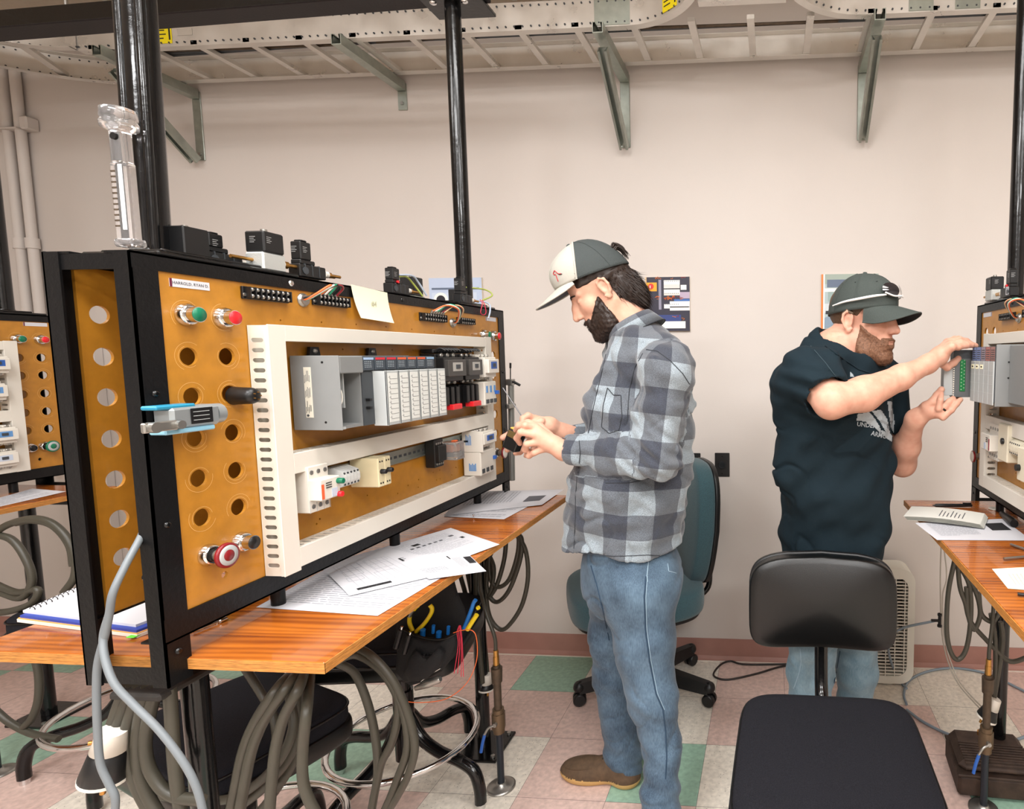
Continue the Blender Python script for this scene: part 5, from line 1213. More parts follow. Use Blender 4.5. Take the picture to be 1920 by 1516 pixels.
sheet('printed_sheet', 'printed sheet with small black picture lying on the right worktop', [gp(1716, 980), gp(1757, 1012), gp(1935, 1013), gp(1880, 972)], .9612, lambda mk: (lines(mk, .1, .55, .1, .8, 12, 5, M_inkl, .4, horiz=False), mk(.2, .72, .55, .93, M_ink2)))
f = MB(); a = [Vector((*gp(1700, 972, .97), 0)), Vector((*gp(1845, 988, .97), 0)), Vector((*gp(1853, 967, .97), 0)), Vector((*gp(1715, 953, .97), 0))]
for k in range(6):
    z = .966 + .0022 * k; o_ = Vector((-.002 * k, .001 * (k % 2), 0)); N_ = 8
    vs = [(a[0] * (1 - u) + a[1] * u) * (1 - v) + (a[3] * (1 - u) + a[2] * u) * v + o_ + Vector((0, 0, z + .004 * math.sin(u * 3) * (1 + k * .1))) for u in [i / N_ for i in range(N_ + 1)] for v in (0, .5, 1)]
    f.add(vs, [(i * 3 + j, (i + 1) * 3 + j, (i + 1) * 3 + j + 1, i * 3 + j + 1) for i in range(N_) for j in (0, 1)], mat('greyed_paper', 'd8d7cf', .8), True)
    if k == 5:
        for q in range(7):
            i0 = .45 + .05 * q; f.add([((a[0] * (1 - u) + a[1] * u) * (1 - v) + (a[3] * (1 - u) + a[2] * u) * v) + o_ + Vector((0, 0, z + .0007 + .004 * math.sin(u * 3) * 1.5)) for u, v in ((i0, .2), (i0 + .012, .2), (i0 + .012, .75 - .1 * (q % 3)), (i0, .75 - .1 * (q % 3)))], [(0, 1, 2, 3)], M_ink)
o = f.build('stapled_booklet', fix=False); tag(at_base(o, a[0] + Vector((0, 0, .966))), 'stapled booklet with curled pages on top of the sheet, right worktop', 'booklet')
sheet('cream_note', 'cream note sheet near the right edge of the right worktop', [gp(1860, 1066), gp(1890, 1103), gp(1960, 1108), gp(1935, 1062)], .9612, lambda mk: lines(mk, .3, .8, .3, .7, 4, 5, M_inkl, .15), m=M_not)
# notebooks
t = thing('spiral_notebook', 'open spiral notebook with blue cover edge and green tabs behind the near frame post', 'notebook', (-1.41, -1.66, .961))
nb = [Vector((-1.545, -1.69, 0)), Vector((-1.235, -1.735, 0)), Vector((-1.205, -1.555, 0)), Vector((-1.60, -1.50, 0))]
def slabq(f, q, z0, z1, m, k=1.0):
    c = sum(q, Vector()) / 4; q = [c + (p - c) * k for p in q]; vs = [p + Vector((0, 0, z0)) for p in q] + [p + Vector((0, 0, z1)) for p in q]
    f.add(vs, [(3, 2, 1, 0), (4, 5, 6, 7), (0, 1, 5, 4), (1, 2, 6, 5), (2, 3, 7, 6), (3, 0, 4, 7)], m)
f = MB(); slabq(f, nb, .9605, .9665, mat('page_edges', 'd9d2c8', .8)); f.build('lower_pages', t)
f = MB(); slabq(f, nb, .9665, .9685, mat('tan_divider', 'd29a58', .7), .99); f.build('divider', t)
f = MB(); slabq(f, nb, .9685, .973, mat('blue_cover', '2a3f96', .5), .97); f.build('cover', t)
f = MB(); slabq(f, [p + Vector((-.012, .01, 0)) for p in nb], .973, .978, M_pap, .95); f.build('upper_pages', t)
for p in ((-1.235, -1.68, .979), (-1.25, -1.742, .963)):
    f = MB(); f.box(p, (p[0] + .016, p[1] + .02, p[2] + .002), mat('green_tab', '62c83a', .5), .0008); f.build('page_tab', t)
f = MB()
for k in range(16):
    p = nb[0].lerp(nb[3], (k + .5) / 16) + Vector((.012, .012, .978)); f.tube([p + Vector((.006 * math.cos(a), 0, .006 * math.sin(a))) for a in [PI * i / 5 - .3 for i in range(6)]], .0008, M_bkp, n=5, sub=2)
f.build('spiral_binding', t)
# tools on the left worktop
f = MB(); A_, B_ = at(424, 1143, 'Z', .968), at(482, 1112, 'Z', .97); f.lathe(A_, B_ - A_, [(0, .006), (.003, .011), (.02, .011), (.024, .008)], mat('amber_handle', 'b79a2a', .15, trans=.4), 18)
f.lathe(A_ + (B_ - A_) * .3, B_ - A_, [(0, .009), (.005, .0115), (.07, .0115), (.075, .008), (.078, .004), (.16, .003)], M_bkp, 18)
tag(at_base(f.build('screwdriver'), A_), 'black screwdriver with amber end lying against the left bench frame', 'screwdriver')
for k, (p, q, lb) in enumerate((((300, 1190), (345, 1172), 'small steel bit lying near the frame post, left of the long ones'), ((352, 1180), (405, 1160), 'long thin steel bit lying on the left worktop'), ((362, 1184), (412, 1164), 'second long steel bit beside the first on the left worktop'), ((398, 1160), (420, 1143), 'steel clip standing among the bits by the screwdriver'))):
    f = MB(); a_, b_ = at(*p, 'Z', .964), at(*q, 'Z', .964); f.cyl(a_, b_, .0022, M_chr, n=10); f.cyl(b_, b_ + (b_ - a_).normalized() * .012, .0045, M_chr, n=6)
    tag(at_base(f.build('steel_bit'), a_), lb, 'tool', 'steel bits on the left worktop')
for p, lb in (((738, 985), 'small steel screw on the left worktop under the bench frame'), ((888, 968), 'small steel screw lying on the far printed sheets')):
    c = at(*p, 'Z', .965); f = MB(); f.lathe(c, (0, 0, 1), [(0, .0015), (.004, .002), (.0045, .0045), (.007, .003)], M_chr, 12); tag(at_base(f.build('screw'), c), lb, 'screw', 'loose screws on the worktop')
f = MB(); a_, b_ = at(865, 938, 'Z', .966), at(895, 922, 'Z', .966); f.cyl(a_, b_, .0025, M_stl, n=8); f.cyl(a_, a_ - (b_ - a_).normalized() * .01, .006, M_stl, n=12); tag(at_base(f.build('small_pin'), a_), 'thin metal pin by the far end of the lower wiring duct', 'tool')
# things on the right worktop
f = MB(); a_, b_ = at(1748, 947, 'Z', .967), at(1822, 947, 'Z', .967); f.lathe(a_, b_ - a_, [(0, .001), (.008, .003), (.012, .0055), (.05, .006), (.1, .0058), (.13, .005), (.135, .003)], M_bkp, 14); f.box((b_.x - .03, b_.y - .003, .972), (b_.x - .002, b_.y + .003, .976), M_bkp, .001)
tag(at_base(f.build('ballpoint_pen'), a_), 'black ballpoint pen lying at the far end of the right worktop', 'pen')
c = at(1864, 953, 'Z', .962); f = MB(); f.lathe(c, (0, 0, 1), [(-.001, .018), (.0015, .018), (.0015, .004), (-.001, .004)], mat('nickel_disc', 'd5d0c4', .4, metal=.4), 28); tag(at_base(f.build('metal_washer'), c), 'round pale washer lying beside the pen on the right worktop', 'washer')
f = MB(); a_, b_ = at(1878, 962, 'Z', .972), at(1925, 1000, 'Z', .975); f.lathe(a_, b_ - a_, [(0, .006), (.004, .009), (.03, .009), (.034, .011), (.1, .014), (.12, .012)], M_bkp, 18); tag(at_base(f.build('screwdriver'), a_), 'black handled screwdriver under the bottom duct of the right bench', 'screwdriver')
for (p, q, lb) in (((1882, 1047), (1925, 1043), 'steel bolt lying on the right worktop near the edge'), ((1895, 1020), (1930, 1032), 'steel tool tip pointing in from the right on the right worktop'), ((1908, 1113), (1940, 1117), 'black marker end near the cream note')):
    f = MB(); a_, b_ = at(*p, 'Z', .966), at(*q, 'Z', .966); f.cyl(a_, b_, .0035, M_bkp if 'black' in lb else M_stl, n=10); f.cyl(b_, b_ + (b_ - a_) * .15, .006, M_bkp if 'black' in lb else M_stl, n=10); tag(at_base(f.build('small_tool'), a_), lb, 'tool')

# ------------------------------------------------------------------ tool pouch with tools
t = thing('tool_pouch', 'black nylon tool pouch packed with tools hanging on the stool under the left bench', 'tool pouch', (-1.03, -1.15, .5))
M_nyl = mat('black_nylon', '141416', .8, bump=.6, bscale=600)
def W(x, y, Y): return at(x, y, 'Y', Y)
def shell(name, outline, y0, y1, m=M_nyl, bulge=.0):
    """a padded panel from a photo-plane outline between two depths, edges rounded by an inner ring"""
    n = len(outline); cxx = sum(p[0] for p in outline) / n; cyy = sum(p[1] for p in outline) / n; f = MB(); vs = []
    for k, (sc, Y) in enumerate(((1, y1), (1.0, (y0 + y1) / 2), (.93, y0 + .006), (.8, y0 - bulge * .4), (.45, y0 - bulge * .9), (.1, y0 - bulge))):
        vs += [W(cxx + (x - cxx) * sc, cyy + (y - cyy) * sc, Y) for x, y in outline]
    fs = [(k * n + i, k * n + (i + 1) % n, (k + 1) * n + (i + 1) % n, (k + 1) * n + i) for k in range(5) for i in range(n)]; fs.append(tuple(5 * n + i for i in range(n)))
    fs.append(tuple(range(n))[::-1]); f.add(vs, fs, m, True); return f.build(name, t)
shell('back_panel', [(750, 1130), (780, 1110), (815, 1088), (850, 1080), (858, 1110), (872, 1140), (876, 1170), (862, 1200), (848, 1240), (820, 1270), (770, 1285), (745, 1270), (735, 1230)], -1.06, -1.03)
shell('main_pocket', [(752, 1176), (790, 1192), (830, 1196), (862, 1180), (866, 1200), (850, 1232), (828, 1258), (790, 1275), (755, 1280), (738, 1262), (742, 1220)], -1.12, -1.07, bulge=.02)
shell('front_pocket', [(778, 1216), (795, 1230), (812, 1228), (826, 1210), (836, 1222), (826, 1250), (800, 1272), (768, 1278), (756, 1262), (764, 1236)], -1.155, -1.12, bulge=.012)
for k, (x, y) in enumerate(((748, 1190), (764, 1200))):
    f = MB(); f.cyl(W(x + 4, y - 10, -1.15), W(x - 6, y + 24, -1.15), .0075, M_bkp, n=14); f.cyl(W(x + 6, y - 16, -1.15), W(x + 4, y - 9, -1.15), .004, M_chr, n=10); f.build('side_sleeve', t)
f = MB()
for x in (796, 809): f.cyl(W(x, 1224, -1.145), W(x - 2, 1236, -1.145), .006, M_chr, n=14)
o = f.build('socket_bits', t); o['label'] = 'chrome socket ends in the front pocket'
f = MB(); f.tube([W(752, 1178, -1.122), W(790, 1194, -1.135), W(830, 1198, -1.135), W(864, 1182, -1.12)], .0035, M_vin, n=8); f.build('pocket_rim', t)
def tool(name, label, paths, cat='hand tool'):
    f = MB()
    for pts, r, m in paths: f.tube([W(*p) for p in pts], r, m, n=10, sub=6)
    return tag(at_base(f.build(name), W(*paths[0][0][0])), label, cat, 'tools in the black pouch')
tool('pliers', 'pliers with yellow dipped handles standing in the black pouch', [([(774, 1182, -1.095), (768, 1168, -1.095), (768, 1156, -1.095)], .006, M_yel), ([(768, 1156, -1.095), (772, 1148, -1.095), (776, 1143, -1.095)], .0045, M_stl), ([(776, 1143, -1.095), (780, 1138, -1.095), (784, 1135, -1.095)], .0055, M_yel), ([(780, 1184, -1.095), (796, 1168, -1.095), (808, 1150, -1.095), (810, 1140, -1.095), (806, 1134, -1.095)], .006, M_yel)])
for p, lb in (((792, 1180), 'blue tool handle in the pouch, right beside the yellow pliers'), ((812, 1172), 'small blue handle deep in the pouch, middle'), ((822, 1184), 'blue rounded handle at the pouch rim, middle'), ((840, 1174), 'small blue handle in the pouch, right of the middle')):
    tool('insulated_screwdriver', lb, [([(p[0], p[1] + 14, -1.095), (p[0] + 1, p[1], -1.1)], .0078 if p[0] in (792, 822) else .005, mat('bright_blue_handle', '1f6fbe', .3))]); 
tool('wire_stripper', 'tool with blue grips leaning out at the right side of the pouch', [([(870, 1178, -1.08), (878, 1158, -1.08), (884, 1142, -1.08)], .0062, MATS['bright_blue_handle']), ([(884, 1142, -1.08), (888, 1130, -1.08), (892, 1124, -1.08)], .0058, MATS['bright_blue_handle'])])
tool('yellow_grip_tool', 'tool with long yellow grips leaning right beside the blue one', [([(876, 1180, -1.09), (886, 1164, -1.09), (894, 1152, -1.09)], .0068, M_yel), ([(895, 1140, -1.09), (898, 1138, -1.09)], .006, M_yel)])
f = MB(); f.lathe(W(826, 1272, -1.12), W(784, 1288, -1.12) - W(826, 1272, -1.12), [(0, .007), (.006, .011), (.03, .011), (.034, .0125), (.045, .0125), (.085, .007), (.088, .003)], M_stl, 20); f.tube([W(790, 1276, -1.12), W(806, 1264, -1.12), (W(826, 1252, -1.12))], .003, M_chr, n=6)
tag(at_base(f.build('drill_chuck'), W(826, 1272, -1.12)), 'shiny conical metal bit holder clipped below the black pouch', 'hand tool')
f = MB()
for k, dx in enumerate((0, 3, -3, 5)): f.tube([W(862 + dx * .3, 1172, -1.13), W(860 + dx, 1185, -1.13), W(862 + dx, 1210, -1.13), W(858 + dx * 2.2, 1262 + 6 * (k % 2), -1.13)], .0011, MATS['pink_red_wire'], n=5, sub=6)
f.tube([W(850, 1186, -1.13), W(866, 1181, -1.13), (W(886, 1182, -1.13)), W(894, 1200, -1.13), W(893, 1240, -1.13), W(875, 1280, -1.13), W(840, 1308, -1.13), W(800, 1316, -1.13), W(760, 1314, -1.13), W(735, 1300, -1.13)], .0013, M_org, n=6, sub=6)
tag(at_base(f.build('loose_wires'), W(862, 1172, -1.13)), 'thin red and orange wires trailing from the black tool pouch', 'wire')
# aluminium cylinder with rod fixed behind the far end of the left bench
t = thing('air_cylinder', 'slim grey pneumatic cylinder clamped behind the far end of the left bench', 'pneumatic cylinder', W(957, 780, -.5))
f = MB(); f.cyl(W(960, 900, -.5), W(958, 722, -.5), .0115, mat('anodised_grey', '8d8d88', .4, metal=.5), n=20); f.build('cylinder_tube', t)
f = MB(); f.box(W(948, 722, -.515), W(966, 710, -.48), M_stl, .002); f.cyl(W(962, 715, -.5), W(975, 722, -.5), .005, M_bkp, n=10); f.build('end_cap', t)
f = MB(); f.box(W(960, 760, -.5) + Vector((-.06, -.05, -.008)), W(960, 760, -.5) + Vector((.012, .01, .008)), M_stl, .002); f.build('clamp_bracket', t)
f = MB(); f.cyl(W(957, 712, -.5), W(957, 688, -.5), .0022, M_bkp, n=8); f.cyl(W(957, 690, -.5), W(957, 680, -.5), .004, M_bkp, n=10); f.build('rod', t)
# ------------------------------------------------------------------ people: smooth-blended solids turned into one skin
F32 = np.float32
def v3(p): return np.array([p[0], p[1], p[2]], F32)
class Solid:
    """primitives blended smoothly on a grid; x' = R (x - o) keeps head/hand parts in their own frame"""
    def __init__(s, lo, hi, h):
        s.lo = np.array(lo, F32); s.h = h; s.n = [int(math.ceil((hi[i] - lo[i]) / h)) for i in range(3)]
        s.A = np.full(s.n, .05, F32)
    def _sub(s, lo, hi):
        i0 = [max(0, int((lo[k] - s.lo[k]) / s.h)) for k in range(3)]; i1 = [min(s.n[k], int((hi[k] - s.lo[k]) / s.h) + 2) for k in range(3)]
        if any(i1[k] <= i0[k] for k in range(3)): return None
        ax = [(np.arange(i0[k], i1[k], dtype=F32) * s.h + s.lo[k]) for k in range(3)]
        sl = tuple(slice(i0[k], i1[k]) for k in range(3))
        return sl, ax[0][:, None, None], ax[1][None, :, None], ax[2][None, None, :]
    def _mix(s, sl, d, k, op):
        a = s.A[sl]
        if op == 'u':
            if k: h = np.clip(.5 + .5 * (a - d) / k, 0, 1); r = a * (1 - h) + d * h - k * h * (1 - h)
            else: r = np.minimum(a, d)
        elif op == 's':
            d = -d
            if k: h = np.clip(.5 - .5 * (a - d) / k, 0, 1); r = a * (1 - h) + d * h + k * h * (1 - h)
            else: r = np.maximum(a, d)
        s.A[sl] = r
    def cone(s, a, b, ra, rb=None, k=.02, op='u', sy=1.0, axis=1):
        a = v3(a); b = v3(b); rb = ra if rb is None else rb; R = max(ra, rb) * max(1, sy) + k + .012
        q = s._sub(np.minimum(a, b) - R, np.maximum(a, b) + R)
        if q is None: return s
        sl, X, Y, Z = q; S = [1, 1, 1]; S[axis] = 1 / sy
        pa = [(g - a[i]) * S[i] for i, g in enumerate((X, Y, Z))]; ba = [(b[i] - a[i]) * S[i] for i in range(3)]
        L = max(1e-9, sum(c * c for c in ba)); t = np.clip((pa[0] * ba[0] + pa[1] * ba[1] + pa[2] * ba[2]) / L, 0, 1)
        d = np.sqrt((pa[0] - ba[0] * t) ** 2 + (pa[1] - ba[1] * t) ** 2 + (pa[2] - ba[2] * t) ** 2) - (ra + (rb - ra) * t)
        s._mix(sl, d, k, op); return s
    def ell(s, c, r, k=.02, op='u', R=None):
        c = v3(c); m = max(r) + k + .012; q = s._sub(c - m, c + m)
        if q is None: return s
        sl, X, Y, Z = q; p = [X - c[0], Y - c[1], Z - c[2]]
        if R is not None: p = [R[i][0] * p[0] + R[i][1] * p[1] + R[i][2] * p[2] for i in range(3)]
        k0 = np.sqrt(sum((p[i] / r[i]) ** 2 for i in range(3))) + 1e-6; k1 = np.sqrt(sum((p[i] / (r[i] * r[i])) ** 2 for i in range(3))) + 1e-6
        s._mix(sl, (k0 * (k0 - 1) / k1).astype(F32), k, op); return s
    def chain(s, pts, rs, k=.01, op='u'):
        for i in range(len(pts) - 1): s.cone(pts[i], pts[i + 1], rs[i], rs[i + 1], k, op)
        return s
    def field(s, fn, band=.03):
        """add a displacement fn(x, y, z) near the surface"""
        X = (np.arange(s.n[0], dtype=F32) * s.h + s.lo[0])[:, None, None]; Y = (np.arange(s.n[1], dtype=F32) * s.h + s.lo[1])[None, :, None]; Z = (np.arange(s.n[2], dtype=F32) * s.h + s.lo[2])[None, None, :]
        m = np.abs(s.A) < band; ii = np.nonzero(m)
        s.A[m] += fn(X[ii[0], 0, 0], Y[0, ii[1], 0], Z[0, 0, ii[2]]).astype(F32); return s
    def cut(s, fn):
        """keep fn(x, y, z) < 0"""
        X = (np.arange(s.n[0], dtype=F32) * s.h + s.lo[0])[:, None, None]; Y = (np.arange(s.n[1], dtype=F32) * s.h + s.lo[1])[None, :, None]; Z = (np.arange(s.n[2], dtype=F32) * s.h + s.lo[2])[None, None, :]
        s.A = np.maximum(s.A, fn(X, Y, Z)).astype(F32); return s
    def mesh(s, name, m, parent=None, adapt=0.0, smooth=0, attr=None, keep=None, mats=None, matfn=None):
        s.A[0] = s.A[-1] = .02; s.A[:, 0] = s.A[:, -1] = .02; s.A[:, :, 0] = s.A[:, :, -1] = .02
        g = openvdb.FloatGrid(); g.background = .05; g.copyFromArray(s.A, tolerance=0.0)
        p, t, q = g.convertToPolygons(0.0, adapt)
        p = p.astype(np.float64) * s.h + s.lo.astype(np.float64)
        off = Vector((0, 0, 0)); o_ = parent
        while o_ is not None: off += o_.location; o_ = o_.parent
        me = bpy.data.meshes.new(name); P = p - np.array(off)
        fl = [list(map(int, f[::-1])) for f in q] + [list(map(int, f[::-1])) for f in t]
        me.from_pydata(P.tolist(), [], fl)
        for mm in (mats or [m]): me.materials.append(mm)
        me.polygons.foreach_set('use_smooth', [True] * len(me.polygons))
        if matfn is not None:
            c = np.zeros(len(me.polygons) * 3); me.polygons.foreach_get('center', c); c = c.reshape(-1, 3) + np.array(off)
            me.polygons.foreach_set('material_index', matfn(c[:, 0], c[:, 1], c[:, 2]).astype(np.int32).tolist())
        if attr is not None:
            a = me.attributes.new('pat', 'FLOAT_VECTOR', 'POINT'); a.data.foreach_set('vector', attr(p).astype(np.float32).ravel())
        me.update(); o = bpy.data.objects.new(name, me); COL.objects.link(o); o.parent = parent
        s.A = None
        if smooth:
            md = o.modifiers.new('s', 'SMOOTH'); md.factor = .5; md.iterations = smooth
        return o
def wav(seed, n, lo, hi, amp, dirs=None):
    rg = np.random.RandomState(seed); K = rg.randn(n, 3); K /= np.linalg.norm(K, axis=1)[:, None]
    if dirs is not None: K = K * np.array(dirs); K /= np.linalg.norm(K, axis=1)[:, None]
    K *= (2 * PI / rg.uniform(lo, hi, n))[:, None]; ph = rg.rand(n) * 6.28; am = amp * rg.uniform(.5, 1, n) / math.sqrt(n)
    def f(x, y, z):
        r = 0
        for i in range(n): r = r + am[i] * np.sin(K[i, 0] * x + K[i, 1] * y + K[i, 2] * z + ph[i])
        return r
    return f
def crease(seed, n, lo, hi, depth, width, dirs=None):
    w = wav(seed, n, lo, hi, 1.0, dirs); g = wav(seed + 1, 4, .25, .5, 1.0)
    return lambda x, y, z: depth * np.exp(-(w(x, y, z) / width) ** 2) * np.clip(.5 + g(x, y, z), 0, 1.3)
def ridge(w):
    return lambda x, y, z: np.abs(w(x, y, z))
def J(px, py, Y): return at(px, py, 'Y', Y)

def skin(name, c, red):
    m = mat(name, c, .48, spec=.35); t = NT(m); b = t.b
    b.inputs['Subsurface Weight'].default_value = .12; b.inputs['Subsurface Radius'].default_value = (.012, .005, .003); b.inputs['Subsurface Scale'].default_value = .5
    tc = t.n('TexCoord'); nz = t.n('TexNoise'); nz.inputs['Scale'].default_value = 38; nz.inputs['Detail'].default_value = 8; t.l(tc.outputs['Object'], nz.inputs[0])
    cr = t.n('ValToRGB'); cr.color_ramp.elements[0].position = .35; cr.color_ramp.elements[1].position = .68; cr.color_ramp.elements[0].color = lin(c); cr.color_ramp.elements[1].color = lin(red)
    t.l(nz.outputs[0], cr.inputs[0]); t.l(cr.outputs[0], b.inputs['Base Color'])
    n2 = t.n('TexNoise'); n2.inputs['Scale'].default_value = 420; t.l(tc.outputs['Object'], n2.inputs[0])
    bp = t.n('Bump'); bp.inputs['Strength'].default_value = .12; bp.inputs['Distance'].default_value = .001; t.l(n2.outputs[0], bp.inputs['Height']); t.l(bp.outputs[0], b.inputs['Normal'])
    return m
M_skA = skin('skin_fair', 'd6a58e', 'cd9a83'); M_skB = skin('skin_ruddy', 'cf9f89', 'c5907b')
def denim(name, c1, c2):
    m = mat(name, c1, .85, sheen=.1); t = NT(m)
    tc = t.n('TexCoord'); nz = t.n('TexNoise'); nz.inputs['Scale'].default_value = 7; nz.inputs['Detail'].default_value = 9; nz.inputs['Roughness'].default_value = .65; t.l(tc.outputs['Object'], nz.inputs[0])
    mp = t.n('Mapping'); mp.inputs['Scale'].default_value = (420, 420, 60); t.l(tc.outputs['Object'], mp.inputs[0]); n2 = t.n('TexNoise'); n2.inputs['Scale'].default_value = 1; n2.inputs['Detail'].default_value = 3; t.l(mp.outputs[0], n2.inputs[0])
    ad = t.n('Math', operation='ADD'); ml = t.n('Math', operation='MULTIPLY'); ml.inputs[1].default_value = .45; t.l(n2.outputs[0], ml.inputs[0]); t.l(nz.outputs[0], ad.inputs[0]); t.l(ml.outputs[0], ad.inputs[1])
    cr = t.n('ValToRGB'); cr.color_ramp.elements[0].position = .5; cr.color_ramp.elements[1].position = .95; cr.color_ramp.elements[0].color = lin(c2); cr.color_ramp.elements[1].color = lin(c1)
    t.l(ad.outputs[0], cr.inputs[0]); t.l(cr.outputs[0], t.b.inputs['Base Color'])
    bp = t.n('Bump'); bp.inputs['Strength'].default_value = .3; bp.inputs['Distance'].default_value = .001; t.l(n2.outputs[0], bp.inputs['Height']); t.l(bp.outputs[0], t.b.inputs['Normal'])
    return m
M_den = denim('blue_denim', '596f82', '243445'); M_den2 = denim('light_denim', '869da8', '587585')
def plaid():
    m = mat('plaid_flannel', '6b7078', .95, sheen=.25); t = NT(m); b = t.b
    at_ = t.n('Attribute'); at_.attribute_name = 'pat'; sp = t.n('SeparateXYZ'); t.l(at_.outputs['Vector'], sp.inputs[0])
    def band(o):
        d = t.n('Math', operation='MULTIPLY'); d.inputs[1].default_value = 1 / .146; t.l(o, d.inputs[0])
        f = t.n('Math', operation='FRACT'); t.l(d.outputs[0], f.inputs[0]); g = t.n('Math', operation='GREATER_THAN'); g.inputs[1].default_value = .5; t.l(f.outputs[0], g.inputs[0]); return g.outputs[0]
    s_ = t.n('Math', operation='ADD'); t.l(band(sp.outputs[0]), s_.inputs[0]); t.l(band(sp.outputs[1]), s_.inputs[1])
    dv = t.n('Math', operation='MULTIPLY'); dv.inputs[1].default_value = .5; t.l(s_.outputs[0], dv.inputs[0])
    cr = t.n('ValToRGB'); cr.color_ramp.interpolation = 'CONSTANT'; e = cr.color_ramp.elements; e[0].color = lin('343842'); e[0].position = 0; e[1].position = .4; e[1].color = lin('565b62'); q = e.new(.9); q.color = lin('848e95')
    t.l(dv.outputs[0], cr.inputs[0])
    tc = t.n('TexCoord'); nz = t.n('TexNoise'); nz.inputs['Scale'].default_value = 480; nz.inputs['Detail'].default_value = 2; t.l(tc.outputs['Object'], nz.inputs[0])
    mr = t.n('MapRange'); mr.inputs[1].default_value = .35; mr.inputs[2].default_value = .65; mr.inputs[3].default_value = .72; mr.inputs[4].default_value = 1.3; t.l(nz.outputs[0], mr.inputs[0])
    vm = t.n('VectorMath', operation='SCALE'); t.l(cr.outputs[0], vm.inputs[0]); t.l(mr.outputs[0], vm.inputs['Scale']); t.l(vm.outputs[0], b.inputs['Base Color'])
    bp = t.n('Bump'); bp.inputs['Strength'].default_value = .35; bp.inputs['Distance'].default_value = .0015; t.l(nz.outputs[0], bp.inputs['Height']); t.l(bp.outputs[0], b.inputs['Normal'])
    return m
M_plaid = plaid()
M_hair = mat('dark_brown_hair', '2a1f1a', .45, noise=.3, nscale=250, spec=.4); M_hair2 = mat('brown_hair', '54402f', .6, noise=.3, nscale=250); M_beard2 = mat('ginger_brown_beard', '6e4c37', .7, noise=.35, nscale=250)
M_tee = mat('dark_teal_jersey', '16232a', .9, noise=.06, nscale=300, bump=.2, bscale=500, spec=.2)
M_eye = mat('eye_white', 'e6ddd6', .2); M_iris = mat('dark_iris', '2c1c12', .15)
M_lip = mat('lip', 'b0685a', .5)

def surf_hit(objs, px, py):
    """first point of the given meshes on the sight line, and its normal"""
    d = (FW + RX * ((px - CXP) / FPX) - UP * ((py - CYP) / FPX)).normalized(); best = None
    for o in objs:
        L = Vector((0, 0, 0)); q = o
        while q is not None: L += q.location; q = q.parent
        bv = BV.get(o.name)
        if bv is None:
            from mathutils.bvhtree import BVHTree
            bv = BVHTree.FromPolygons([v.co for v in o.data.vertices], [tuple(p.vertices) for p in o.data.polygons]); BV[o.name] = bv
        h = bv.ray_cast(CAM - L, d)
        if h[0] is not None and (best is None or h[3] < best[2]): best = (h[0] + L, h[1], h[3])
    return best
BV = {}
def on(objs, pts, lift=.001, sub=4):
    out = []
    for i in range(len(pts) - 1):
        for k in range(sub):
            t = k / sub; x = pts[i][0] + (pts[i + 1][0] - pts[i][0]) * t; y = pts[i][1] + (pts[i + 1][1] - pts[i][1]) * t
            h = surf_hit(objs, x, y)
            if h: out.append(h[0] + (CAM - h[0]).normalized() * lift)
    h = surf_hit(objs, *pts[-1])
    if h: out.append(h[0] + (CAM - h[0]).normalized() * lift)
    return out
def seam(name, objs, pts, r, m, parent, lift=.0008):
    P_ = on(objs, pts, lift)
    if len(P_) > 1: f = MB(); f.tube(P_, r, m, n=6, sub=2); return f.build(name, parent)
def strands(name, src, cnt, length, r, m, parent, flow, filt, seed=1, lift=.15, curl=.2):
    """short tapering hairs rooted on a mesh: flow(p) -> direction"""
    rg = random.Random(seed); L = Vector((0, 0, 0)); q = src
    while q is not None: L += q.location; q = q.parent
    ps = src.data.polygons; f = MB(); vs = []; fs = []; tries = 0; made = 0
    while made < cnt and tries < cnt * 30:
        tries += 1; p = ps[rg.randrange(len(ps))]; c = p.center + L
        if not filt(c): continue
        n = p.normal; d = Vector(flow(c)); d = (d - n * d.dot(n)); 
        if d.length < 1e-4: continue
        d.normalize(); d = (d + n * lift + Vector((rg.gauss(0, 1), rg.gauss(0, 1), rg.gauss(0, 1))) * curl).normalized()
        ln = length * rg.uniform(.6, 1.2); s_ = d.cross(n).normalized(); o = len(vs); made += 1
        a = c - n * .002; mid = a + d * ln * .5 + n * ln * .1; e = a + d * ln
        for pp, w_ in ((a, r), (mid, r * .8)):
            vs += [pp + s_ * w_, pp + n * w_, pp - s_ * w_]
        vs.append(e)
        fs += [(o, o + 1, o + 4, o + 3), (o + 1, o + 2, o + 5, o + 4), (o + 3, o + 4, o + 6), (o + 4, o + 5, o + 6)]
    f.add(vs, fs, m, True); ob = f.build(name, parent, fix=False); return ob

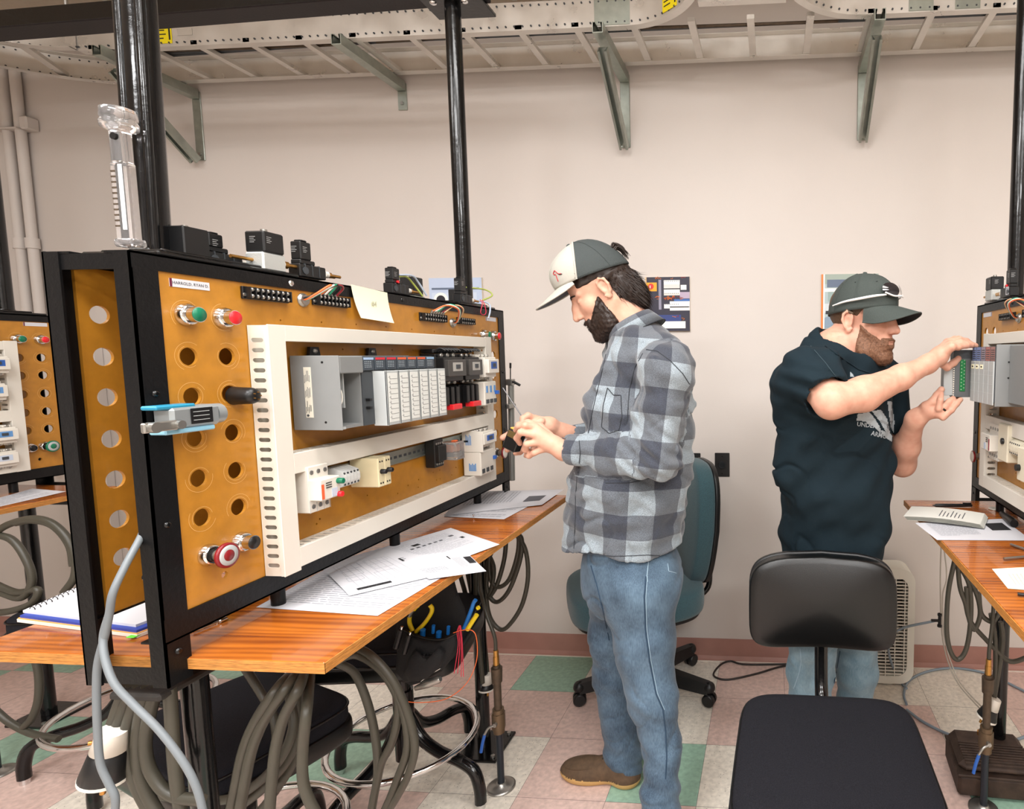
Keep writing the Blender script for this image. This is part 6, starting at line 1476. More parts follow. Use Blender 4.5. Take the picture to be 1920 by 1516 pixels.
def sst(x): x = np.clip(x, 0, 1); return x * x * (3 - 2 * x)
def frame(F, U0=(0, 0, 1)):
    F = Vector(F).normalized(); Lf = Vector(U0).cross(F).normalized(); U_ = F.cross(Lf)
    return F, Lf, U_
class Head:
    """head frame: origin between the ear canals; f forward, l to the person's left, u up (metres, adult size k)"""
    def __init__(s, o, F, roll=0, k=1.0):
        s.o = Vector(o); s.F, s.L, s.U = frame(F); s.k = k
        if roll: R = Matrix.Rotation(roll, 3, s.F); s.L = R @ s.L; s.U = R @ s.U
        s.R = [list(s.F), list(s.L), list(s.U)]
    def p(s, f, l, u): return s.o + (s.F * f + s.L * l + s.U * u) * s.k
    def inv(s, x): d = x - s.o; return d.dot(s.F) / s.k, d.dot(s.L) / s.k, d.dot(s.U) / s.k
    def e(s, S, c, r, k=.01, op='u'): S.ell(s.p(*c), [v * s.k for v in r], k, op, s.R)
    def c(s, S, a, b, ra, rb=None, k=.01, op='u'): S.cone(s.p(*a), s.p(*b), ra * s.k, (ra if rb is None else rb) * s.k, k, op)
    def build(s, S, wide=1.0):
        e, c = (lambda *a, **k: s.e(S, *a, **k)), (lambda *a, **k: s.c(S, *a, **k))
        e((-.012, 0, .045), (.092, .073, .085), k=.015); e((.035, 0, .045), (.055, .06, .058), k=.02); e((.072, 0, -.012), (.026, .036, .036), k=.02)
        e((.04, 0, -.02), (.052, .054 * wide, .075), k=.02); e((.03, 0, -.065), (.055, .05 * wide, .035), k=.02)
        for q in (-1, 1):
            e((.058, q * .034, -.012), (.026, .024 * wide, .026), k=.015)
            c((.0, q * .054 * wide, -.04), (.045, q * .044 * wide, -.085), .018, .016, k=.018); c((.045, q * .044 * wide, -.085), (.08, q * .015, -.1), .016, .015, k=.018)
            c((.086, q * .012, .033), (.07, q * .045, .032), .0085, .007, k=.012)
        e((.078, 0, -.1), (.022, .022, .017), k=.012); e((.078, 0, -.055), (.026, .032, .028), k=.015)
        for q in (-1, 1): e((.099, q * .033, .013), (.0165, .0165, .011), k=.01, op='s')
        c((.084, 0, .028), (.101, 0, .004), .009, .0115, k=.014); c((.101, 0, .004), (.117, 0, -.018), .0115, .0108, k=.01); e((.1, 0, -.014), (.014, .0165, .014), k=.01); e((.116, 0, -.022), (.0115, .0105, .009), k=.005)
        for q in (-1, 1):
            e((.104, q * .0125, -.0245), (.0105, .0065, .0075), k=.005); e((.109, q * .0065, -.032), (.005, .0032, .003), k=.002, op='s')
        c((.098, -.016, -.0505), (.098, .016, -.0505), .0062, k=.007); c((.103, -.006, -.0505), (.103, .006, -.0505), .005, k=.006); c((.094, -.015, -.063), (.094, .015, -.063), .0072, k=.007)
        c((.1055, -.02, -.0565), (.1055, .02, -.0565), .0022, k=.002, op='s')
        for q in (-1, 1):   # ears
            e((-.004, q * .077, .004), (.017, .006, .028), k=.006); pts = [(.009, .075, -.02), (.002, .078, -.027), (-.009, .083, -.015), (-.016, .088, .004), (-.014, .088, .022), (-.003, .085, .031), (.009, .079, .024), (.011, .077, .01)]
            P_ = [s.p(a, q * b, d) for a, b, d in pts]; S.chain(P_, [.0048, .0045, .0042, .0042, .0042, .0042, .004, .0035], k=.003)
            e((.0, q * .086, .003), (.009, .007, .012), k=.004, op='s')
            e((-.0, q * .077, -.026), (.008, .005, .008), k=.004)
    def eyes(s, parent, gaze=(0, -.25)):
        for q in (-1, 1):
            f = MB(); f.sphere(s.p(.0745, q * .0315, .013), .0112 * s.k, M_eye, 20, 14); f.sphere(s.p(.0808, q * .0315, .0105), .0056 * s.k, M_iris, 14, 10); f.build('eye', parent)
    def lids(s, S, close=.5):
        for q in (-1, 1):
            s.e(S, (.0745, q * .0315, .0165 - .0035 * close), (.0135, .0148, .0095), .003); s.e(S, (.0738, q * .0315, .0035), (.0128, .0142, .0062), .004)
    def shell(s, name, m, parent, T, h=.003, extra=None, wide=1.0, noise=None, smooth=1):
        '''a layer of hair: the head solid pushed out by T(f, l, u), and pulled under the skin elsewhere'''
        S = Solid(list(s.o - Vector((.2, .2, .22))), list(s.o + Vector((.2, .2, .2))), h); s.build(S, wide)
        if extra: extra(S)
        def fn(x, y, z):
            d = [x - s.o.x, y - s.o.y, z - s.o.z]; g = [(a.x * d[0] + a.y * d[1] + a.z * d[2]) / s.k for a in (s.F, s.L, s.U)]
            return -T(*g) * s.k
        S.field(fn, .04)
        if noise: S.field(noise, .02)
        return S.mesh(name, m, parent, smooth=smooth)
    def brows(s, parent, m, src=None):
        f = MB()
        for q in (-1, 1): f.tube([s.p(.0945, q * .012, .032), s.p(.0935, q * .028, .037), s.p(.082, q * .046, .033)], .003, m, n=8, sub=4, rad=lambda t: .0034 * (1 - .6 * abs(t - .3)))
        f.build('eyebrows', parent)
def cap_dome(H, cx, rf, rb, ry, base, slope, top, mfront, mback, parent, front_pow=.75, name='cap', seamr=True, split=.3):
    """dome over the head; base height u = base + slope * f"""
    N_, K = 26, 112; vs = []; mats = []
    def pt(a, t, ex=0):
        c_, s_ = math.cos(a), math.sin(a); r = rf if c_ > 0 else rb
        w = (1 - t ** (2.6 if c_ > .2 else 2.1)) ** (.5)
        f = cx + r * c_ * w; l = ry * s_ * w; f += ex * c_; l += ex * s_
        ub = base + slope * (cx + r * c_); u = ub + (top - ub) * t + ex * t
        return H.p(f, l, u)
    for j in range(N_ + 1):
        for i in range(K): vs.append(pt(2 * PI * i / K, min(.9999, (j / N_) ** .8 if j < N_ else .9999)))
    o = len(vs)
    for j in range(N_ + 1):
        for i in range(K): vs.append(pt(2 * PI * i / K, min(.9999, (j / N_) ** .8 if j < N_ else .9999), -.002))
    f = MB()
    for j in range(N_):
        for i in range(K):
            a = 2 * PI * (i + .5) / K; a = a if a < PI else a - 2 * PI; t = (j / N_) ** .8
            pc = pt(a, t) - H.o; ff_, uu_ = pc.dot(H.F) / H.k, pc.dot(H.U) / H.k; fr = ff_ > split - .6 * (uu_ - .055)
            q = (j * K + i, j * K + (i + 1) % K, (j + 1) * K + (i + 1) % K, (j + 1) * K + i)
            m = mfront if fr else mback; k = f.mi(m); f.f.append(list(q)); f.m.append(k); f.sm.append(True)
            f.f.append([o + x for x in q][::-1]); f.m.append(k); f.sm.append(True)
    for i in range(K): f.f.append([i, o + i, o + (i + 1) % K, (i + 1) % K]); f.m.append(f.mi(mback)); f.sm.append(False)
    f.v = [tuple(v) for v in vs]
    c = f.build(name, parent, fix=False)
    g_ = MB(); g_.lathe(pt(0, .9999) + H.U * .0005, H.U, [(-.002, .007), (.002, .006), (.003, .003)], mback, 14)
    for a in (0, PI / 3 * 1.0, PI * .66, PI, -PI / 3, -PI * .66):
        g_.tube([pt(a, t, .0006) for t in (.02, .15, .3, .45, .6, .75, .88, .97)], .0011, mback if abs(a) > .1 else mfront, n=5, sub=2) if abs(a) != PI / 3 else None
    g_.build('cap_seams', c)
    return c, pt
def brim(H, cx, rf, ry, base, slope, length, droop, curve, mtop, munder, parent, span=1.15, name='brim'):
    K, M_ = 28, 8; vt = []; n = 0; f = MB()
    def pt(i, j, dz):
        a = -span + 2 * span * i / K; c_, s_ = math.cos(a), math.sin(a)
        e = math.cos(a / span * PI / 2) ** .55 if abs(a) < span else 0
        r = j / M_; ff = cx + (rf + .001) * c_ + length * e * r; l = (ry + .001) * s_ * (1 + .05 * r * e)
        u = base + slope * (cx + rf * c_) - droop * r * e - curve * (l / ry) ** 2 * r
        return H.p(ff, l, u + dz)
    for dz, m, fl in ((.0015, mtop, False), (-.0015, munder, True)):
        vs = [pt(i, j, dz) for i in range(K + 1) for j in range(M_ + 1)]; W = M_ + 1
        fs = [(i * W + j, (i + 1) * W + j, (i + 1) * W + j + 1, i * W + j + 1) for i in range(K) for j in range(M_)]
        f.add(vs, [q[::-1] for q in fs] if fl else fs, m, True)
    f.tube([pt(i, M_, 0) for i in range(K + 1)], .0022, mtop, n=8, sub=1)
    return f.build(name, parent, fix=False)
def ground(px, py): return at(px, py, 'Z', 0)
def nearest_pat(segs):
    """segs: (a, b, radius, v0, ref) -> pattern coordinates of the closest limb axis"""
    def fn(P):
        best = None; out = np.zeros((len(P), 3))
        for a, b, r, v0, sy, off in segs:
            a_, b_ = np.array(a), np.array(b); d = b_ - a_; L = np.linalg.norm(d); d = d / L
            w = P - a_; t = w @ d; tc = np.clip(t, 0, L); q = w - tc[:, None] * d; q2 = q.copy(); q2[:, 1] /= sy
            dist = np.linalg.norm(q2, axis=1) / r
            u0 = np.cross(d, [0, 1, 0]); u0 /= np.linalg.norm(u0); u1 = np.cross(d, u0)
            ang = np.arctan2(q2 @ u1, q2 @ u0)
            pat = np.stack([ang * r + off + 5, v0 + t + 5, np.zeros(len(P))], 1)
            if best is None: best = dist.copy(); out = pat
            else: m = dist < best; out[m] = pat[m]; best[m] = dist[m]
        return out
    return fn
def shoe(name, heel, toe, parent, mats, wd=.048, hgt=.07, lab=None):
    heel = Vector(heel); toe = Vector(toe); d = (toe - heel); L = d.length; d.normalize(); n = Vector((-d.y, d.x, 0)); S = Solid([min(heel.x, toe.x) - .09, min(heel.y, toe.y) - .09, -.004], [max(heel.x, toe.x) + .09, max(heel.y, toe.y) + .09, .16], .004)
    P_ = lambda f, l, z: heel + d * (f * L) + n * l + Vector((0, 0, z))
    R = [list(d), list(n), [0, 0, 1]]
    S.ell(P_(.15, 0, .025), (.05, wd * .85, .035), .02, 'u', R); S.ell(P_(.72, 0, .025), (.085, wd * 1.05, .04), .03, 'u', R); S.ell(P_(.45, 0, .04), (.09, wd * .8, .04), .03, 'u', R)
    S.cone(P_(.14, 0, .04), P_(.14, 0, .07), .034, .03, .03); S.cone(P_(.42, 0, .055), P_(.2, 0, .07), .026, .026, .03)
    S.cut(lambda x, y, z: .002 - z)
    up = S.mesh(name, None, parent, mats=mats, matfn=lambda x, y, z: np.where(z < .028, 1, 0), smooth=2)
    f = MB(); ring = [P_(.72 + .26 * math.cos(a) * (1 if math.cos(a) > 0 else 1.2), wd * .78 * math.sin(a), .058 - .012 * math.cos(a)) for a in [2 * PI * i / 30 for i in range(30)]]
    f.tube(ring, .002, mats[0], n=5, sub=1, closed=True); f.build('toe_seam', up)
    f = MB()
    for k in range(3):
        for q in (-1, 1): f.tube([P_(.44 - .06 * k, q * .014, .083 + .004 * k), P_(.44 - .06 * k, 0, .09 + .004 * k), P_(.40 - .06 * k, -q * .014, .086 + .004 * k)], .0018, M_bkp, n=5, sub=3)
    f.build('laces', up); return up

# =================================================================== man in the plaid shirt
man1 = thing('person', 'man in grey plaid shirt, jeans and grey trucker cap holding a screwdriver and relay', 'person', (-.55, -.9, 0))
YC = -.9
F1 = Vector((-.95 * math.cos(.63), -.30 * math.cos(.63), -math.sin(.63)))
H1 = Head((0, 0, 0), F1); H1.o = J(1133, 540, -.98) - H1.L * .076
heel_n = Vector((J(1262, 1520, -1.12).x, -1.12, 0))
sh_n, el_n, wr_n = J(1252, 690, -1.06), J(1232, 856, -1.09), J(1058, 845, -1.035)
sh_f, el_f, wr_f = J(1190, 678, -.74), J(1165, 828, -.72), J(1056, 811, -.86)
neck = J(1208, 612, YC); T0, T1, T2, T3 = J(1200, 672, YC), J(1200, 770, YC), J(1183, 905, YC), J(1174, 1030, YC)
hipn, knn, ann = J(1200, 1100, -.985), J(1222, 1305, -1.02), J(1238, 1490, -1.09)
hipf, knf, anf = J(1158, 1100, -.81), J(1153, 1265, -.80), J(1170, 1420, -.80)
toe_n = Vector((heel_n.x - .27, heel_n.y - .03, 0)); toe_f = ground(1056, 1452); heel_f = Vector((toe_f.x + .275, toe_f.y - .03, 0))
def body1():
    S = Solid((-1.0, -1.2, .02), (-.2, -.66, 1.80), .0026)
    for a, b, ra, rb in ((T0, T2, .08, .09), (T2, T3, .09, .09), (sh_n, sh_f, .045, .045), (T3, hipn, .07, .06), (T3, hipf, .07, .06), (hipn, knn, .06, .045), (knn, ann, .045, .035), (hipf, knf, .06, .045), (knf, anf, .045, .035), (sh_n, el_n, .045, .036), (el_n, wr_n, .034, .026), (sh_f, el_f, .045, .036), (el_f, wr_f, .034, .026),
                         (ann, heel_n + Vector((-.05, 0, .05)), .03, .022), (anf, heel_f + Vector((-.06, 0, .05)), .03, .022), (heel_n + Vector((-.05, 0, .05)), toe_n + Vector((.06, 0, .03)), .022, .015), (heel_f + Vector((-.06, 0, .05)), toe_f + Vector((.06, 0, .03)), .022, .015)): S.cone(a, b, ra, rb, .03)
    H1.build(S); H1.lids(S, 1.15)
    S.cone(J(1196, 632, YC), H1.p(-.03, 0, -.04), .055, .056, .03); S.cone(J(1170, 640, YC), H1.p(.03, 0, -.07), .04, .036, .03); S.cone(J(1196, 632, YC), T0, .05, .06, .03)
    # near (left) hand round the relay
    hx = lambda pts: [J(*p) for p in pts]
    mc = hx([(1003, 800, -1.052), (1003, 814, -1.06), (1008, 828, -1.055), (1018, 841, -1.045)])
    S.cone(wr_n, J(1035, 832, -1.045), .026, .026, .02)
    for q, w_ in zip(mc, (.0125, .0125, .012, .011)): S.cone(J(1040, 833, -1.04), q, .019, w_, .012)
    for fr in ([(1003, 800, -1.052), (985, 797, -1.07), (973, 799, -1.06), (967, 806, -1.045)], [(1003, 814, -1.06), (976, 810, -1.078), (969, 821, -1.06), (975, 831, -1.042)], [(1008, 828, -1.055), (988, 832, -1.068), (985, 843, -1.05), (994, 846, -1.03)], [(1018, 841, -1.045), (1002, 848, -1.05), (992, 854, -1.04), (987, 852, -1.025)]):
        S.chain(hx(fr), [.0112, .0095, .0088, .0078], .004)
    S.chain(hx([(1040, 828, -1.02), (1012, 800, -1.0), (990, 792, -.995), (972, 796, -.99)]), [.016, .0125, .0105, .009], .006)
    # far (right) hand behind it, with the screwdriver
    S.cone(wr_f, J(1030, 797, -.9), .027, .026, .02)
    S.cone(J(1030, 797, -.9), J(1003, 787, -.925), .023, .016, .012); S.cone(J(1030, 797, -.9), J(1000, 805, -.9), .023, .015, .012); S.cone(J(1030, 800, -.895), J(1004, 818, -.89), .02, .014, .012)
    for fr, r in (([(1003, 785, -.925), (990, 779, -.945), (981, 784, -.958), (980, 793, -.965)], .0105), ([(1000, 803, -.9), (975, 822, -.905), (960, 838, -.925), (951, 843, -.945)], .0105), ([(1003, 814, -.895), (985, 836, -.905), (975, 847, -.925), (967, 849, -.945)], .01), ([(1008, 820, -.89), (1000, 842, -.9), (992, 852, -.92), (986, 854, -.94)], .009), ([(1015, 790, -.93), (985, 800, -.955), (957, 813, -.965), (943, 820, -.972)], .0115)):
        S.chain(hx(fr), [r * 1.1, r, r * .93, r * .82], .004)
    return S
bod1 = body1().mesh('body', M_skA, man1, adapt=.0)
BV.clear()
H1.eyes(man1)
def clothes1():
    S = Solid((-1.02, -1.28, .74), (-.18, -.58, 1.6), .0052)
    S.cone(T0, T1, .105, .15, .03, sy=1.3); S.cone(T1, T2, .15, .178, .04, sy=1.08); S.cone(T2, T3, .178, .182, .04, sy=1.0)
    S.cone(T0, sh_n, .09, .076, .05); S.cone(T0, sh_f, .09, .072, .05); S.cone(J(1204, 640, YC), T0, .078, .1, .05)
    S.cone(sh_n, el_n, .079, .066, .03); S.cone(el_n, wr_n + (el_n - wr_n) * .10, .066, .047, .025)
    S.cone(sh_f, el_f, .072, .06, .03); S.cone(el_f, wr_f + (el_f - wr_f) * .04, .06, .041, .025)
    S.cone(J(1252, 690, -.95), J(1258, 880, -.93), .085, .075, .04)
    big = wav(3, 9, .10, .24, .013); mid = wav(5, 12, .05, .1, .0052, (1, 1, 1.6)); 
    e_ = np.array(el_n); cr1 = crease(51, 5, .10, .2, .008, .16, (1, .6, 1.3))
    def disp(x, y, z):
        d = big(x, y, z) + mid(x, y, z) + cr1(x, y, z)
        r = np.exp(-((x - e_[0] + .02) ** 2 + (z - e_[2] - .02) ** 2) / .012) * (y < -.95)
        d += r * .0045 * np.sin(((x - e_[0]) * .8 + (z - e_[2])) * 150)
        low = np.clip((1.0 - z) / .2, 0, 1); d += low * .005 * np.sin(np.arctan2(y - YC, x + .62) * 7 + z * 9)
        return d
    S.field(disp)
    zc = at(1170, 1044, 'Y', YC - .15).z
    S.cut(lambda x, y, z: (zc + .012 * np.cos((x + .58) * 22) + .0 * y) - z)
    # openings: cuffs and neck
    dn = (wr_n - el_n).normalized(); S.cone(wr_n - dn * .03, wr_n + dn * .08, .036, .05, 0, 's'); df = (wr_f - el_f).normalized(); S.cone(wr_f - df * .02, wr_f + df * .08, .032, .045, 0, 's')
    S.cone(J(1190, 628, YC), J(1165, 570, YC), .058, .09, .01, 's')
    L1 = (sh_n - el_n).length
    pat = nearest_pat([(T0 + Vector((0, 0, .1)), T3, .17, 0, 1.1, .03), (sh_n, el_n, .085, .05, 1, 0), (el_n, wr_n, .07, L1 + .05, 1, .0), (sh_f, el_f, .07, .05, 1, 0), (el_f, wr_f, .06, .34, 1, .02)])
    return S.mesh('plaid_shirt', M_plaid, man1, attr=pat, smooth=1)
shirt1 = clothes1()
def jeans1():
    S = Solid((-.95, -1.25, .03), (-.2, -.6, .95), .0052)
    a = J(1180, 1010, YC); b = J(1180, 1080, YC); S.cone(a, b, .14, .142, .03, sy=1.15)
    S.cone(b, hipn, .13, .108, .05); S.cone(b, hipf, .125, .1, .05)
    S.cone(hipn, J(1207, 1200, -1.0), .106, .09, .04); S.cone(J(1207, 1200, -1.0), knn, .09, .074, .03); S.cone(knn, J(1243, 1400, -1.05), .07, .056, .03); S.cone(J(1243, 1400, -1.05), ann, .056, .056, .02); S.cone(ann, ann + Vector((.01, 0, -.085)), .058, .052, .02)
    S.cone(hipf, J(1150, 1190, -.8), .1, .082, .04); S.cone(J(1150, 1190, -.8), knf, .082, .07, .03); S.cone(knf, anf, .068, .064, .03); S.cone(anf, anf + Vector((.015, 0, -.085)), .064, .062, .02)
    S.ell(J(1232, 1085, -.92), (.07, .12, .11), .05)
    mid = wav(15, 12, .09, .25, .0042, (1, 1, 1.3)); kn = np.array(knn); 
    cr2 = crease(61, 4, .12, .26, .0055, .13, (.7, .5, 1.6))
    def disp(x, y, z):
        d = mid(x, y, z) + cr2(x, y, z)
        for c, amp, fr in ((np.array(knn), .0025, 95), (np.array(ann), .005, 85), (np.array(anf), .005, 80), (np.array(knf), .002, 90)):
            g = np.exp(-((z - c[2]) ** 2) / .006) * np.exp(-((y - c[1]) ** 2) / .02); d = d + g * amp * np.sin((z - c[2]) * fr + (x - c[0]) * 45 + 2.2 * np.sin((y - c[1]) * 22))
        return d
    S.field(disp)
    S.cut(lambda x, y, z: .035 + .05 * np.clip((-.6 - x) * 0, 0, 1) - z)
    S.cone(ann + Vector((0, 0, -.07)), ann + Vector((0, 0, -.2)), .05, .06, 0, 's'); S.cone(anf + Vector((.015, 0, -.08)), anf + Vector((.015, 0, -.25)), .052, .06, 0, 's')
    return S.mesh('jeans', M_den, man1, smooth=1)
jean1 = jeans1()
M_shoe = mat('brown_suede', '54412f', .8, noise=.2, nscale=60, bump=.3, bscale=300); M_sole = mat('crepe_sole', 'c29c62', .7)
shoe('shoe', heel_f, toe_f, man1, [M_shoe, M_sole]); shoe('shoe', heel_n, toe_n, man1, [mat('tan_leather', '7d5636', .6), M_sole])
# collar, cuffs, placket, pocket, seams
def band_loop(name, up, lo, parent, m, th=.004):
    n = len(up); f = MB(); c = sum((Vector(p) for p in up), Vector()) / n; vs = [Vector(p) for p in up] + [Vector(p) for p in lo]
    inn = [v + (c - v).normalized() * th for v in vs]; vs += inn
    fs = []
    for i in range(n):
        j = (i + 1) % n; fs += [(i, j, n + j, n + i), (2 * n + j, 2 * n + i, 3 * n + i, 3 * n + j), (i, 2 * n + i, 2 * n + j, j), (n + i, n + j, 3 * n + j, 3 * n + i)]
    f.add(vs, fs, m, True); o = f.build(name, parent); return o
cc = J(1183, 610, YC); up_, lo_ = [], []
tb = Vector((.86, 0, .5)); nb_ = Vector((-.5, 0, .86))      # towards the nape, and along the neck
for i in range(40):
    a = 2 * PI * i / 40; c_, s_ = math.cos(a), math.sin(a)     # a = 0 front
    up_.append(cc - tb * (.076 * c_) + Vector((0, .074 * s_, 0)) + nb_ * .014)
    dip = .028 * math.exp(-((min(a, 2 * PI - a) - .45) / .3) ** 2)
    lo_.append(cc - tb * (.1 * c_ + .002) + Vector((.004, .104 * s_, 0)) - nb_ * (.036 + dip))
col = band_loop('collar', up_, lo_, man1, M_plaid, .006)
f = MB(); f.tube(lo_, .0014, mat('dark_seam_thread', '2a2d33', .8), n=5, sub=1, closed=True); f.build('collar_stitch', col)
at_ = col.data.attributes.new('pat', 'FLOAT_VECTOR', 'POINT'); at_.data.foreach_set('vector', np.array([[5 + .5 * (i % 40) / 40, 5.02 + (.0 if (i // 40) % 2 == 0 else .05), 0] for i in range(160)], np.float32).ravel())
M_th = mat('dark_seam_thread', '2a2d33', .8)
OB = [shirt1]
seam('placket_seam', OB, [(1136, 664), (1128, 700), (1118, 740), (1110, 775), (1103, 812)], .0013, M_th, man1)
seam('placket_seam', OB, [(1082, 893), (1079, 930), (1079, 970), (1076, 1028)], .0013, M_th, man1)
seam('shoulder_seam', OB, [(1212, 655), (1232, 658), (1256, 675), (1280, 700), (1293, 720)], .0013, M_th, man1); seam('armhole_seam', OB, [(1205, 662), (1190, 690), (1180, 730), (1176, 790)], .0013, M_th, man1)
seam('sleeve_seam', OB, [(1135, 905), (1180, 905), (1225, 895)], .0012, M_th, man1)
seam('hem_seam', OB, [(1085, 1035), (1120, 1042), (1170, 1042), (1215, 1040), (1260, 1043)], .0011, M_th, man1)
P_ = seam('chest_pocket', OB, [(1139, 727), (1150, 740), (1164, 741), (1166, 780), (1160, 806), (1142, 812), (1128, 800), (1131, 760), (1139, 727)], .0014, M_th, man1)
seam('cuff_seam', OB, [(1086, 826), (1088, 850), (1084, 886)], .0013, M_th, man1)
for px, py in ((1145, 663), (1111, 787), (1076, 963), (1102, 857)):
    h = surf_hit(OB, px, py)
    if h: f = MB(); n = (CAM - h[0]).normalized(); f.lathe(h[0] + h[1] * .001, h[1], [(0, .0055), (.0015, .0055), (.002, .0045), (.0012, .001)], mat('horn_button', '6b6152', .3), 14); f.build('button', man1)
OJ = [jean1]
M_st = mat('pale_denim_thread', '8fa5b4', .8); M_ds = mat('dark_denim_seam', '24384c', .85)
seam('side_seam', OJ, [(1211, 1080), (1208, 1120), (1210, 1180), (1218, 1240), (1230, 1300), (1243, 1330), (1248, 1370), (1250, 1420), (1248, 1460)], .0022, M_ds, man1, .0004); seam('side_seam', OJ, [(1214, 1080), (1211, 1120), (1213, 1180), (1221, 1240), (1233, 1300), (1246, 1330)], .0009, M_st, man1)
seam('pocket_edge', OJ, [(1216, 1052), (1213, 1080), (1214, 1090)], .0014, M_st, man1); seam('back_pocket', OJ, [(1252, 1056), (1254, 1070), (1268, 1074)], .0012, M_st, man1); seam('inner_seam', OJ, [(1108, 1060), (1120, 1100), (1132, 1150), (1142, 1200)], .0018, M_ds, man1)
# cap, hair, beard
M_capw = mat('pale_grey_twill', 'aeaba2', .85, noise=.04, nscale=300); M_capd = mat('dark_grey_mesh', '3c4242', .8, bump=1.0, bscale=420)
t_cap = thing('trucker_cap', 'trucker cap with pale front, dark mesh back and red outline emblem', 'cap', H1.p(0, 0, .1)); 
cap1, cpt = cap_dome(H1, .002, .114, .116, .088, .052, .26, .168, M_capw, M_capd, t_cap, split=.056)
brim(H1, .002, .112, .086, .052, .26, .082, .012, .012, M_capw, mat('brim_underside', '5b5f66', .8), t_cap, span=1.0)
def split_seam(H, pt, split, m, parent):
    for sg in (1, -1):
        P_ = []
        for k in range(40):
            t = .01 + .97 * k / 39; lo_a, hi_a = 0.0, PI
            g = lambda a: (lambda d: d.dot(H.F) / H.k - (split - .6 * (d.dot(H.U) / H.k - .055)))(pt(a, t) - H.o)
            if g(0) < 0: break
            for _ in range(30):
                mid_ = (lo_a + hi_a) / 2
                if g(mid_) > 0: lo_a = mid_
                else: hi_a = mid_
            P_.append(pt(sg * lo_a, t, .0005))
        if len(P_) > 3: f = MB(); f.tube(P_, .0032, m, n=8, sub=1); f.build('panel_piping', parent)
split_seam(H1, cpt, .056, M_capw, t_cap)
def cap_mark(pt, pts, r, m, parent, name):
    f = MB(); f.tube([pt(a, t, .0012) for a, t in pts], r, m, n=5, sub=2); return f.build(name, parent)
cap_mark(cpt, [(.86, .34), (.78, .37), (.72, .44), (.66, .52), (.60, .49), (.56, .46), (.60, .42), (.66, .40), (.65, .30), (.62, .18)], .0013, mat('red_thread', 'b02c34', .6), t_cap, 'emblem')
cap_mark(cpt, [(.88, .32), (.79, .345), (.74, .41)], .0012, M_bkp, t_cap, 'emblem_black_line');  # short black line running along the red emblem outline
def T1h(f, l, u):
    side = np.where(f > .0, .028 + np.clip(f, 0, 1) * .15, np.where(f > -.02, .03 + (f) * 1.2, -.2))
    a = sst((u - side) / .01); b = sst((-.014 - f) / .012) * sst((u + .105 + (f + .07) * -.35) / .012)
    t = .007 + .006 * sst((.02 - u) / .03) * sst((-.03 - f) / .03)
    ear = np.exp(-((f + .002) ** 2 + (u - .004) ** 2) / .0007) * sst((np.abs(l) - .06) / .01)
    w = np.maximum(a, b) * (1 - ear) * sst((.075 - f) / .02); t = np.where(u > .03, np.minimum(t, .004), t)
    return -.006 + (t + .006) * w
hr = H1.shell('hair', M_hair, man1, T1h, extra=lambda S: (H1.e(S, (-.052, 0, -.03), (.05, .064, .06), k=.02), H1.e(S, (-.062, 0, -.07), (.034, .052, .036), k=.02)), noise=wav(8, 10, .014, .04, .0018, (1, 1, .4)))
strands('hair_strands', hr, 1500, .042, .0009, M_hair, hr, lambda c: -H1.U * 1 - H1.F * .25, lambda c: -.12 < H1.inv(c)[2] < .02 and H1.inv(c)[0] < -.02 and abs(H1.inv(c)[1]) > .0, 1, .04, .08)
f = MB()
for k in range(40):
    rg_ = random.Random(k); p = H1.p(-.092 - .008 * rg_.random(), .03 * rg_.uniform(-1, 1), .075 + .014 * rg_.random()); f.tube([p, p - H1.F * .014 + H1.U * (.004 + .004 * rg_.random()), p - H1.F * (.026) - H1.U * (.010 + .01 * rg_.random()), p - H1.F * (.022 + .008 * rg_.random()) - H1.U * (.032 + .012 * rg_.random())], .003, M_hair, n=5, sub=4, rad=lambda t: .0032 * (1 - t * .85))
f.build('hair_tuft', man1)
def beard(H, name, m, parent, thick=1.0, chin=.004, amp=.0016, wide=1.0, low=0):
    def T(f, l, u):
        top = np.where(f < .03, .004, .004 - (f - .03) * .8); top = np.where((f > .084) & (np.abs(l) < .032), -.034, top)
        a = sst((top - u) / .016) * sst((f - .018 + np.clip(-u - .05, 0, 1) * .1) / .014)
        lip = np.exp(-((u + .0575) / .0065) ** 2 * 1.2) * sst((f - .084) / .008) * sst((.022 - np.abs(l)) / .006)
        t = (.0062 + .006 * sst((-.05 - u) / .04) + chin * sst((-.085 - u) / .02)) * thick
        return -.006 + (t + .006) * a * (1 - .95 * lip)
    return H.shell(name, m, parent, T, noise=wav(21, 12, .006, .016, amp), wide=wide)
bd = beard(H1, 'beard', M_hair, man1, .82, .004)
strands('beard_strands', bd, 3200, .011, .0006, M_hair, bd, lambda c: -H1.U * .8 + H1.F * .5, lambda c: True, 2, .5, .35)
H1.brows(man1, M_hair)
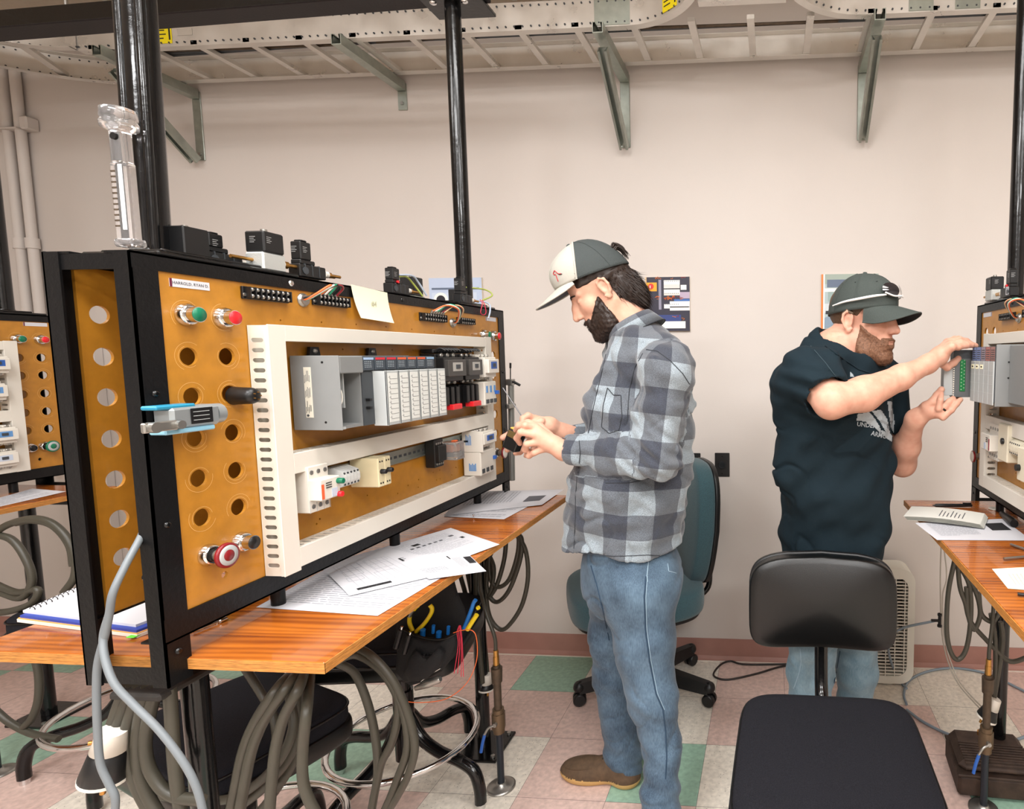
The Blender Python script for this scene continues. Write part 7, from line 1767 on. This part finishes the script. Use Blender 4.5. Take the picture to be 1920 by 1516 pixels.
# what he holds
t = thing('plug_in_relay', 'small black relay block with yellow top held in the hands of the man in plaid', 'relay', J(962, 822, -1.01))
Rr = Matrix.Translation(J(966, 822, -1.012)) @ Matrix.Rotation(math.radians(22), 4, 'Y') @ Matrix.Rotation(math.radians(-12), 4, 'Z')
f = MB(); f.box((-.024, -.016, -.036), (.022, .016, .026), M_bkp, .003, R=Rr); f.box((-.02, -.017, .002), (.016, -.0155, .022), mat('smoke_window', '5a4a2c', .2), .001, R=Rr); f.build('relay_case', t)
f = MB(); f.box((-.02, -.014, .0255), (.02, .014, .031), mat('amber_plastic', 'd9a24a', .3), .002, R=Rr); f.build('relay_top', t)
f = MB(); a_, b_ = J(985, 790, -.962), J(943, 727, -.95); f.cyl(a_, b_, .0017, mat('tool_steel', '77777a', .3, metal=.9), n=12); f.cyl(a_, a_ + (a_ - b_).normalized() * .05, .008, M_bkp, n=14); tag(at_base(f.build('screwdriver'), a_), 'thin steel screwdriver in the raised hand of the man in plaid', 'screwdriver')

# =================================================================== man in the dark T-shirt
man2 = thing('person', 'bearded man in dark teal T-shirt, jeans and dark cap fitting a module on the right', 'person', (.2, -.82, 0))
F2 = Vector((.80, -.595, -.07)).normalized(); H2 = Head((0, 0, 0), F2, 0, 1.02); H2.o = J(1592, 603, -.885) + H2.L * .077
Y2 = -.8
shn, eln, wrn = J(1514, 700, -.99), J(1558, 752, -1.10), J(1740, 682, -.93)
shf, elf, wrf = J(1650, 712, -.66), J(1692, 868, -.70), J(1716, 786, -.84)
A0, A1, A2, A3 = J(1572, 692, Y2), J(1570, 780, Y2), J(1568, 920, -.77), J(1560, 1070, -.74)
hn, kn_, an_ = J(1532, 1110, -.80), J(1520, 1260, -.78), J(1515, 1390, -.77); hf, kf, af = J(1608, 1110, -.66), J(1606, 1255, -.62), J(1600, 1360, -.60)
hl_n = Vector((an_.x - .06, an_.y, 0)); to_n = hl_n + Vector((.27, -.02, 0)); hl_f = Vector((af.x - .06, af.y, 0)); to_f = hl_f + Vector((.27, .03, 0))
def body2():
    S = Solid((-.1, -1.2, .02), (.68, -.56, 1.72), .0026)
    for a, b, ra, rb in ((A0, A2, .08, .09), (A2, A3, .09, .09), (shn, shf, .05, .05), (A3, hn, .07, .06), (A3, hf, .07, .06), (hn, kn_, .06, .045), (kn_, an_, .045, .035), (hf, kf, .06, .045), (kf, af, .045, .035), (an_, hl_n + Vector((.03, 0, .05)), .035, .03), (af, hl_f + Vector((.03, 0, .05)), .035, .03), (hl_n + Vector((.03, 0, .05)), to_n + Vector((-.05, 0, .03)), .03, .02), (hl_f + Vector((.03, 0, .05)), to_f + Vector((-.05, 0, .03)), .03, .02)): S.cone(a, b, ra, rb, .03)
    S.cone(shn, eln, .055, .047, .03); S.cone(eln, J(1620, 738, -1.05), .046, .048, .02); S.cone(J(1620, 738, -1.05), J(1690, 707, -.98), .047, .035, .02); S.cone(J(1690, 707, -.98), wrn, .035, .026, .02)
    S.cone(shf, elf, .055, .044, .03); S.cone(elf, J(1700, 835, -.76), .043, .044, .02); S.cone(J(1700, 835, -.76), wrf, .042, .029, .02)
    H2.build(S, 1.06); H2.lids(S, .45)
    S.cone(J(1562, 662, -.82), H2.p(-.022, 0, -.045), .064, .058, .03); S.cone(J(1600, 690, -.82), H2.p(.03, 0, -.07), .048, .042, .03); S.cone(J(1560, 660, -.82), shn, .05, .05, .05); S.cone(J(1560, 660, -.82), shf, .05, .05, .05)
    hx = lambda pts: [J(*p) for p in pts]
    # near (right) hand lying on top of the module
    pc = J(1760, 668, -.905); S.cone(wrn, pc, .026, .026, .02)
    for q, w_ in zip(hx([(1784, 650, -.935), (1782, 645, -.905), (1780, 642, -.875), (1776, 642, -.85)]), (.013, .013, .013, .013)): S.cone(pc, q, .021, w_, .014)
    for fr, r in (([(1784, 650, -.935), (1797, 650, -.925), (1812, 647, -.905), (1822, 647, -.89)], .0098), ([(1782, 645, -.905), (1800, 642, -.9), (1816, 645, -.885), (1829, 648, -.87)], .0105), ([(1780, 642, -.875), (1797, 636, -.87), (1812, 640, -.855), (1822, 646, -.845)], .0105), ([(1776, 642, -.85), (1790, 636, -.845), (1802, 639, -.835), (1812, 645, -.825)], .0105), ([(1760, 678, -.9), (1776, 688, -.885), (1788, 680, -.87), (1797, 672, -.862)], .0115)):
        S.chain(hx(fr), [r * 1.1, r, r * .95, r * .82], .005)
    # far (left) hand below it, palm up
    pp = J(1741, 768, -.86); S.cone(wrf, pp, .029, .026, .02)
    for q in hx([(1766, 777, -.885), (1762, 772, -.87), (1756, 768, -.85)]): S.cone(pp, q, .022, .014, .014)
    for fr, r in (([(1768, 782, -.89), (1784, 768, -.892), (1794, 756, -.885), (1801, 749, -.875)], .0095), ([(1760, 776, -.885), (1772, 762, -.89), (1780, 753, -.88), (1787, 747, -.87)], .0105), ([(1756, 768, -.85), (1772, 758, -.84), (1786, 751, -.835), (1798, 746, -.83)], .0105), ([(1735, 762, -.87), (1748, 753, -.878), (1757, 741, -.872), (1765, 730, -.865)], .0125), ([(1748, 776, -.86), (1760, 766, -.895), (1763, 750, -.895), (1765, 738, -.88)], .0095)):
        S.chain(hx(fr), [r * 1.15, r * 1.02, r * .95, r * .82], .005)
    return S
bod2 = body2().mesh('body', M_skB, man2)
H2.eyes(man2)
f = MB(); a_, b_ = J(1765, 770, -.888), J(1772, 762, -.89); f.lathe((a_ + b_) / 2, (b_ - a_), [(-.003, .0105), (-.003, .012), (.003, .012), (.003, .0105)], mat('dark_ring', '3a3632', .25, metal=.8), 20); f.build('finger_ring', man2)
def tee():
    S = Solid((-.14, -1.2, .62), (.6, -.52, 1.62), .005)
    S.cone(A0, A1, .125, .168, .03, sy=1.22); S.cone(A1, A2, .168, .172, .04, sy=.98); S.cone(A2, A3, .172, .172, .04, sy=.9)
    S.cone(A0, shn, .095, .085, .05); S.cone(A0, shf, .095, .08, .05); S.cone(J(1548, 668, -.82), A0, .075, .11, .05)
    dn = (eln - shn).normalized(); S.cone(shn, shn + dn * .13, .085, .074, .03); df = (elf - shf).normalized(); S.cone(shf, shf + df * .2, .08, .066, .03)
    S.cone(J(1500, 720, -.93), J(1505, 900, -.86), .08, .08, .05)
    big = wav(33, 9, .12, .26, .012); mid = wav(35, 10, .05, .11, .0045, (1, 1, 1.4)); sc = np.array(shn); cr3 = crease(71, 5, .12, .25, .007, .14, (.8, .5, 1.2))
    def disp(x, y, z):
        d = big(x, y, z) + mid(x, y, z) + cr3(x, y, z); g = np.exp(-((x - sc[0]) ** 2 + (z - sc[2] + .03) ** 2) / .012) * (y < -.86)
        return d + g * .004 * np.sin((z - sc[2]) * 130 + (x - sc[0]) * 35)
    S.field(disp)
    e0 = shn + dn * .125; S.cone(e0 + dn * .0, e0 + dn * .25, .062, .11, .0, 's'); S.cut(lambda x, y, z: np.where((x - e0.x) * dn.x + (y - e0.y) * dn.y + (z - e0.z) * dn.z > 0, np.where(y < -.96, .01, -1), -1).astype(F32))
    e1 = shf + df * .17; S.cone(e1, e1 + df * .25, .056, .1, 0, 's')
    S.cone(J(1572, 676, -.83), J(1600, 610, -.85), .066, .11, .01, 's'); S.cut(lambda x, y, z: .66 - z + 0 * x + 0 * y)
    return S.mesh('t_shirt', M_tee, man2, smooth=1)
tee2 = tee()
def jeans2():
    S = Solid((-.12, -1.1, .03), (.5, -.5, .85), .0055)
    b = J(1565, 1080, -.73); S.cone(J(1565, 1040, -.74), b, .14, .14, .03, sy=.95); S.cone(b, hn, .13, .1, .05); S.cone(b, hf, .13, .1, .05)
    S.cone(hn, kn_, .095, .075, .03); S.cone(kn_, an_, .075, .062, .03); S.cone(an_, an_ + Vector((0, 0, -.09)), .062, .056, .02); S.cone(hf, kf, .092, .072, .03); S.cone(kf, af, .072, .062, .03); S.cone(af, af + Vector((0, 0, -.09)), .062, .056, .02)
    S.field(wav(44, 12, .05, .13, .004, (1, 1, 1.6))); S.field(crease(81, 5, .09, .2, .008, .15, (.7, .5, 1.4))); S.cut(lambda x, y, z: .035 - z + 0 * x + 0 * y)
    return S.mesh('jeans', M_den2, man2, smooth=1)
jean2 = jeans2()
shoe('shoe', hl_n, to_n, man2, [mat('brown_boot', '4b3527', .6), M_sole]); shoe('shoe', hl_f, to_f, man2, [MATS['brown_boot'], M_sole])
seam('side_seam', [jean2], [(1500, 1215), (1502, 1240), (1498, 1262), (1488, 1290)], .0016, M_st, man2); seam('side_seam', [jean2], [(1575, 1220), (1570, 1250), (1562, 1290)], .0016, M_ds, man2)
seam('sleeve_hem', [tee2], [(1600, 712), (1570, 722), (1545, 745), (1530, 775)], .0012, mat('teal_thread', '2f4048', .8), man2); seam('collar_rib', [tee2], [(1548, 648), (1580, 672), (1610, 692), (1640, 702)], .0022, M_tee, man2, .001)
seam('shoulder_seam', [tee2], [(1520, 648), (1548, 680), (1572, 712)], .001, MATS['teal_thread'], man2)
# chest print, draped on the jersey
M_logo = mat('shirt_print', '9aa3a8', .7)
def decal(name, objs, me2, ox, oy, sx, sy, m, parent, rot=0, lift=.0012):
    vs = []; ok = True
    for v in me2[0]:
        x, y = v.x * sx, v.y * sy; px = ox + x * math.cos(rot) - y * math.sin(rot); py = oy - (x * math.sin(rot) + y * math.cos(rot))
        h = surf_hit(objs, px, py)
        if h is None: vs.append(None)
        else: vs.append(h[0] + (CAM - h[0]).normalized() * lift)
    idx = {}; vv = []; fs = []
    for q in me2[1]:
        if any(vs[i] is None for i in q): continue
        for i in q:
            if i not in idx: idx[i] = len(vv); vv.append(vs[i])
        fs.append([idx[i] for i in q])
    if fs: f = MB(); f.add(vv, fs, m); return f.build(name, parent, fix=False)
def grid_poly(poly, step=2.0):
    """photo-plane polygon cut into small cells (for draping)"""
    xs = [p[0] for p in poly]; ys = [p[1] for p in poly]; vs = []; fs = []; key = {}
    def inside(x, y):
        r = False; j = len(poly) - 1
        for i in range(len(poly)):
            xi, yi = poly[i]; xj, yj = poly[j]
            if (yi > y) != (yj > y) and x < (xj - xi) * (y - yi) / (yj - yi) + xi: r = not r
            j = i
        return r
    def V(x, y):
        if (x, y) not in key: key[(x, y)] = len(vs); vs.append(Vector((x, -y, 0)))
        return key[(x, y)]
    y = min(ys)
    while y < max(ys):
        x = min(xs)
        while x < max(xs):
            if inside(x + step / 2, y + step / 2): fs.append([V(x, y), V(x + step, y), V(x + step, y + step), V(x, y + step)])
            x = round(x + step, 3)
        y = round(y + step, 3)
    return vs, fs
for poly in ([(1608, 776), (1630, 772), (1640, 784), (1650, 800), (1652, 812), (1640, 800), (1622, 790), (1606, 788)], [(1634, 770), (1652, 768), (1664, 786), (1668, 808), (1672, 822), (1664, 815), (1650, 790)], [(1664, 752), (1672, 752), (1677, 790), (1676, 812), (1670, 800)], [(1594, 697), (1598, 700), (1602, 706), (1594, 706)], [(1650, 805), (1668, 812), (1674, 818), (1672, 828), (1656, 816)]):
    decal('chest_print', [tee2], grid_poly(poly, 1.5), 0, 0, 1, 1, M_logo, man2)
decal('chest_lettering', [tee2], glyphs('UNDER', 11, 0, .25), 1625, 797, 1, 1, M_logo, man2, rot=math.radians(-7), lift=.0016)
decal('chest_lettering', [tee2], glyphs('ARMOUR', 11, 0, .25), 1655, 817, .95, 1.1, M_logo, man2, rot=math.radians(-14), lift=.0016)
# cap, sunglasses, hair, beard
M_cap2 = mat('charcoal_twill', '3b423f', .85, noise=.12, nscale=400, bump=.3, bscale=600)
t_c2 = thing('baseball_cap', 'dark charcoal fitted cap with curved brim on the bearded man', 'cap', H2.p(0, 0, .1))
cap2, cpt2 = cap_dome(H2, -.002, .112, .106, .088, .032, .16, .150, M_cap2, M_cap2, t_c2, split=.05)
brim(H2, -.002, .108, .086, .036, .16, .078, .018, .052, M_cap2, mat('cap_underside', '23262a', .85), t_c2, span=1.12)
f = MB()
for a in (.7, -.7, 2.2, -2.2, 1.5, -1.5): f.lathe(cpt2(a, .72, .0005), H2.U, [(-.0004, .0025), (.0008, .002)], M_bkp, 10)
f.build('eyelets', t_c2)
t = thing('sunglasses', 'white framed sunglasses resting on the brim of the dark cap', 'sunglasses', H2.p(.1, 0, .08))
f = MB()
for q in (-1, 1):
    f.tube([H2.p(-.052, q * .089, .046), H2.p(-.01, q * .094, .058), H2.p(.04, q * .09, .068), H2.p(.078, q * .074, .077), H2.p(.10, q * .05, .082)], .0022, mat('white_gloss', 'e9e9e6', .15), n=8, sub=5, rad=lambda t: .0018 + .0022 * math.sin(t * PI * .9))
    f.tube([H2.p(.10, q * .056, .088), H2.p(.115, q * .030, .080), H2.p(.122, 0, .082)], .0026, MATS['white_gloss'], n=8, sub=4)
f.build('frame', t)
for q in (-1, 1):
    f = MB(); c = H2.p(.104, q * .031, .098); n = (H2.F + H2.L * q * .45 + H2.U * .35).normalized(); a_ = n.cross(H2.U).normalized(); b_ = a_.cross(n); vs = [c + n * .005]
    for k in (.5, 1.0):
        for i in range(24): a = 2 * PI * i / 24; vs.append(c + a_ * (.032 * k * math.cos(a)) + b_ * (.022 * k * math.sin(a)) + n * .005 * (1 - k * k))
    f.add(vs, [(0, 1 + i, 1 + (i + 1) % 24) for i in range(24)] + [(1 + i, 25 + i, 25 + (i + 1) % 24, 1 + (i + 1) % 24) for i in range(24)], mat('dark_lens', '15151c', .05, coat=1), True); f.build('lens', t, fix=False)
def T2h(f, l, u):
    side = np.where(f > .0, .012 + np.clip(f - .02, 0, 1) * 1.2, np.where(f > -.02, .03 + f * 1.0, -.2))
    a = sst((u - side) / .01); b = sst((-.018 - f) / .01) * sst((u + .075 + (f + .07) * -.3) / .015); ear = np.exp(-((f + .002) ** 2 + (u - .004) ** 2) / .0006) * sst((np.abs(l) - .06) / .01)
    return -.005 + (.0045 + .005) * np.maximum(a, b) * (1 - ear) * sst((.06 - f) / .02)
H2.shell('hair', M_hair2, man2, T2h, noise=wav(9, 8, .01, .03, .0006), wide=1.06)
bd2 = beard(H2, 'beard', M_beard2, man2, .62, .001, .0009, wide=1.06)
strands('beard_strands', bd2, 3200, .009, .0005, M_beard2, bd2, lambda c: -H2.U * .8 + H2.F * .4, lambda c: True, 4, .6, .4)
H2.brows(man2, M_beard2)
